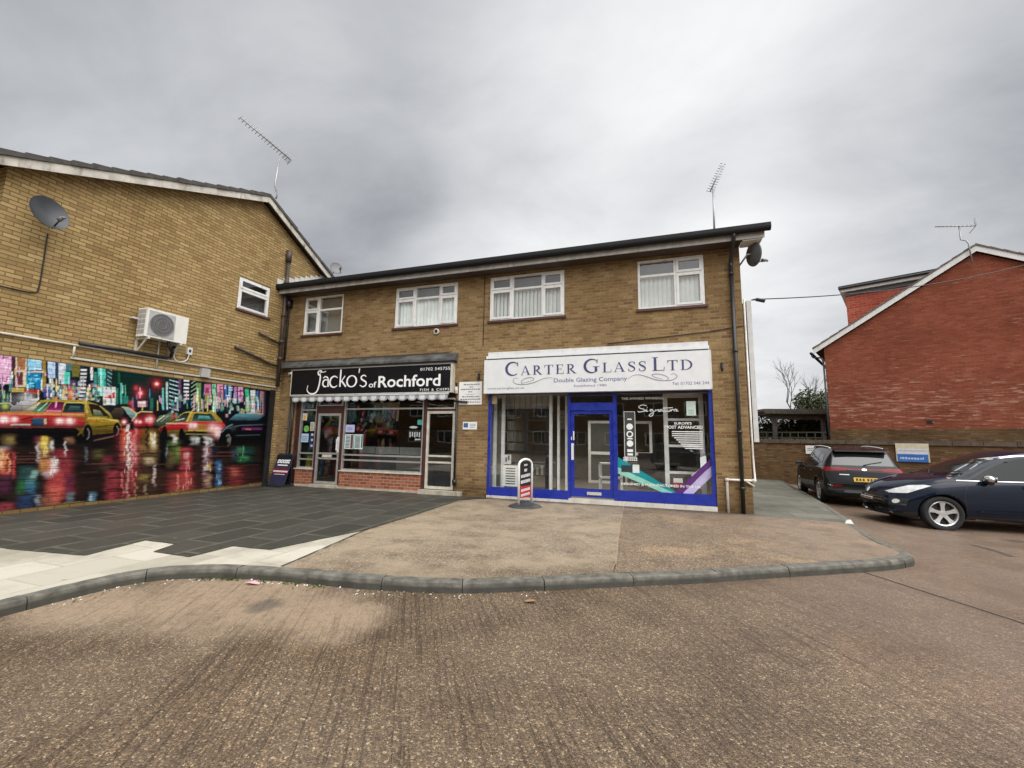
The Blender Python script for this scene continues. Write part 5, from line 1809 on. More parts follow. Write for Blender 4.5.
GY1 = .108
lines = lambda a, b, z0, z1, n, f=.5: [(a, b, z0 + (z1 - z0) * i / n, z0 + (z1 - z0) * (i + f) / n) for i in range(n)]
poster('pale lilac notice at the top left of the big chip shop window', 2.49, 2.81, 1.63, 1.85, GY1, (.50, .50, .72), [], blocks=[(.2, .8, .25, .7, (.32, .34, .62))])
poster('white menu of dark rows in the chip shop window, left page of the pair', 2.49, 2.80, 1.14, 1.57, GY1, (.62, .74, .74), lines(.1, .6, .08, .95, 9), blocks=[(.68, .95, .04, .96, (.12, .05, .05))])
poster('white menu of pale rows in the chip shop window, right page of the pair', 2.82, 3.13, 1.14, 1.57, GY1, (.58, .74, .72), lines(.1, .7, .08, .95, 11), blocks=[(.82, .96, .1, .95, (.08, .07, .07))])
poster('yellow and white hygiene sticker at the top of the narrow chip shop window', .85, 1.02, 1.98, 2.20, GY1, (.72, .70, .62), blocks=[(.2, .8, .1, .7, (.78, .45, .06))])
t = thing('round_sticker', 'round bright green sticker in the narrow chip shop window', 'sticker', (1.03, GY1, 1.72))
mb = MB(); mb.lathe([(0, -.004), (.10, -.004), (.10, 0), (0, 0)], (0, 0, 0), 'y', 28); mb.build('disc', plain('green_sticker', (.16, .44, .08), .5), t)
poster('white and cream card beside the green round sticker', 1.17, 1.33, 1.66, 1.93, GY1, (.62, .60, .48), lines(.15, .85, .1, .9, 5), ink=(.2, .2, .12))
poster('pale blue notice low in the narrow chip shop window', .86, 1.13, 1.31, 1.57, GY1, (.48, .62, .78), lines(.1, .9, .2, .85, 3), ink=(.15, .25, .45))
poster('dark blue card with small white squares in the narrow chip shop window', 1.17, 1.38, 1.10, 1.60, GY1, (.02, .03, .07), blocks=[(.3, .7, .82, .95, (.45, .6, .7)), (.3, .7, .5, .63, (.45, .6, .7)), (.3, .7, .15, .28, (.4, .5, .6))])
t = thing('wet_floor_sign', 'yellow folding caution sign standing inside the narrow chip shop window', 'sign', (1.02, .30, .53))
mb = MB(); mb.prism([(-.1, 0), (.1, 0), (.05, .36), (-.05, .36)], 'y', -.01, .01); mb.build('front_board', plain('yellow_board', (.42, .36, .02), .5), t)
mb = MB(); mb.prism([(-.1, 0), (.1, 0), (.05, .36), (-.05, .36)], 'y', .10, .12); mb.build('rear_board', plain('yellow_board', (.42, .36, .02), .5), t)
t = thing('window_sticker', 'teal and white stickers at the right of the big chip shop window', 'sticker', (4.9, GY1, 1.46))
mb = MB(); mb.box(.02, .2, 0, .003, .40, .54); mb.build('teal_sticker', plain('teal', (.05, .34, .28), .5), t)
mb = MB()
oval_pts = [(-.1 + .13 * math.cos(a), .33 + .035 * math.sin(a)) for a in np.linspace(0, 2 * math.pi, 20)[:-1]]
mb.prism(oval_pts, 'y', 0, .003)
mb.box(-.04, .14, 0, .003, -.03, .01)
for i in range(5): mb.box(-.22 + i * .075, -.18 + i * .075, 0, .003, .05 + .02 * (i % 2), .20)
mb.build('white_sticker', plain('sticker_grey', (.45, .48, .47), .5), t)

# black A-board with its mat
t = thing('a_board', 'navy and red advertising board leaning on the brick left of the chip shop door', 'advertising board', (.48, -.34, 0), R(-4))
tilt = Matrix.Rotation(R(-17), 4, 'X')
mb = MB(); mb.box(-.32, .32, -.012, .012, 0.03, 1.0); mb.xform(tilt); mb.build('front_panel', plain('navy_board', (.030, .030, .065), .4), t)
mb = MB(); mb.box(-.31, .31, .26, .28, 0.0, .9); mb.xform(Matrix.Rotation(R(3), 4, 'X')); mb.build('rear_panel', M_BLACK, t)
mb = MB(); mb.box(-.3, .3, -.0155, -.013, .42, .47); mb.box(-.22, .22, -.0155, -.013, .345, .365); mb.xform(tilt); mb.build('pale_stripe', plain('pink_white', (.72, .55, .58), .5), t)
mb = MB(); mb.box(-.32, .32, -.0145, -.0125, .37, .56); mb.xform(tilt); mb.build('maroon_band', plain('maroon_band', (.11, .02, .035), .5), t)
mb = MB()
V_, F_ = text_geo('Boost', .03, .15)
put_text(mb, 'Boost', -.25, .28, .70, .17, -.0165, bold=.04, shear=.2)
mb.box(-.20, .22, -.0168, -.0162, .615, .65)
mb.xform(tilt)
mb.build('lettering', plain('board_white', (.75, .78, .78), .5), t)
mb = MB(); mb.box(-.36, .36, -.2, .34, .0, .05); mb.build('base', M_BLACK, t)

# two notices on the brick pier
t = thing('notice_board', 'white notice of printed lines on the brick pier between the shops', 'notice', (6.565, -.012, 2.40))
mb = MB(); mb.box(-.335, .335, 0, .01, 0, .62); mb.build('board', M_WHITE, t)
mb = MB()
for (z, a, b, h) in ((.53, -.20, .26, .035), (.465, -.03, .09, .03), (.40, -.28, .29, .035), (.335, -.06, .07, .03), (.275, -.14, .12, .012), (.20, -.24, .27, .035), (.13, -.29, .30, .035), (.055, -.29, .30, .03)):
    x = a
    while x < b:
        ww = random.uniform(.03, .07)
        mb.box(x, min(b, x + ww), -.002, 0.0, z, z + h * random.uniform(.75, 1.))
        x += ww + .014
mb.build('print', plain('grey_print', (.22, .22, .23), .6), t)
t = thing('small_plaque', 'small white plaque with a blue square below the printed notice', 'notice', (6.575, -.010, 1.74))
mb = MB(); mb.box(-.205, .205, 0, .009, 0, .20); mb.build('board', M_WHITE, t)
mb = MB(); mb.box(-.18, -.05, -.002, 0, .05, .17); mb.build('emblem', plain('plaque_blue', (.06, .12, .24), .5), t)
mb = MB()
for z in (.13, .09, .05): mb.box(0, .17 - .03 * (z < .06), -.002, 0, z, z + .018)
mb.build('print', plain('grey_print', (.25, .3, .36), .6), t)

# ------------------------------------------------------------------ glass shop front
M_BLUE = plain('royal_blue_frame', (.010, .028, .31), .3, var=.12, coat=.3)
M_BLUE_SHADED = plain('blue_frame_shaded', (.014, .018, .12), .4)  # frame blue darkened for the head rail: shade under the sign painted in
mb = MB()
mb.box(7.08, 9.22, .03, .16, .06, .27)
mb.box(10.34, 12.50, .03, .16, .11, .345)
mb.box(9.205, 9.262, .028, .165, .06, 2.72)
mb.box(10.30, 10.39, .028, .165, .06, 2.72)
mb.box(9.262, 10.30, .032, .15, 2.235, 2.42)
mb.box(7.085, 7.15, .03, .16, .27, 2.72)
mb.box(12.42, 12.495, .03, .16, .345, 2.72)
mb.build('shopfront_frame', M_BLUE, SB)
mb = MB()
mb.box(7.15, 9.2, .035, .15, 2.66, 2.85)
mb.box(9.262, 10.30, .035, .15, 2.60, 2.85)
mb.box(10.39, 12.42, .035, .15, 2.64, 2.85)
mb.build('head_rail', M_BLUE_SHADED, SB)
mb = MB()
mb.box(7.085, 9.205, .165, .24, 2.72, 3.0); mb.box(9.205, 12.495, .166, .24, 2.72, 3.0)
mb.build('header_board', M_BLACK, SB)
mb = MB(); paneq(mb, 7.15, 9.205, .27, 2.66, .10); o1 = mb.build('shop_window', M_GLASS, SB)
mb = MB(); paneq(mb, 10.39, 12.42, .345, 2.64, .10); o2 = mb.build('shop_window', M_GLASS, SB)
mb = MB(); paneq(mb, 9.262, 10.30, 2.42, 2.60, .10); mb.build('fanlight', M_GLASSD, SB)
shop_door(SB, 9.268, 10.294, .145, 2.228, [], M_BLUE, w=.085, wb=.20, letter=(9.66, 10.0, .20, .27))
mb = MB()
mb.box(9.285, 9.345, .04, .068, 1.02, 1.42)
mb.box(9.28, 9.30, .05, .068, 1.5, 1.58); mb.box(9.33, 9.36, .045, .068, 1.5, 1.72)
mb.build('door_handle', M_WTRIM, SB)
mb = MB()
mb.box(7.05, 9.22, .0, .2, -.08, .058)
mb.box(9.22, 12.54, .001, .2, -.08, .10)
mb.build('plinth', plain('white_plinth', (.66, .62, .54), .8, var=.15, scale=3., dirt=(.36, .30, .22), bump=.3), SB)

# sign board with stepped top
t = thing('shop_sign', 'long white stepped sign with navy roman capitals over the glass shop', 'sign', (0, 0, 0))
M_SIGNW = plain('white_sign_face', (.74, .755, .76), .4, var=.04)
mb = MB()
mb.prism([(-.20, 2.67), (-.20, 3.55), (-.003, 3.60), (-.003, 2.67)], 'x', 7.03, 12.48)
mb.build('face', M_SIGNW, t)
mb = MB(); mb.box(7.06, 12.46, -.15, -.003, 3.60, 3.675); mb.build('stepped_trim', M_SIGNW, t)
mb = MB(); mb.box(7.10, 12.44, -.115, -.003, 3.675, 3.775); mb.build('stepped_trim', plain('trim_grey', (.68, .685, .68), .45), t)
mb = MB()
mb.box(12.46, 12.483, -.206, -.203, 2.67, 3.55); mb.box(7.027, 7.045, -.206, -.203, 2.67, 3.55)
mb.box(7.07, 7.09, -.206, -.203, 2.67, 2.685)
mb.build('edge_trim', M_WTRIM, t)

# roman capitals with thick and thin strokes, built stroke by stroke
_k = [0]


def stroke(mb, pts, place):
    _k[0] = (_k[0] + 1) % 12
    yy = -.2035 - .0003 * _k[0]
    v = [place(p[0], p[1], yy) for p in pts]
    a = sum(pts[i][0] * pts[(i + 1) % len(pts)][1] - pts[(i + 1) % len(pts)][0] * pts[i][1] for i in range(len(pts)))
    mb.add(v, [tuple(range(len(v))) if a > 0 else tuple(range(len(v)))[::-1]])


def arc_stroke(mb, cx, cy, rx, ry, a0, a1, wf, place):
    _k[0] = (_k[0] + 1) % 12
    yy = -.2035 - .0003 * _k[0]
    ribbon(mb, [(cx + rx * math.cos(R(a)), cy + ry * math.sin(R(a))) for a in np.linspace(a0, a1, 30)], wf, 0, n=1, place=lambda u, v: place(u, v, yy))


def roman(mb, ch, place, T=.155, t_=.05):
    """one capital in a unit-high box; returns its width"""
    st = lambda *p: stroke(mb, p, place)
    vert = lambda x, w=T, a=0., b=1.: st((x, a), (x + w, a), (x + w, b), (x, b))
    serif = lambda x0, x1, y: st((x0, y - .022), (x1, y - .022), (x1, y + .022), (x0, y + .022))
    cw = lambda s: t_ + (T * 1.05 - t_) * max(0, math.sin(math.pi * s)) ** 1.3
    if ch == 'C' or ch == 'G':
        arc_stroke(mb, .50, .5, .43, .49, 48, 312, cw, place)
        st((.77, .70), (.83, .68), (.84, .98), (.80, .98))
        if ch == 'G':
            vert(.66, T, .08, .44); serif(.56, .95, .44)
            return .98
        return .90
    if ch == 'A':
        st((.06, .02), (.11, .02), (.44, .96), (.40, 1.)); st((.36, 1.), (.46, 1.), (.84, .02), (.66, .02)); st((.20, .30), (.62, .30), (.61, .345), (.21, .345))
        serif(0, .22, .022); serif(.58, .92, .022)
        return .92
    if ch == 'R':
        vert(.12); serif(.02, .38, .022); serif(.02, .38, .978)
        arc_stroke(mb, .30, .735, .30, .245, 90, -90, lambda s: t_ + (T - t_) * math.sin(math.pi * s), place)
        st((.30, .46), (.44, .48), (.86, .02), (.68, .02)); serif(.66, .92, .022)
        return .90
    if ch == 'T':
        vert(.34); st((.02, .95), (.82, .95), (.82, 1.), (.02, 1.)); st((.02, .72), (.05, .72), (.10, .96), (.02, .96)); st((.79, .72), (.82, .72), (.82, .96), (.74, .96)); serif(.24, .59, .022)
        return .84
    if ch in 'EL':
        vert(.12); serif(.02, .38, .022); serif(.02, .38, .978)
        st((.2, 0), (.72, 0), (.72, .045), (.2, .045)); st((.69, .0), (.73, .0), (.76, .28), (.73, .28))
        if ch == 'E':
            st((.2, .955), (.68, .955), (.68, 1.), (.2, 1.)); st((.65, .76), (.68, .76), (.69, 1.), (.62, 1.)); st((.2, .49), (.52, .49), (.52, .53), (.2, .53)); st((.50, .40), (.53, .40), (.53, .62), (.50, .62))
            return .78
        return .78
    if ch == 'S':
        _k[0] = (_k[0] + 1) % 12
        yy = -.2035 - .0003 * _k[0]
        ribbon(mb, [(.56, .80), (.50, .93), (.34, .975), (.16, .90), (.12, .75), (.22, .61), (.40, .49), (.54, .35), (.54, .15), (.38, .03), (.20, .04), (.09, .20)], lambda s: t_ + (T - t_) * math.exp(-((s - .5) / .22) ** 2), 0, n=6, place=lambda u, v: place(u, v, yy))
        st((.55, .70), (.59, .70), (.59, .99), (.56, .99)); st((.06, .01), (.09, .01), (.10, .30), (.06, .30))
        return .66
    if ch == 'D':
        vert(.12); serif(.02, .30, .022); serif(.02, .30, .978)
        arc_stroke(mb, .34, .5, .52, .478, 90, -90, lambda s: t_ + (T - t_) * math.sin(math.pi * s) ** 1.2, place)
        st((.2, .955), (.36, .955), (.36, 1.), (.2, 1.)); st((.2, 0), (.36, 0), (.36, .045), (.2, .045))
        return .94
    return .4


def roman_word(mb, word, x0, x1, z0, caps, small):
    adv, tot = [], 0
    dummy = MB()
    for i, ch in enumerate(word):
        h = caps if i == 0 else small
        wv = roman(dummy, ch, lambda u, v, y: (u, y, v)) * h
        adv.append(wv); tot += wv + .045
    sx = (x1 - x0) / (tot - .045)
    x = x0
    for i, ch in enumerate(word):
        h = caps if i == 0 else small
        zz = z0 if i == 0 else z0 + .0
        roman(mb, ch, lambda u, v, y, x=x, h=h, zz=zz: (x + u * h * sx, y, zz + v * h))
        x += (adv[i] + .045) * sx


mb = MB()
roman_word(mb, 'CARTER', 7.62, 9.46, 3.125, .345, .235)
roman_word(mb, 'GLASS', 9.64, 11.10, 3.125, .335, .235)
roman_word(mb, 'LTD', 11.22, 12.09, 3.12, .32, .235)
mb.build('lettering', plain('navy_vinyl', (.050, .055, .17), .5), t)
mb = MB()
put_text(mb, 'Double Glazing Company', 8.90, 10.66, 2.915, .105, -.203, bold=.006)
put_text(mb, 'www.carterglass.co.uk', 7.13, 8.14, 2.775, .055, -.203, bold=.0)
put_text(mb, 'Established 1980', 9.40, 10.18, 2.79, .055, -.203)
put_text(mb, 'Tel: 01702 546 244', 11.65, 12.42, 2.78, .072, -.203)
mb.build('small_lettering', plain('lilac_vinyl', (.16, .15, .34), .5), t)
mb = MB()
pw = lambda s: .008 + .012 * math.sin(math.pi * s)
ribbon(mb, [(7.98, 3.05), (7.86, 3.04), (7.84, 2.95), (7.96, 2.89), (8.20, 2.885), (8.40, 2.93), (8.62, 3.01), (8.78, 3.035), (8.88, 3.02)], pw, -.203)
ribbon(mb, [(8.20, 2.885), (8.08, 2.90), (8.06, 2.97), (8.18, 3.04), (8.34, 3.05), (8.38, 3.0), (8.26, 2.95), (8.08, 2.92)], pw, -.2033)
ribbon(mb, [(10.68, 2.945), (10.80, 3.03), (10.95, 3.035), (11.12, 2.98), (11.30, 2.91), (11.50, 2.885), (11.66, 2.90), (11.76, 2.97), (11.70, 3.04), (11.62, 3.02)], pw, -.203)
ribbon(mb, [(11.5, 2.885), (11.58, 2.93), (11.50, 3.0), (11.34, 3.045), (11.22, 3.03), (11.28, 2.97), (11.46, 2.92)], pw, -.2033)
mb.build('flourish', plain('grey_flourish', (.27, .27, .30), .5), t)

# vinyl lettering and graphics on the right pane
M_VW = emit_mat('window_vinyl_white', (.84, .86, .85), 0.)
yv = .096
mb = MB()
put_text(mb, 'THE AWARD WINNING', 10.50, 11.46, 2.485, .06, yv, bold=.012)
mb.build('vinyl_lettering', M_VW, o2); mb = MB()
for pts in ([(11.08, 2.335), (10.99, 2.355), (10.90, 2.32), (10.93, 2.275), (11.02, 2.25), (11.0, 2.205), (10.90, 2.19), (10.87, 2.21)],
            [(11.03, 2.20), (11.08, 2.25), (11.07, 2.205), (11.11, 2.205)], [(11.085, 2.285), (11.10, 2.295)],
            [(11.22, 2.245), (11.16, 2.245), (11.16, 2.205), (11.22, 2.22), (11.22, 2.13), (11.17, 2.085), (11.13, 2.11), (11.22, 2.18), (11.27, 2.215)],
            [(11.27, 2.20), (11.28, 2.245), (11.29, 2.22), (11.34, 2.245), (11.34, 2.20), (11.37, 2.205)],
            [(11.43, 2.24), (11.38, 2.24), (11.375, 2.205), (11.43, 2.22), (11.435, 2.245), (11.44, 2.20), (11.47, 2.22)],
            [(11.50, 2.30), (11.48, 2.20), (11.53, 2.205), (11.55, 2.245), (11.55, 2.20), (11.59, 2.205), (11.605, 2.245), (11.61, 2.20)],
            [(11.44, 2.275), (11.66, 2.285)], [(11.62, 2.20), (11.64, 2.245), (11.67, 2.235), (11.70, 2.205), (11.75, 2.235), (11.71, 2.25), (11.70, 2.21), (11.78, 2.205)]):
    ribbon(mb, pts, lambda s: .017, yv, n=6)
mb.build('vinyl_lettering', M_VW, o2); mb = MB()
put_text(mb, 'EUROPE\'S', 11.68, 12.05, 1.895, .055, yv, bold=.02)
put_text(mb, 'MOST ADVANCED', 11.47, 12.28, 1.80, .07, yv, bold=.022)
for i in range(9):
    z = 1.72 - .047 * i
    mb.box(11.62 + .045 * max(0, i - 2), 12.28, yv - .001, yv + .001, z, z + .020)
mb.build('vinyl_lettering', M_VW, o2); mb = MB()
put_text(mb, 'DESIGNED & MANUFACTURED IN THE UK', 10.46, 12.2, .475, .052, yv - .004, bold=.02)
for z in (1.085, 1.04):
    for i in range(7): mb.box(10.52 + i * .047, 10.555 + i * .047, yv - .001, yv + .001, z, z + .028)
mb.build('vinyl_lettering', M_VW, o2)
mb = MB()
def vin(pts, mi, yy=yv): mb.prism(pts, 'y', yy - .0008, yy + .0008, mi)
vin([(10.392, 1.12), (10.392, .88), (11.62, .347), (11.70, .347)], 0)
vin([(10.392, .876), (10.392, .73), (11.36, .347), (11.61, .347)], 1)
vin([(11.63, .348), (11.80, .348), (12.418, .98), (12.418, 1.14)], 2, yv - .002)
vin([(11.81, .348), (12.03, .348), (12.418, .74), (12.418, .97)], 3, yv - .002)
vin([(12.0, .74), (12.20, .92), (12.20, 1.16), (12.32, 1.2), (12.34, .86), (12.1, .64)], 4, yv + .004)
vin([(10.47, .77), (10.72, .77), (10.72, .93), (10.47, .93)], 5, yv - .003)
vin([(10.73, .76), (10.88, .76), (10.88, .95), (10.73, .95)], 4, yv - .003)
mb.build('vinyl_graphic', [plain('vinyl_teal', (.005, .27, .31), .4), plain('vinyl_mint', (.28, .62, .50), .4), plain('vinyl_purple', (.105, .025, .17), .4), plain('vinyl_lilac', (.50, .44, .68), .4), plain('vinyl_pale', (.70, .76, .74), .4), plain('vinyl_dark', (.03, .04, .05), .4)], o2)
# award strip, badges
t = thing('badge_strip', 'narrow dark strip of round white badges in the right glass shop window', 'sticker', (10.68, .088, 1.14))
mb = MB(); mb.box(-.13, .13, 0, .003, -.02, 1.06); mb.build('backing', plain('strip_dark', (.045, .050, .045), .5), t)
mb = MB()
frame_rect(mb, -.13, .13, -.02, 1.06, .01, -.002, -.0005)
for z, r_out in ((.70, .075), (.52, .078), (.30, .075)):
    if abs(z - .52) < .01:
        oval(mb, 0, z, r_out * .8, r_out * .8, 0, 360, lambda s: .03, -.002)
    else:
        mb.prism([(r_out * math.cos(a), z + r_out * math.sin(a)) for a in np.linspace(0, 2 * math.pi, 20)[:-1]], 'y', -.002, -.0005)
mb.box(-.05, .05, -.002, -.0005, .86, .89); mb.box(-.06, .06, -.002, -.0005, .40, .43); mb.box(-.065, .065, -.002, -.0005, .10, .165); mb.box(-.06, .06, -.002, -.0005, .02, .07)
mb.build('badges', M_VW, t)
poster('pale green certificate at the top right of the right glass shop window', 11.95, 12.15, 2.10, 2.43, .086, (.62, .74, .68), lines(.2, .8, .1, .45, 3), ink=(.35, .5, .45))
poster('white opening hours notice low in the left glass shop window', 7.48, 7.90, .30, .83, .12, (.80, .80, .78), [(.2, .82, .10 + .12 * i, .15 + .12 * i) for i in range(7)], ink=(.06, .06, .06))
poster('white card with a dark drawing above the opening hours notice', 7.50, 7.70, .86, 1.10, .14, (.70, .70, .68), [(.2, .45, .2, .7), (.55, .8, .4, .9)], ink=(.12, .12, .12))
poster('small yellowed tag in the top left corner of the left glass shop window', 7.155, 7.29, 2.42, 2.64, .098, (.58, .47, .27))

# showroom
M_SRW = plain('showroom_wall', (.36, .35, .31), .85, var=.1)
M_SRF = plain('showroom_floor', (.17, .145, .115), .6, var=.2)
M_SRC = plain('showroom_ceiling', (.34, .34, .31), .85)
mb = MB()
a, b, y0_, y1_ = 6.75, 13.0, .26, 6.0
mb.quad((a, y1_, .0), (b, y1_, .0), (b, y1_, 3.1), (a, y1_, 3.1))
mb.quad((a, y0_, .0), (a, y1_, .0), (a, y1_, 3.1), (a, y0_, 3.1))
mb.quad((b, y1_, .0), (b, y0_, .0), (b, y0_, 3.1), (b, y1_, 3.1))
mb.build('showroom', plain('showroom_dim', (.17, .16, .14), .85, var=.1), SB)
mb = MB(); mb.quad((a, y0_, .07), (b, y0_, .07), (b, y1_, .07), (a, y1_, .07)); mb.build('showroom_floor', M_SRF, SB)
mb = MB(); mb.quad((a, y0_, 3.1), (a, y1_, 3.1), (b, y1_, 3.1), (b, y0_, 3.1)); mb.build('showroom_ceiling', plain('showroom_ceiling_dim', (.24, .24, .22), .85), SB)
M_LAMP = emit_mat('downlight', (1., .93, .8), 14.)
for i, (x, y, lb) in enumerate(((8.4, 2.5, 'small lit ceiling lamp behind the left glass shop window'), (9.42, 2.5, 'small lit ceiling lamp seen above the blue door'), (10.75, 2.5, 'small lit ceiling lamp behind the award lettering'))):
    t = thing('ceiling_lamp', lb, 'lamp', (x, y, 3.06), group='lit lamps in the showroom')
    mb = MB(); mb.lathe([(.0, -.02), (.035, -.02), (.05, .0)], (0, 0, 0), 'z', 16); mb.build('bulb', M_LAMP, t)
    pl_ = bpy.data.lights.new('ceiling_lamp_light', 'SPOT'); pl_.energy = 60.; pl_.color = (1., .93, .82); pl_.shadow_soft_size = .05; pl_.spot_size = R(150); pl_.spot_blend = .6
    plo = bpy.data.objects.new('lamp_light', pl_); COL.objects.link(plo); plo.parent = t; plo.location = (0, 0, -.05)
    mb = MB(); mb.lathe([(.05, .0), (.07, -.012), (.075, .0), (.075, .03)], (0, 0, 0), 'z', 16); mb.build('rim', M_WHITE, t)


def display_frame(label, x0, x1, z0, z1, y, cols, rows, m, w=.06, glass=None, base=None, cat='window display', name='display_window', panel=None):
    t = thing(name, label, cat, ((x0 + x1) / 2, y, .07))
    ox = (x0 + x1) / 2
    mb = MB()
    frame_rect(mb, x0 - ox, x1 - ox, z0 - .07, z1 - .07, w, 0, .07)
    for i in range(1, cols):
        c = x0 - ox + (x1 - x0) * i / cols
        mb.box(c - w / 2, c + w / 2, .002, .068, z0 - .07 + w, z1 - .07 - w)
    for j in range(1, rows):
        c = z0 - .07 + (z1 - z0) * j / rows
        mb.box(x0 - ox + w, x1 - ox - w, .012, .058, c - w * .3, c + w * .3)
    if base is not None:
        mb.box(x0 - ox, x0 - ox + w, 0, .07, 0, z0 - .07)
        mb.box(x1 - ox - w, x1 - ox, 0, .07, 0, z0 - .07)
        mb.box(x0 - ox, x1 - ox, -.1, .3, 0, .04)
    mb.build('frame', m, t)
    mb = MB(); paneq(mb, x0 - ox + w, x1 - ox - w, z0 - .07 + w, z1 - .07 - w, .035)
    mb.build('pane', glass or M_GLASSD, t)
    return t


t = thing('pleated_screen', 'pale grey pleated screen above the black display window', 'screen', (7.9, .98, .07))
mb = MB()
for i in range(9): mb.quad((-.72 + i * .16, .02, 2.2), (-.56 + i * .16, -.02, 2.2), (-.56 + i * .16, -.02, 2.95), (-.72 + i * .16, .02, 2.95))
mb.build('cloth', plain('pale_cloth', (.62, .61, .57), .8), t)
M_DW = plain('display_white', (.88, .88, .86), .5)
display_frame('black framed display window with two columns of panes behind the left glass', 7.22, 8.52, 1.10, 2.34, .9, 2, 4, plain('display_black', (.02, .02, .022), .35), w=.09, base=1)
display_frame('tall white display door frame behind the right glass', 11.46, 12.36, .14, 2.66, .55, 1, 4, M_DW, w=.10, base=1)
display_frame('narrow white display frame at the left edge of the left glass', 7.04, 7.36, .14, 2.70, .55, 1, 1, M_DW, w=.085, base=1)
for i, (x, y, lb) in enumerate(((8.66, .5, 'white sample post left of the blue door, nearest the black display window'), (8.84, .62, 'white sample post left of the blue door, middle of the three'), (9.02, .75, 'white sample post left of the blue door, nearest the door'))):
    t = thing('sample_post', lb, 'sample post', (x, y, .07), group='white window profile samples')
    mb = MB(); mb.box(-.035 + .006 * i, .035 - .006 * i, 0, .09, .03, 2.6); mb.build('profile', M_DW, t)
    mb = MB(); mb.box(-.09, .09, -.06, .15, 0, .03); mb.build('foot', M_DW, t)
t = thing('display_table', 'white side table with shelves inside the blue door', 'table', (10.1, 1.3, .07))
mb = MB()
for z in (.0, .4, .78): mb.box(-.3, .3, 0, .45, z + .02, z + .05)
mb.build('shelf', M_DW, t)
for sx_ in (-.28, .28):
    for sy_ in (.02, .43):
        mb = MB(); mb.box(sx_ - .02, sx_ + .02, sy_ - .02, sy_ + .02, 0, .83); mb.build('leg', M_DW, t)
t = thing('collection_box', 'red and white box on the floor behind the right glass', 'box', (11.73, .32, .10))
mb = MB(); mb.box(-.1, .1, 0, .15, .0, .34); mb.build('stand', M_BLACK, t)
mb = MB(); mb.box(-.11, .11, -.02, .16, .34, .52); mb.build('red_case', plain('red_case', (.35, .03, .03), .4), t)
mb = MB(); mb.box(-.10, .10, -.024, -.021, .46, .56); mb.build('card', M_WHITE, t)
t = thing('office_desk', 'dark desk at the back of the showroom behind the right glass', 'desk', (11.2, 3.6, .07))
mb = MB(); mb.box(-.8, .8, 0, .8, .70, .74); mb.build('desktop', M_DARKROOM, t)
mb = MB(); mb.box(-.78, -.72, .05, .75, 0, .70); mb.box(.72, .78, .05, .75, 0, .70); mb.box(-.7, .7, .1, .13, .3, .7); mb.build('leg', M_DARKROOM, t)
for i, (x, y, lb) in enumerate(((9.55, 4.4, 'white panelled sample door at the back of the showroom seen through the blue door'), (10.75, 4.6, 'white glazed sample door at the back of the showroom behind the badge strip'))):
    t = thing('sample_door', lb, 'door', (x, y, .07))
    mb = MB(); frame_rect(mb, -.45, .45, 0, 2.1, .09, -.04, .04); mb.box(-.36, .36, -.03, .03, .95, 1.05); mb.build('frame', M_DW, t)
    mb = MB()
    if i == 0: mb.box(-.36, .36, -.02, .02, .09, .95); mb.box(-.36, .36, -.02, .02, 1.05, 2.01)
    else: paneq(mb, -.36, .36, .09, .95, 0); paneq(mb, -.36, .36, 1.05, 2.01, 0)
    mb.build('panel', plain('door_panel', (.09, .09, .085), .5) if i == 0 else M_GLASSD, t)
for i, (x, z, lb, cl) in enumerate(((8.0, 1.9, 'pale chart on the showroom back wall behind the black display window', (.55, .56, .52)), (11.9, 1.75, 'blue brochure board on the showroom back wall behind the tall white frame', (.10, .16, .34)), (12.6, 1.75, 'cream brochure board on the showroom back wall at the far right', (.52, .48, .38)))):
    t = thing('wall_board', lb, 'board', (x, 5.96, z))
    mb = MB(); mb.box(-.28, .28, 0, .02, 0, .75); mb.build('board', plain('board_face', cl, .6), t)
    mb = MB()
    for q in range(4):
        for p_ in range(3): mb.box(-.24 + p_ * .17, -.10 + p_ * .17, -.006, 0, .06 + q * .17, .19 + q * .17)
    mb.build('leaflets', plain('leaflet', tuple(min(.8, c * 1.6 + .1) for c in cl), .6), t)
t = thing('office_chair', 'black office chair beside the desk at the back of the showroom', 'chair', (11.0, 3.2, .07))
mb = MB(); mb.box(-.24, .24, -.24, .24, .44, .52); mb.build('seat', M_BLACK, t)
mb = MB(); mb.box(-.22, .22, -.28, -.22, .60, 1.08); mb.build('backrest', M_BLACK, t)
mb = MB(); mb.tube([(0, 0, .05), (0, 0, .45)], .03, 8)
for q in range(5): mb.tube([(0, 0, .10), (.28 * math.cos(q * 1.257), .28 * math.sin(q * 1.257), .04)], .02, 6)
mb.build('base', M_STEEL, t)
t = thing('display_shelf', 'low dark shelf of samples under the black display window', 'shelf', (7.9, 1.6, .07))
mb = MB()
for z in (.02, .38, .74): mb.box(-.7, .7, 0, .35, z, z + .03)
mb.box(-.7, -.67, 0, .35, 0, .8); mb.box(.67, .7, 0, .35, 0, .8)
mb.build('carcass', M_DARKROOM, t)
mb = MB()
for i in range(9): mb.box(-.62 + i * .14, -.55 + i * .14, .02, .05, .42, .42 + random.uniform(.15, .28))
mb.build('samples', M_ALUP, t)

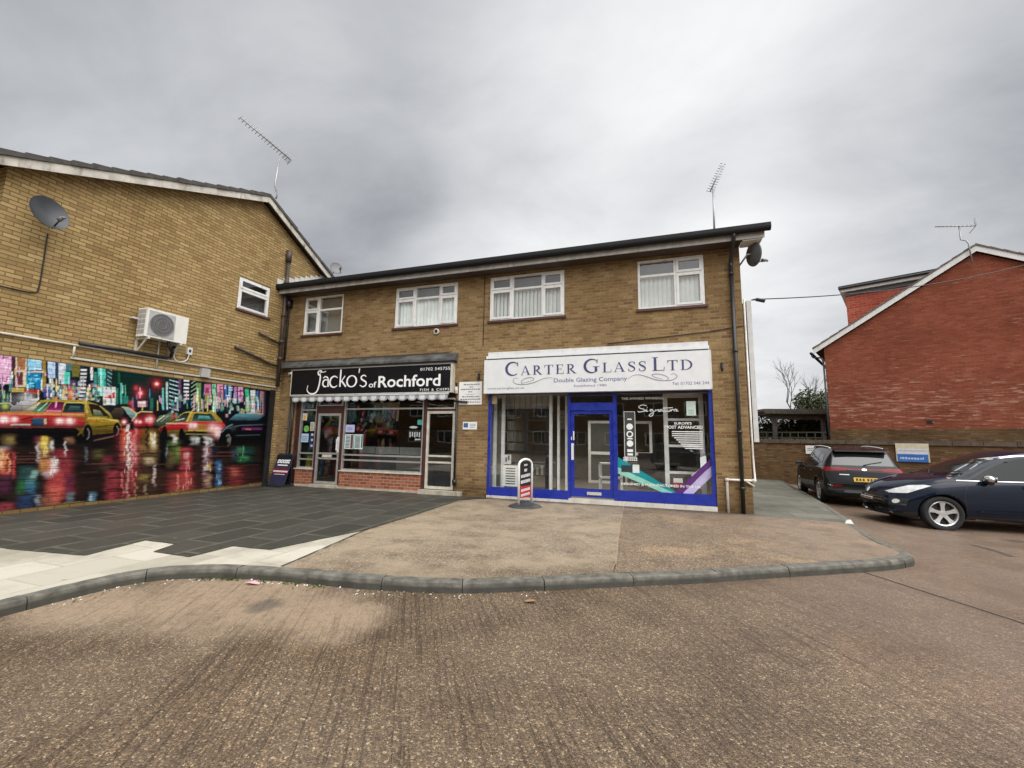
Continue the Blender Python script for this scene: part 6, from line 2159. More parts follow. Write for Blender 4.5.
# pavement sign on its rubber base
t = thing('pavement_sign', 'white hooped pavement sign with black and red panel before the blue shop', 'sign', (8.42, -1.0, 0), R(62))
mb = MB()
hoop = [(-.21, 0, .05), (-.21, 0, .92)] + [(-.21 * math.cos(a), 0, .92 + .13 * math.sin(a)) for a in np.linspace(0, math.pi, 13)][1:-1] + [(.21, 0, .92), (.21, 0, .05)]
mb.tube(hoop, .027, 10)
mb.build('hoop', M_WHITE, t, True)
mb = MB(); mb.box(-.175, .175, -.008, .008, .46, 1.0); mb.build('black_panel', plain('panel_black', (.015, .015, .016), .4), t)
mb = MB(); mb.box(-.175, .175, -.008, .008, .20, .458); mb.build('red_panel', plain('panel_red', (.42, .03, .04), .4), t)
mb = MB()
for side in (-.0105, .0105):
    f_ = 1 if side < 0 else -1
    plc = lambda u, v, s=side, f=f_: (u * f, s, v)
    for (z0, z1, hw) in ((.905, .945, .05), (.78, .84, .045), (.655, .72, .15), (.53, .60, .155), (.35, .405, .14), (.245, .30, .145)):
        x = -hw
        while x < hw - .005:
            ww = random.uniform(.022, .04)
            a0 = plc(x, z0 + .02 * x / .15); a1 = plc(min(hw, x + ww), z1 + .02 * x / .15)
            mb.box(a0[0], a1[0], side - .0008, side + .0008, a0[2], a1[2])
            x += ww + .009
mb.build('lettering', plain('sign_pale', (.62, .60, .60), .5), t)
mb = MB()
mb.lathe([(0, .11), (.10, .11), (.16, .085), (.34, .03), (.38, .0), (0, 0)], (0, 0, 0), 'z', 36)
mb.build('base', plain('rubber_base', (.035, .037, .042), .55, var=.3), t)

# ------------------------------------------------------------------ cars
def paint(name, col, flake=.0):
    m, nt, b = new_mat(name)
    k = NB(nt)
    pos = k.n('ShaderNodeTexCoord').outputs['Object']
    dirt = k.noise(pos, 3., 5, .6)
    z = k.n('ShaderNodeSeparateXYZ')
    k.put(z.inputs[0], pos)
    low_ = k.mapr(k.math('ADD', z.outputs[2], k.math('MULTIPLY', dirt, .25)), .55, .25, 0, .3)
    col_ = k.mix(low_, c4(col), (.045, .04, .035, 1))
    nt.links.new(col_, b.inputs['Base Color'])
    b.inputs['Roughness'].default_value = .6
    b.inputs['Specular IOR Level'].default_value = .0
    b.inputs['Coat Weight'].default_value = .65
    b.inputs['Coat Roughness'].default_value = .025
    return m


M_TYRE = plain('tyre_rubber', (.016, .016, .017), .85, var=.3, bump=.3)
M_RIM = plain('alloy_silver', (.62, .62, .62), .28, metal=.75, var=.08)
M_RIMD = plain('wheel_inner_dark', (.02, .02, .021), .7)  # near-black lining of the wheel arches and the disc behind the spokes
M_CGL = plain('car_glass_dark', (.014, .018, .018), .04, var=.02, spec=.2)
M_CHROME = plain('chrome', (.75, .75, .75), .1, metal=1., var=.02)
M_TRIM = plain('car_black_trim', (.017, .017, .018), .55, var=.2)
M_RED = plain('red_lens', (.20, .006, .012), .3, var=.15, spec=.2, coat=.3)
M_LAMPC = plain('clear_lamp', (.62, .64, .64), .1, var=.15, scale=14., coat=.8)
M_YPL = plain('yellow_plate', (.75, .46, .03), .4)


def profile(pts, x):
    pts = sorted(pts)
    X = np.array([p[0] for p in pts]); Z = np.array([p[1] for p in pts])
    # monotone cubic
    h = np.diff(X); d = np.diff(Z) / h
    mm = np.zeros(len(X)); mm[0], mm[-1] = d[0], d[-1]
    for i in range(1, len(X) - 1):
        mm[i] = 0 if d[i - 1] * d[i] <= 0 else 3 * (h[i - 1] + h[i]) / ((2 * h[i] + h[i - 1]) / d[i - 1] + (h[i] + 2 * h[i - 1]) / d[i])
    x = np.clip(x, X[0], X[-1])
    i = np.clip(np.searchsorted(X, x) - 1, 0, len(h) - 1)
    t = (x - X[i]) / h[i]
    return (1 + 2 * t) * (1 - t) ** 2 * Z[i] + t * (1 - t) ** 2 * h[i] * mm[i] + t * t * (3 - 2 * t) * Z[i + 1] + t * t * (t - 1) * h[i] * mm[i + 1]


class Car:
    def __init__(s, name, label, loc, rz, S, pmat, parent_group=None):
        s.t = thing(name, label, 'car', loc, rz)
        s.S, s.pm = S, pmat
        x0, x1 = S['zt'][0][0], S['zt'][-1][0]
        e = .5 - .5 * np.cos(np.linspace(0, math.pi, 150))
        xs_ = x0 + (x1 - x0) * (.72 * e + .28 * np.linspace(0, 1, 150))
        g = {kk: profile(S[kk], xs_) for kk in ('zt', 'zb', 'zl', 'wl', 'wm', 'wb', 'wr', 'zr')}
        rings = []
        for i, x in enumerate(xs_):
            zt, zb, zl = g['zt'][i], g['zb'][i], g['zl'][i]
            zb = min(zb, zt - .02)
            zr = min(max(g['zr'][i], zb + .01), zt - .004)
            wl, wm, wb, wr = g['wl'][i], g['wm'][i], g['wb'][i], g['wr'][i]
            zm = zl + (zb - zl) * .55
            half = [(0, zl), (wl * .5, zl), (wl * .9, zl + .005), (wl, zl + .045), (wm * .985, zl + (zb - zl) * .3), (wm, zm), (wm * .996, zl + (zb - zl) * .78), (wb + (wm - wb) * .55, zb - .045), (wb, zb), ((wb * .52 + wr * .48) + .012 * (zr > zb + .2), zb * .5 + zr * .5), (wr, zr), (wr * .9, zr + (zt - zr) * .42), (wr * .55, zr + (zt - zr) * .82), (0, zt)]
            C = catmull(half, 4)
            y = np.array([c[0] for c in C]); z = np.array([c[1] for c in C])
            y[0] = y[-1] = 0
            rings.append((x, np.maximum(y, 0), z))
        n = len(rings[0][1])
        v, f, mi = [], [], []
        ring_n = 2 * n - 2
        kf, kr = S.get('kf', .3), S.get('kr', .2)
        for (x, y, z) in rings:
            def px(yy):
                a = smooth(1.2, x1, x) * kf if x > 0 else -smooth(1.2, -x0, -x) * kr
                return x - a * (abs(yy) / .9) ** 2.2
            for j in range(n): v.append((px(y[j]), y[j], z[j]))
            for j in range(n - 2, 0, -1): v.append((px(y[j]), -y[j], z[j]))
        for i in range(len(rings) - 1):
            for j in range(ring_n):
                f.append((i * ring_n + j, i * ring_n + (j + 1) % ring_n, (i + 1) * ring_n + (j + 1) % ring_n, (i + 1) * ring_n + j))
        f.append(tuple(range(ring_n))[::-1])
        f.append(tuple(range((len(rings) - 1) * ring_n, len(rings) * ring_n)))
        f = [q[::-1] for q in f]
        s.bvh = BVHTree.FromPolygons([Vector(p) for p in v], f)
        mb = MB(); mb.add(v, f)
        # lower cladding in black
        bl = S['clad']
        for i, q in enumerate(mb.f):
            zc = sum(mb.v[a][2] for a in q) / len(q); xc = sum(mb.v[a][0] for a in q) / len(q)
            if zc < (bl[2] if xc < bl[3] else bl[1] if xc > bl[4] else bl[0]): mb.m[i] = 1
        body = mb.build('body', [pmat, M_TRIM], s.t, True)
        # wheel arches cut as real recesses
        cut = MB()
        for ax in S['axles']:
            for sd in (-1, 1):
                cut.lathe([(0, .60 * sd), (S['ra'], .60 * sd), (S['ra'], 1.2 * sd), (0, 1.2 * sd)], (ax, 0, S['rw']), 'y', 40)
        me = bpy.data.meshes.new('cutter')
        bmx = bmesh.new()
        tmp = bpy.data.meshes.new('tmp'); tmp.from_pydata(cut.v, [], cut.f)
        bmx.from_mesh(tmp)
        bmesh.ops.remove_doubles(bmx, verts=bmx.verts, dist=1e-4)
        bmesh.ops.dissolve_degenerate(bmx, dist=1e-5, edges=bmx.edges)
        bmesh.ops.recalc_face_normals(bmx, faces=bmx.faces)
        bmx.to_mesh(me); bmx.free(); bpy.data.meshes.remove(tmp)
        me.materials.append(pmat); me.materials.append(M_RIMD)
        me.polygons.foreach_set('material_index', [1] * len(me.polygons))
        co = bpy.data.objects.new('cutter', me); COL.objects.link(co)
        md = body.modifiers.new('arches', 'BOOLEAN'); md.operation = 'DIFFERENCE'; md.object = co; md.solver = 'EXACT'
        if hasattr(md, 'material_mode'): md.material_mode = 'TRANSFER'
        # body is parented: put cutter under the same parent so both share a frame
        co.parent = s.t
        dg = bpy.context.evaluated_depsgraph_get(); dg.update()
        nm = bpy.data.meshes.new_from_object(body.evaluated_get(dg))
        body.modifiers.clear()
        body.data = nm
        # after a transfer the cutter's dark material may sit in its own slot
        bpy.data.objects.remove(co)
        s.body = body

    def hit(s, o, d):
        r = s.bvh.ray_cast(Vector(o), Vector(d))
        return r[0], r[1]

    def panel(s, name, pts, axis, mat, off=.004, step=.05, parent=None, mirror=False, thick=.0, smooth_=True):
        """part laid on the body: pts in (x, z) seen from a side ('l' / 'r'), or (y, z) from 'b'ack / 'f'ront, or (x, y) from 't'op"""
        bm = bmesh.new()
        if mirror: pts = [(-p[0], p[1]) for p in pts]
        fc = bm.faces.new([bm.verts.new((p[0], p[1], 0)) for p in pts])
        xs_, ys_ = [p[0] for p in pts], [p[1] for p in pts]
        for a in np.arange(min(xs_), max(xs_), step)[1:]: bmesh.ops.bisect_plane(bm, geom=bm.verts[:] + bm.edges[:] + bm.faces[:], plane_co=(a, 0, 0), plane_no=(1, 0, 0))
        for a in np.arange(min(ys_), max(ys_), step)[1:]: bmesh.ops.bisect_plane(bm, geom=bm.verts[:] + bm.edges[:] + bm.faces[:], plane_co=(0, a, 0), plane_no=(0, 1, 0))
        bmesh.ops.triangulate(bm, faces=bm.faces)
        miss = 0
        for v in bm.verts:
            a, b2 = v.co.x, v.co.y
            o, d = {'l': ((a, 3, b2), (0, -1, 0)), 'r': ((a, -3, b2), (0, 1, 0)), 'b': ((-5, a, b2), (1, 0, 0)), 'f': ((5, a, b2), (-1, 0, 0)), 't': ((a, b2, 4), (0, 0, -1))}[axis]
            p, nrm_ = s.hit(o, d)
            if p is None:
                q = s.bvh.find_nearest(Vector(o) + Vector(d) * (3 if axis in 'lr' else 5))
                p, nrm_ = q[0], q[1]
                miss += 1
            if nrm_.dot(Vector(d)) > 0: nrm_ = -nrm_
            v.co = p + nrm_ * off
        want = -Vector({'l': (0, -1, 0), 'r': (0, 1, 0), 'b': (1, 0, 0), 'f': (-1, 0, 0), 't': (0, 0, -1)}[axis])
        bm.normal_update()
        if sum(f.normal.dot(want) for f in bm.faces) < 0: bmesh.ops.reverse_faces(bm, faces=bm.faces)
        me = bpy.data.meshes.new(name)
        bm.to_mesh(me); bm.free()
        me.materials.append(mat)
        me.polygons.foreach_set('use_smooth', [smooth_] * len(me.polygons))
        o = bpy.data.objects.new(name, me)
        COL.objects.link(o)
        o.parent = parent or s.t
        return o

    def line(s, name, pts, axis, mat, wd=.008, off=.003, parent=None):
        """narrow strip following a path on the body"""
        C = catmull(pts, 5)
        A, B = inset(C, wd / 2), inset(C, -wd / 2)
        return s.panel(name, [tuple(p) for p in A] + [tuple(p) for p in B[::-1]], axis, mat, off, .12, parent)

    def wheel(s, x, y, rw, rr, spokes, wide, twin=False):
        sd = 1 if y > 0 else -1
        w_ = thing_part('wheel', s.t, (x, y, rw))
        mb = MB()
        hw = .11
        prof = [(rr - .005, -hw * .8), (rw - .03, -hw), (rw - .006, -hw * .8), (rw, -hw * .4), (rw, hw * .4), (rw - .006, hw * .8), (rw - .03, hw), (rr - .005, hw * .8), (rr - .005, -hw * .8)]
        mb.lathe(prof, (0, 0, 0), 'y', 48)
        mb.build('tyre', M_TYRE, w_, True)
        mb = MB()
        f = lambda h: h * sd
        mb.lathe([(rr, f(.085)), (rr - .012, f(.098)), (rr - .03, f(.085)), (rr - .036, f(.03))], (0, 0, 0), 'y', 48)
        mb.lathe([(0, f(.075)), (.045, f(.075)), (.06, f(.06)), (.06, f(.0))], (0, 0, 0), 'y', 24)
        for i in range(spokes):
            a = 2 * math.pi * i / spokes + math.pi / 2
            offs = ((-.16, .5), (.16, .5)) if twin else ((0, 1),)
            for (da, sc) in offs:
                c_, s__ = math.cos(a), math.sin(a)
                c2, s2_ = math.cos(a + da), math.sin(a + da)
                r0, r1 = .035, rr - .022
                w0, w1 = wide * (.72 if not twin else .5), wide * (1.0 if not twin else .55)
                pr = []
                for (r, wd, h) in ((r0, w0, .072), (rr * .55, w0 * .82, .078), (r1, w1, .088)):
                    cc, ss = (c_, s__) if r == r0 else (c2, s2_)
                    px_, pz_ = -ss, cc
                    pr.append([(cc * r - px_ * wd / 2, f(h), ss * r - pz_ * wd / 2), (cc * r + px_ * wd / 2, f(h), ss * r + pz_ * wd / 2), (cc * r + px_ * wd / 2, f(h - .035), ss * r + pz_ * wd / 2), (cc * r - px_ * wd / 2, f(h - .035), ss * r - pz_ * wd / 2)])
                vv = [q for p in pr for q in p]
                ff = []
                for q in range(2):
                    for j in range(4): ff.append((q * 4 + j, q * 4 + (j + 1) % 4, (q + 1) * 4 + (j + 1) % 4, (q + 1) * 4 + j))
                ff += [(0, 3, 2, 1), (8, 9, 10, 11)]
                if sd < 0: ff = [q[::-1] for q in ff]
                mb.add(vv, ff)
        mb.build('rim', M_RIM, w_)
        mb = MB()
        mb.lathe([(0, f(.02)), (rr - .02, f(.02)), (rr - .02, f(.015)), (0, f(.015))], (0, 0, 0), 'y', 36)
        mb.build('brake_disc', M_RIMD, w_)


def thing_part(name, parent, loc):
    o = bpy.data.objects.new(name, None)
    o.empty_display_size = .1
    COL.objects.link(o)
    o.parent = parent
    o.location = loc
    return o


def mirror_part(car, x, y, z, mat, sd):
    o = thing_part('wing_mirror', car.t, (x, y, z))
    mb = MB()
    n, m_ = 14, 9
    v, f = [], []
    for i in range(m_):
        t = i / (m_ - 1) * math.pi
        for j in range(n):
            a = 2 * math.pi * j / n
            v.append((.075 * math.cos(t) + .02, sd * (.12 + .115 * math.sin(t) * math.cos(a) * 1.0), .03 + .075 * math.sin(t) * math.sin(a)))
    for i in range(m_ - 1):
        for j in range(n): f.append((i * n + j, i * n + (j + 1) % n, (i + 1) * n + (j + 1) % n, (i + 1) * n + j))
    mb.add(v, f)
    mb.build('housing', mat, o, True)
    mb = MB()
    mb.prism([(-.03, -.03), (.05, -.03), (.04, .01), (-.02, .01)], 'y', -.06 * sd, .20 * sd)
    mb.tube([(0, .0, -.02), (0, .14 * sd, -.045)], .05, 10)
    mb.build('stalk', M_TRIM, o)
    mb = MB()
    mb.prism([(sd * .03, -.03), (sd * .20, -.03), (sd * .21, .07), (sd * .05, .08)], 'x', -.058, -.052)
    mb.build('mirror_glass', M_CHROME, o)


# --- black car, seen from behind
A = .36
SPA = dict(
    zt=[(-2.25, .60), (-2.235, .70), (-2.20, .84), (-2.16, 1.0), (-2.11, 1.10), (-1.98, 1.34), (-1.88, 1.49), (-1.80, 1.555), (-1.4, 1.605), (-.5, 1.645), (.1, 1.62), (.45, 1.50), (1.05, 1.10), (1.25, 1.05), (1.9, .93), (2.1, .82), (2.2, .68), (2.25, .55)],
    zb=[(-2.25, .56), (-2.2, .78), (-2.14, .96), (-2.05, 1.04), (-1.8, 1.07), (-1., 1.04), (0, 1.0), (1., .98), (1.5, .94), (2., .82), (2.2, .64), (2.25, .52)],
    zl=[(-2.25, .38), (-2.1, .27), (-1.5, .23), (1.6, .22), (2.1, .26), (2.25, .34)],
    wl=[(-2.25, .70), (-2.1, .80), (-1.6, .84), (1.4, .84), (2.0, .76), (2.25, .55)],
    wm=[(-2.25, .84), (-2.15, .90), (-1.9, .918), (-1.3, .93), (0, .918), (1.3, .93), (1.9, .86), (2.15, .74), (2.25, .6)],
    wb=[(-2.25, .80), (-2.12, .85), (-1.9, .865), (-1.4, .875), (0, .875), (1.3, .87), (1.9, .80), (2.1, .70), (2.25, .5)],
    wr=[(-2.25, .74), (-2.16, .78), (-2.1, .74), (-1.95, .66), (-1.7, .615), (0, .61), (.45, .63), (1.05, .74), (1.3, .74), (2, .62), (2.25, .42)],
    zr=[(-2.25, .58), (-2.2, .82), (-2.16, .98), (-2.1, 1.09), (-1.98, 1.32), (-1.88, 1.455), (-1.78, 1.50), (-.5, 1.565), (.1, 1.545), (.45, 1.44), (1.05, 1.07), (1.3, 1.01), (1.9, .89), (2.1, .78), (2.25, .53)],
    clad=(.36, .38, .52, -1.85, 1.85), axles=(1.335, -1.335), ra=.395, rw=A, kf=.34, kr=.10)
M_BLKP = paint('black_car_paint', (.012, .013, .015))
K = Car('parked_car', 'black estate car parked against the garden wall with its red tail lamps towards us', (16.86, 5.79, -.205), R(84.1), SPA, M_BLKP)
for s_, sg in (('l', 1), ('r', -1)):
    K.panel('side_window', [(.78, 1.03), (.36, 1.36), (.24, 1.45), (-.10, 1.49), (-.10, 1.04)], s_, M_CGL)
    K.panel('side_window', [(-.18, 1.04), (-.18, 1.49), (-.70, 1.485), (-.98, 1.45), (-1.06, 1.07)], s_, M_CGL)
    K.panel('quarter_window', [(-1.14, 1.09), (-1.05, 1.44), (-1.42, 1.38), (-1.62, 1.25), (-1.58, 1.14)], s_, M_CGL)
    K.line('window_trim', [(.86, 1.0), (-.1, 1.015), (-1.1, 1.045), (-1.66, 1.14)], s_, M_CHROME, .014)
    d1 = K.line('door_seam', [(.98, .36), (1.0, .7), (.90, .98)], s_, M_TRIM, .010)
    K.line('door_seam', [(-.14, .34), (-.14, .98)], s_, M_TRIM, .010)
    K.line('door_seam', [(-.92, .40), (-1.02, .75), (-1.12, 1.03)], s_, M_TRIM, .010)
    for x in (.05, -.92): K.panel('door_handle', [(x, .88), (x + .2, .88), (x + .2, .915), (x, .915)], s_, M_CHROME, off=.03)
    K.panel('tail_lamp', [(-2.14, .96), (-1.83, 1.0), (-1.80, 1.06), (-2.10, 1.07)], s_, M_RED)
    tube = MB()
    tube.tube(catmull([(-1.62, sg * .605, 1.56), (-1.5, sg * .60, 1.605), (-.6, sg * .60, 1.645), (.05, sg * .60, 1.63), (.22, sg * .61, 1.565)], 6), .018, 8)
    tube.build('roof_rail', M_CHROME, K.t, True)
    mirror_part(K, .62, sg * .86, 1.02, M_BLKP, sg)
    for x in SPA['axles']: K.wheel(x, sg * .80, .352, .245, 5, .07, twin=True)
M_CGR = plain('rear_glass', (.03, .035, .035), .05, var=.02, spec=1.)
K.panel('rear_window', [(-.69, 1.125), (.69, 1.125), (.60, 1.43), (.4, 1.455), (-.4, 1.455), (-.60, 1.43)], 'b', M_CGR)
K.panel('tail_lamp', [(.40, .985), (.86, .955), (.88, 1.06), (.40, 1.055)], 'b', M_RED, off=.006)
K.panel('tail_lamp', [(-.40, .985), (-.86, .955), (-.88, 1.06), (-.40, 1.055)], 'b', M_RED, off=.006)
K.panel('lamp_strip', [(-.398, 1.005), (.398, 1.005), (.398, 1.042), (-.398, 1.042)], 'b', M_RED, off=.005)
K.panel('badge', [(.055 * math.cos(a), 1.02 + .026 * math.sin(a)) for a in np.linspace(0, 2 * math.pi, 17)[:-1]], 'b', M_CHROME, off=.012)
K.panel('model_lettering', [(.34, .865), (.56, .865), (.56, .89), (.34, .89)], 'b', M_CHROME, off=.006)
pl = K.panel('number_plate', [(-.26, .70), (.26, .70), (.26, .81), (-.26, .81)], 'b', M_YPL, off=.01)
mb_pts = [(-.21, .06), (-.14, .06), (-.07, .06), (.03, .06), (.10, .06), (.17, .06)]
for i, (y, ww) in enumerate(mb_pts):
    K.panel('plate_character', [(y, .722), (y + .045, .722), (y + .045, .788), (y, .788)], 'b', M_INK, off=.013, parent=pl)
K.panel('bumper_reflector', [(.50, .545), (.74, .545), (.72, .60), (.52, .60)], 'b', M_RED, off=.006)
K.panel('bumper_reflector', [(-.50, .545), (-.74, .545), (-.72, .60), (-.52, .60)], 'b', M_RED, off=.006)
K.panel('bumper_trim', [(-.5, .40), (.5, .40), (.46, .47), (-.46, .47)], 'b', M_TRIM, off=.006)
K.line('tailgate_seam', [(-.78, .66), (-.6, .635), (0, .63), (.6, .635), (.78, .66)], 'b', M_TRIM, .012)
K.line('lamp_trim', [(.74, .565), (.84, .60)], 'b', M_CHROME, .02)
mb = MB()
mb.prism([(-2.06, 1.50), (-1.72, 1.565), (-1.72, 1.595), (-2.05, 1.535)], 'y', -.60, .60)
mb.build('spoiler', M_BLKP, K.t)
mb = MB(); mb.tube([(-2.12, .0, 1.14), (-2.08, -.15, 1.18), (-2.04, -.42, 1.235)], .012, 6); mb.build('rear_wiper', M_TRIM, K.t)
mb = MB(); mb.prism([(-1.62, 1.60), (-1.45, 1.61), (-1.60, 1.68)], 'y', -.015, .015); mb.build('aerial_fin', M_BLKP, K.t)
K.panel('windscreen', [(-.70, 1.12), (.70, 1.12), (.60, 1.46), (.4, 1.52), (-.4, 1.52), (-.60, 1.46)], 'f', M_CGL)
K.panel('headlight', [(.45, .78), (.82, .80), (.80, .88), (.42, .84)], 'f', M_LAMPC)
K.panel('headlight', [(-.45, .78), (-.82, .80), (-.80, .88), (-.42, .84)], 'f', M_LAMPC)

# --- navy car, nose towards the black car
PEU = dict(
    zt=[(-2.13, .62), (-2.12, .80), (-2.05, 1.02), (-1.95, 1.20), (-1.72, 1.50), (-1.4, 1.585), (-.7, 1.64), (-.3, 1.63), (.05, 1.565), (.45, 1.40), (1.02, 1.105), (1.2, 1.07), (1.65, .985), (2.0, .86), (2.13, .76), (2.2, .62), (2.235, .48)],
    zb=[(-2.13, .56), (-2.1, .78), (-2.0, 1.0), (-1.5, 1.06), (-.5, 1.02), (.5, .985), (1., .965), (1.5, .90), (2., .74), (2.2, .54), (2.235, .44)],
    zl=[(-2.13, .36), (-1.9, .25), (1.7, .22), (2.05, .21), (2.235, .26)],
    wl=[(-2.13, .66), (-1.9, .80), (1.5, .84), (2.0, .78), (2.235, .62)],
    wm=[(-2.13, .80), (-1.9, .89), (-1.3, .925), (0, .91), (1.3, .93), (1.8, .88), (2.1, .78), (2.235, .68)],
    wb=[(-2.13, .76), (-1.9, .84), (-1., .87), (.5, .875), (1.3, .865), (1.8, .80), (2.1, .70), (2.235, .6)],
    wr=[(-2.13, .7), (-1.9, .68), (-1.6, .60), (0, .60), (.45, .64), (1.02, .74), (1.3, .73), (2., .60), (2.235, .5)],
    zr=[(-2.13, .6), (-2.05, 1.0), (-1.95, 1.18), (-1.72, 1.44), (-1.2, 1.53), (-.3, 1.555), (.05, 1.49), (.45, 1.33), (1.02, 1.06), (1.3, 1.01), (1.65, .93), (2., .80), (2.13, .70), (2.235, .46)],
    clad=(.33, .30, .45, -1.85, 1.9), axles=(1.306, -1.306), ra=.385, rw=.345, kf=.42, kr=.25)
M_NAVYP = paint('navy_car_paint', (.007, .012, .025))
Q = Car('parked_car', 'dark navy people carrier with silver wheels, its nose beside the black car', (18.05, 1.62, -.212), R(181.), PEU, M_NAVYP)
for s_, sg in (('l', 1), ('r', -1)):
    Q.panel('side_window', [(1.02, 1.03), (.86, 1.035), (.34, 1.34), (.44, 1.31), (.70, 1.17)], s_, M_CGL)
    Q.panel('side_window', [(.80, 1.03), (.34, 1.29), (.10, 1.405), (-.16, 1.475), (-.30, 1.49), (-.28, 1.045)], s_, M_CGL)
    Q.panel('side_window', [(-.36, 1.05), (-.38, 1.49), (-.9, 1.485), (-1.2, 1.44), (-1.16, 1.08)], s_, M_CGL)
    Q.panel('quarter_window', [(-1.26, 1.10), (-1.28, 1.42), (-1.5, 1.36), (-1.7, 1.2)], s_, M_CGL)
    Q.line('roof_trim', [(1.10, 1.045), (.86, 1.14), (.40, 1.40), (.10, 1.49), (-.3, 1.535), (-1.0, 1.53), (-1.5, 1.46)], s_, M_CHROME, .028, off=.006)
    Q.line('window_trim', [(1.0, 1.015), (0, 1.025), (-1.2, 1.06), (-1.72, 1.16)], s_, M_CHROME, .010)
    Q.line('door_seam', [(.93, .36), (.95, .70), (.86, .98)], s_, M_TRIM, .010)
    Q.line('door_seam', [(-.32, .34), (-.33, 1.02)], s_, M_TRIM, .010)
    Q.line('wing_seam', [(1.02, .99), (1.24, .97), (1.5, .91)], s_, M_TRIM, .008)
    Q.line('sill_trim', [(.78, .255), (0, .25), (-.8, .255)], s_, M_CHROME, .03, off=.012)
    Q.panel('side_moulding', [(.80, .40), (.70, .45), (-.8, .46), (-.86, .40)], s_, M_NAVYP, off=.014)
    for x in (-.18, -1.08): Q.panel('door_handle', [(x, .90), (x + .2, .90), (x + .2, .935), (x, .935)], s_, M_NAVYP, off=.03)
    Q.panel('headlight', [(1.98, .69), (1.80, .71), (1.62, .80), (1.44, .885), (1.52, .895), (1.72, .865), (1.92, .79), (2.06, .715)], s_, M_LAMPC, off=.008)
    Q.panel('tail_lamp', [(-2.0, .86), (-1.9, 1.1), (-1.75, 1.12), (-1.9, .86)], s_, M_RED)
    mirror_part(Q, .56, sg * .87, 1.04, M_CHROME, sg)
    for x in PEU['axles']: Q.wheel(x, sg * .80, .345, .25, 5, .105)
Q.panel('headlight', [(.50, .69), (.66, .70), (.80, .80), (.70, .80), (.56, .745)], 'f', M_LAMPC, off=.008)
Q.panel('headlight', [(-.50, .69), (-.66, .70), (-.80, .80), (-.70, .80), (-.56, .745)], 'f', M_LAMPC, off=.008)
Q.panel('windscreen', [(-.70, 1.13), (.70, 1.13), (.59, 1.42), (.4, 1.54), (-.4, 1.54), (-.59, 1.42)], 'f', M_CGL)
gr = Q.panel('grille', [(-.46, .36), (.46, .36), (.52, .56), (.40, .66), (-.40, .66), (-.52, .56)], 'f', M_TRIM, off=.006)
for z in (.58, .53, .43): Q.line('grille_bar', [(-.47, z), (0, z + .01), (.47, z)], 'f', M_CHROME, .012, off=.014, parent=gr)
npl = Q.panel('number_plate', [(-.26, .455), (.26, .455), (.26, .56), (-.26, .56)], 'f', M_WHITE, off=.03)
for y in (-.21, -.14, -.07, .03, .10, .17): Q.panel('plate_character', [(y, .475), (y + .045, .475), (y + .045, .54), (y, .54)], 'f', M_INK, off=.034, parent=npl)
for sg in (1, -1):
    Q.panel('fog_lamp', [(sg * .66 + .045 * math.cos(a), .53 + .045 * math.sin(a)) for a in np.linspace(0, 2 * math.pi, 15)[:-1]], 'f', M_LAMPC, off=.012)
    Q.panel('fog_surround', [(sg * .56, .44), (sg * .76, .46), (sg * .78, .60), (sg * .58, .60)], 'f', M_TRIM, off=.005)
Q.line('bumper_trim', [(-.62, .30), (-.3, .27), (.3, .27), (.62, .30)], 'f', M_CHROME, .025, off=.010)
Q.panel('badge', [(.05 * math.cos(a), .705 + .05 * math.sin(a)) for a in np.linspace(0, 2 * math.pi, 15)[:-1]], 'f', M_CHROME, off=.01)
mb = MB()
for sg in (1, -1): mb.tube([(1.06, .1 * sg + .15, 1.10), (.92, .32 * sg + .15, 1.165), (.82, .55 * sg + .1, 1.20)], .010, 6)
mb.build('wiper', M_TRIM, Q.t)
Q.panel('rear_window', [(-.64, 1.12), (.64, 1.12), (.54, 1.44), (-.54, 1.44)], 'b', M_CGL)

# ------------------------------------------------------------------ garden wall, red house and what stands behind
WB = Vector((15.55, 10.91, 0))
WA = math.atan2(-.41945, .90778)        # wall runs nearer to us towards the right
BWT = thing('garden_wall', 'brown brick garden wall behind the two parked cars', 'wall', WB, WA)
mb = MB()
mb.box(-.0, 14., .0, .23, -.5, 1.50)
mb.box(-3.4, .44, -.05, .26, -.5, 1.47)
mb.build('wall', M_BRICKW, BWT)
mb = MB()
for i in range(24):
    x0_ = -3.4 + i * .73
    mb.box(x0_ + .006, x0_ + .724, -.055 if i > 4 else -.09, .29, 1.502, 1.60)
    mb.box(x0_ + .006, x0_ + .724, -.025, .255, 1.60, 1.66)
mb.build('coping', plain('brick_coping', (.115, .085, .062), .9, var=.35, bump=.4, dirt=(.05, .05, .04)), BWT)

HB = Vector((15.55 + .6292, 10.91 + 1.3617, 0))     # foot of the house gable line, set back from the wall
H = thing('red_brick_house', 'red brick house with white bargeboards and a flat roofed dormer', 'house', HB, WA)
mb = MB()
LX, RX, RDG = 2.58, 12.2, 7.38
EZ, RZh = 5.66, 8.66
sl_ = (RZh - EZ) / (RDG - LX)
RZe = RZh - sl_ * 1.05 * (RX - RDG)
mb.add([(LX, 0, 2.11), (RX, 0, 2.11), (RX, 0, RZe), (RDG, 0, RZh), (LX, 0, EZ)], [tuple(range(5))])
mb.quad((LX, 9, -.4), (LX, 0, -.4), (LX, 0, EZ), (LX, 9, EZ))
mb.quad((RX, 0, -.4), (RX, 9, -.4), (RX, 9, RZe), (RX, 0, RZe))
mb.add([(RX, 9, -.4), (LX, 9, -.4), (LX, 9, EZ), (RDG, 9, RZh), (RX, 9, RZe)], [tuple(range(5))])
mb.build('wall', M_BRICKH, H)
mb = MB()
mb.box(LX - .03, RX, -.045, -.001, -.4, 2.115)
mb.build('plinth', M_BRICKW, H)
mb = MB()
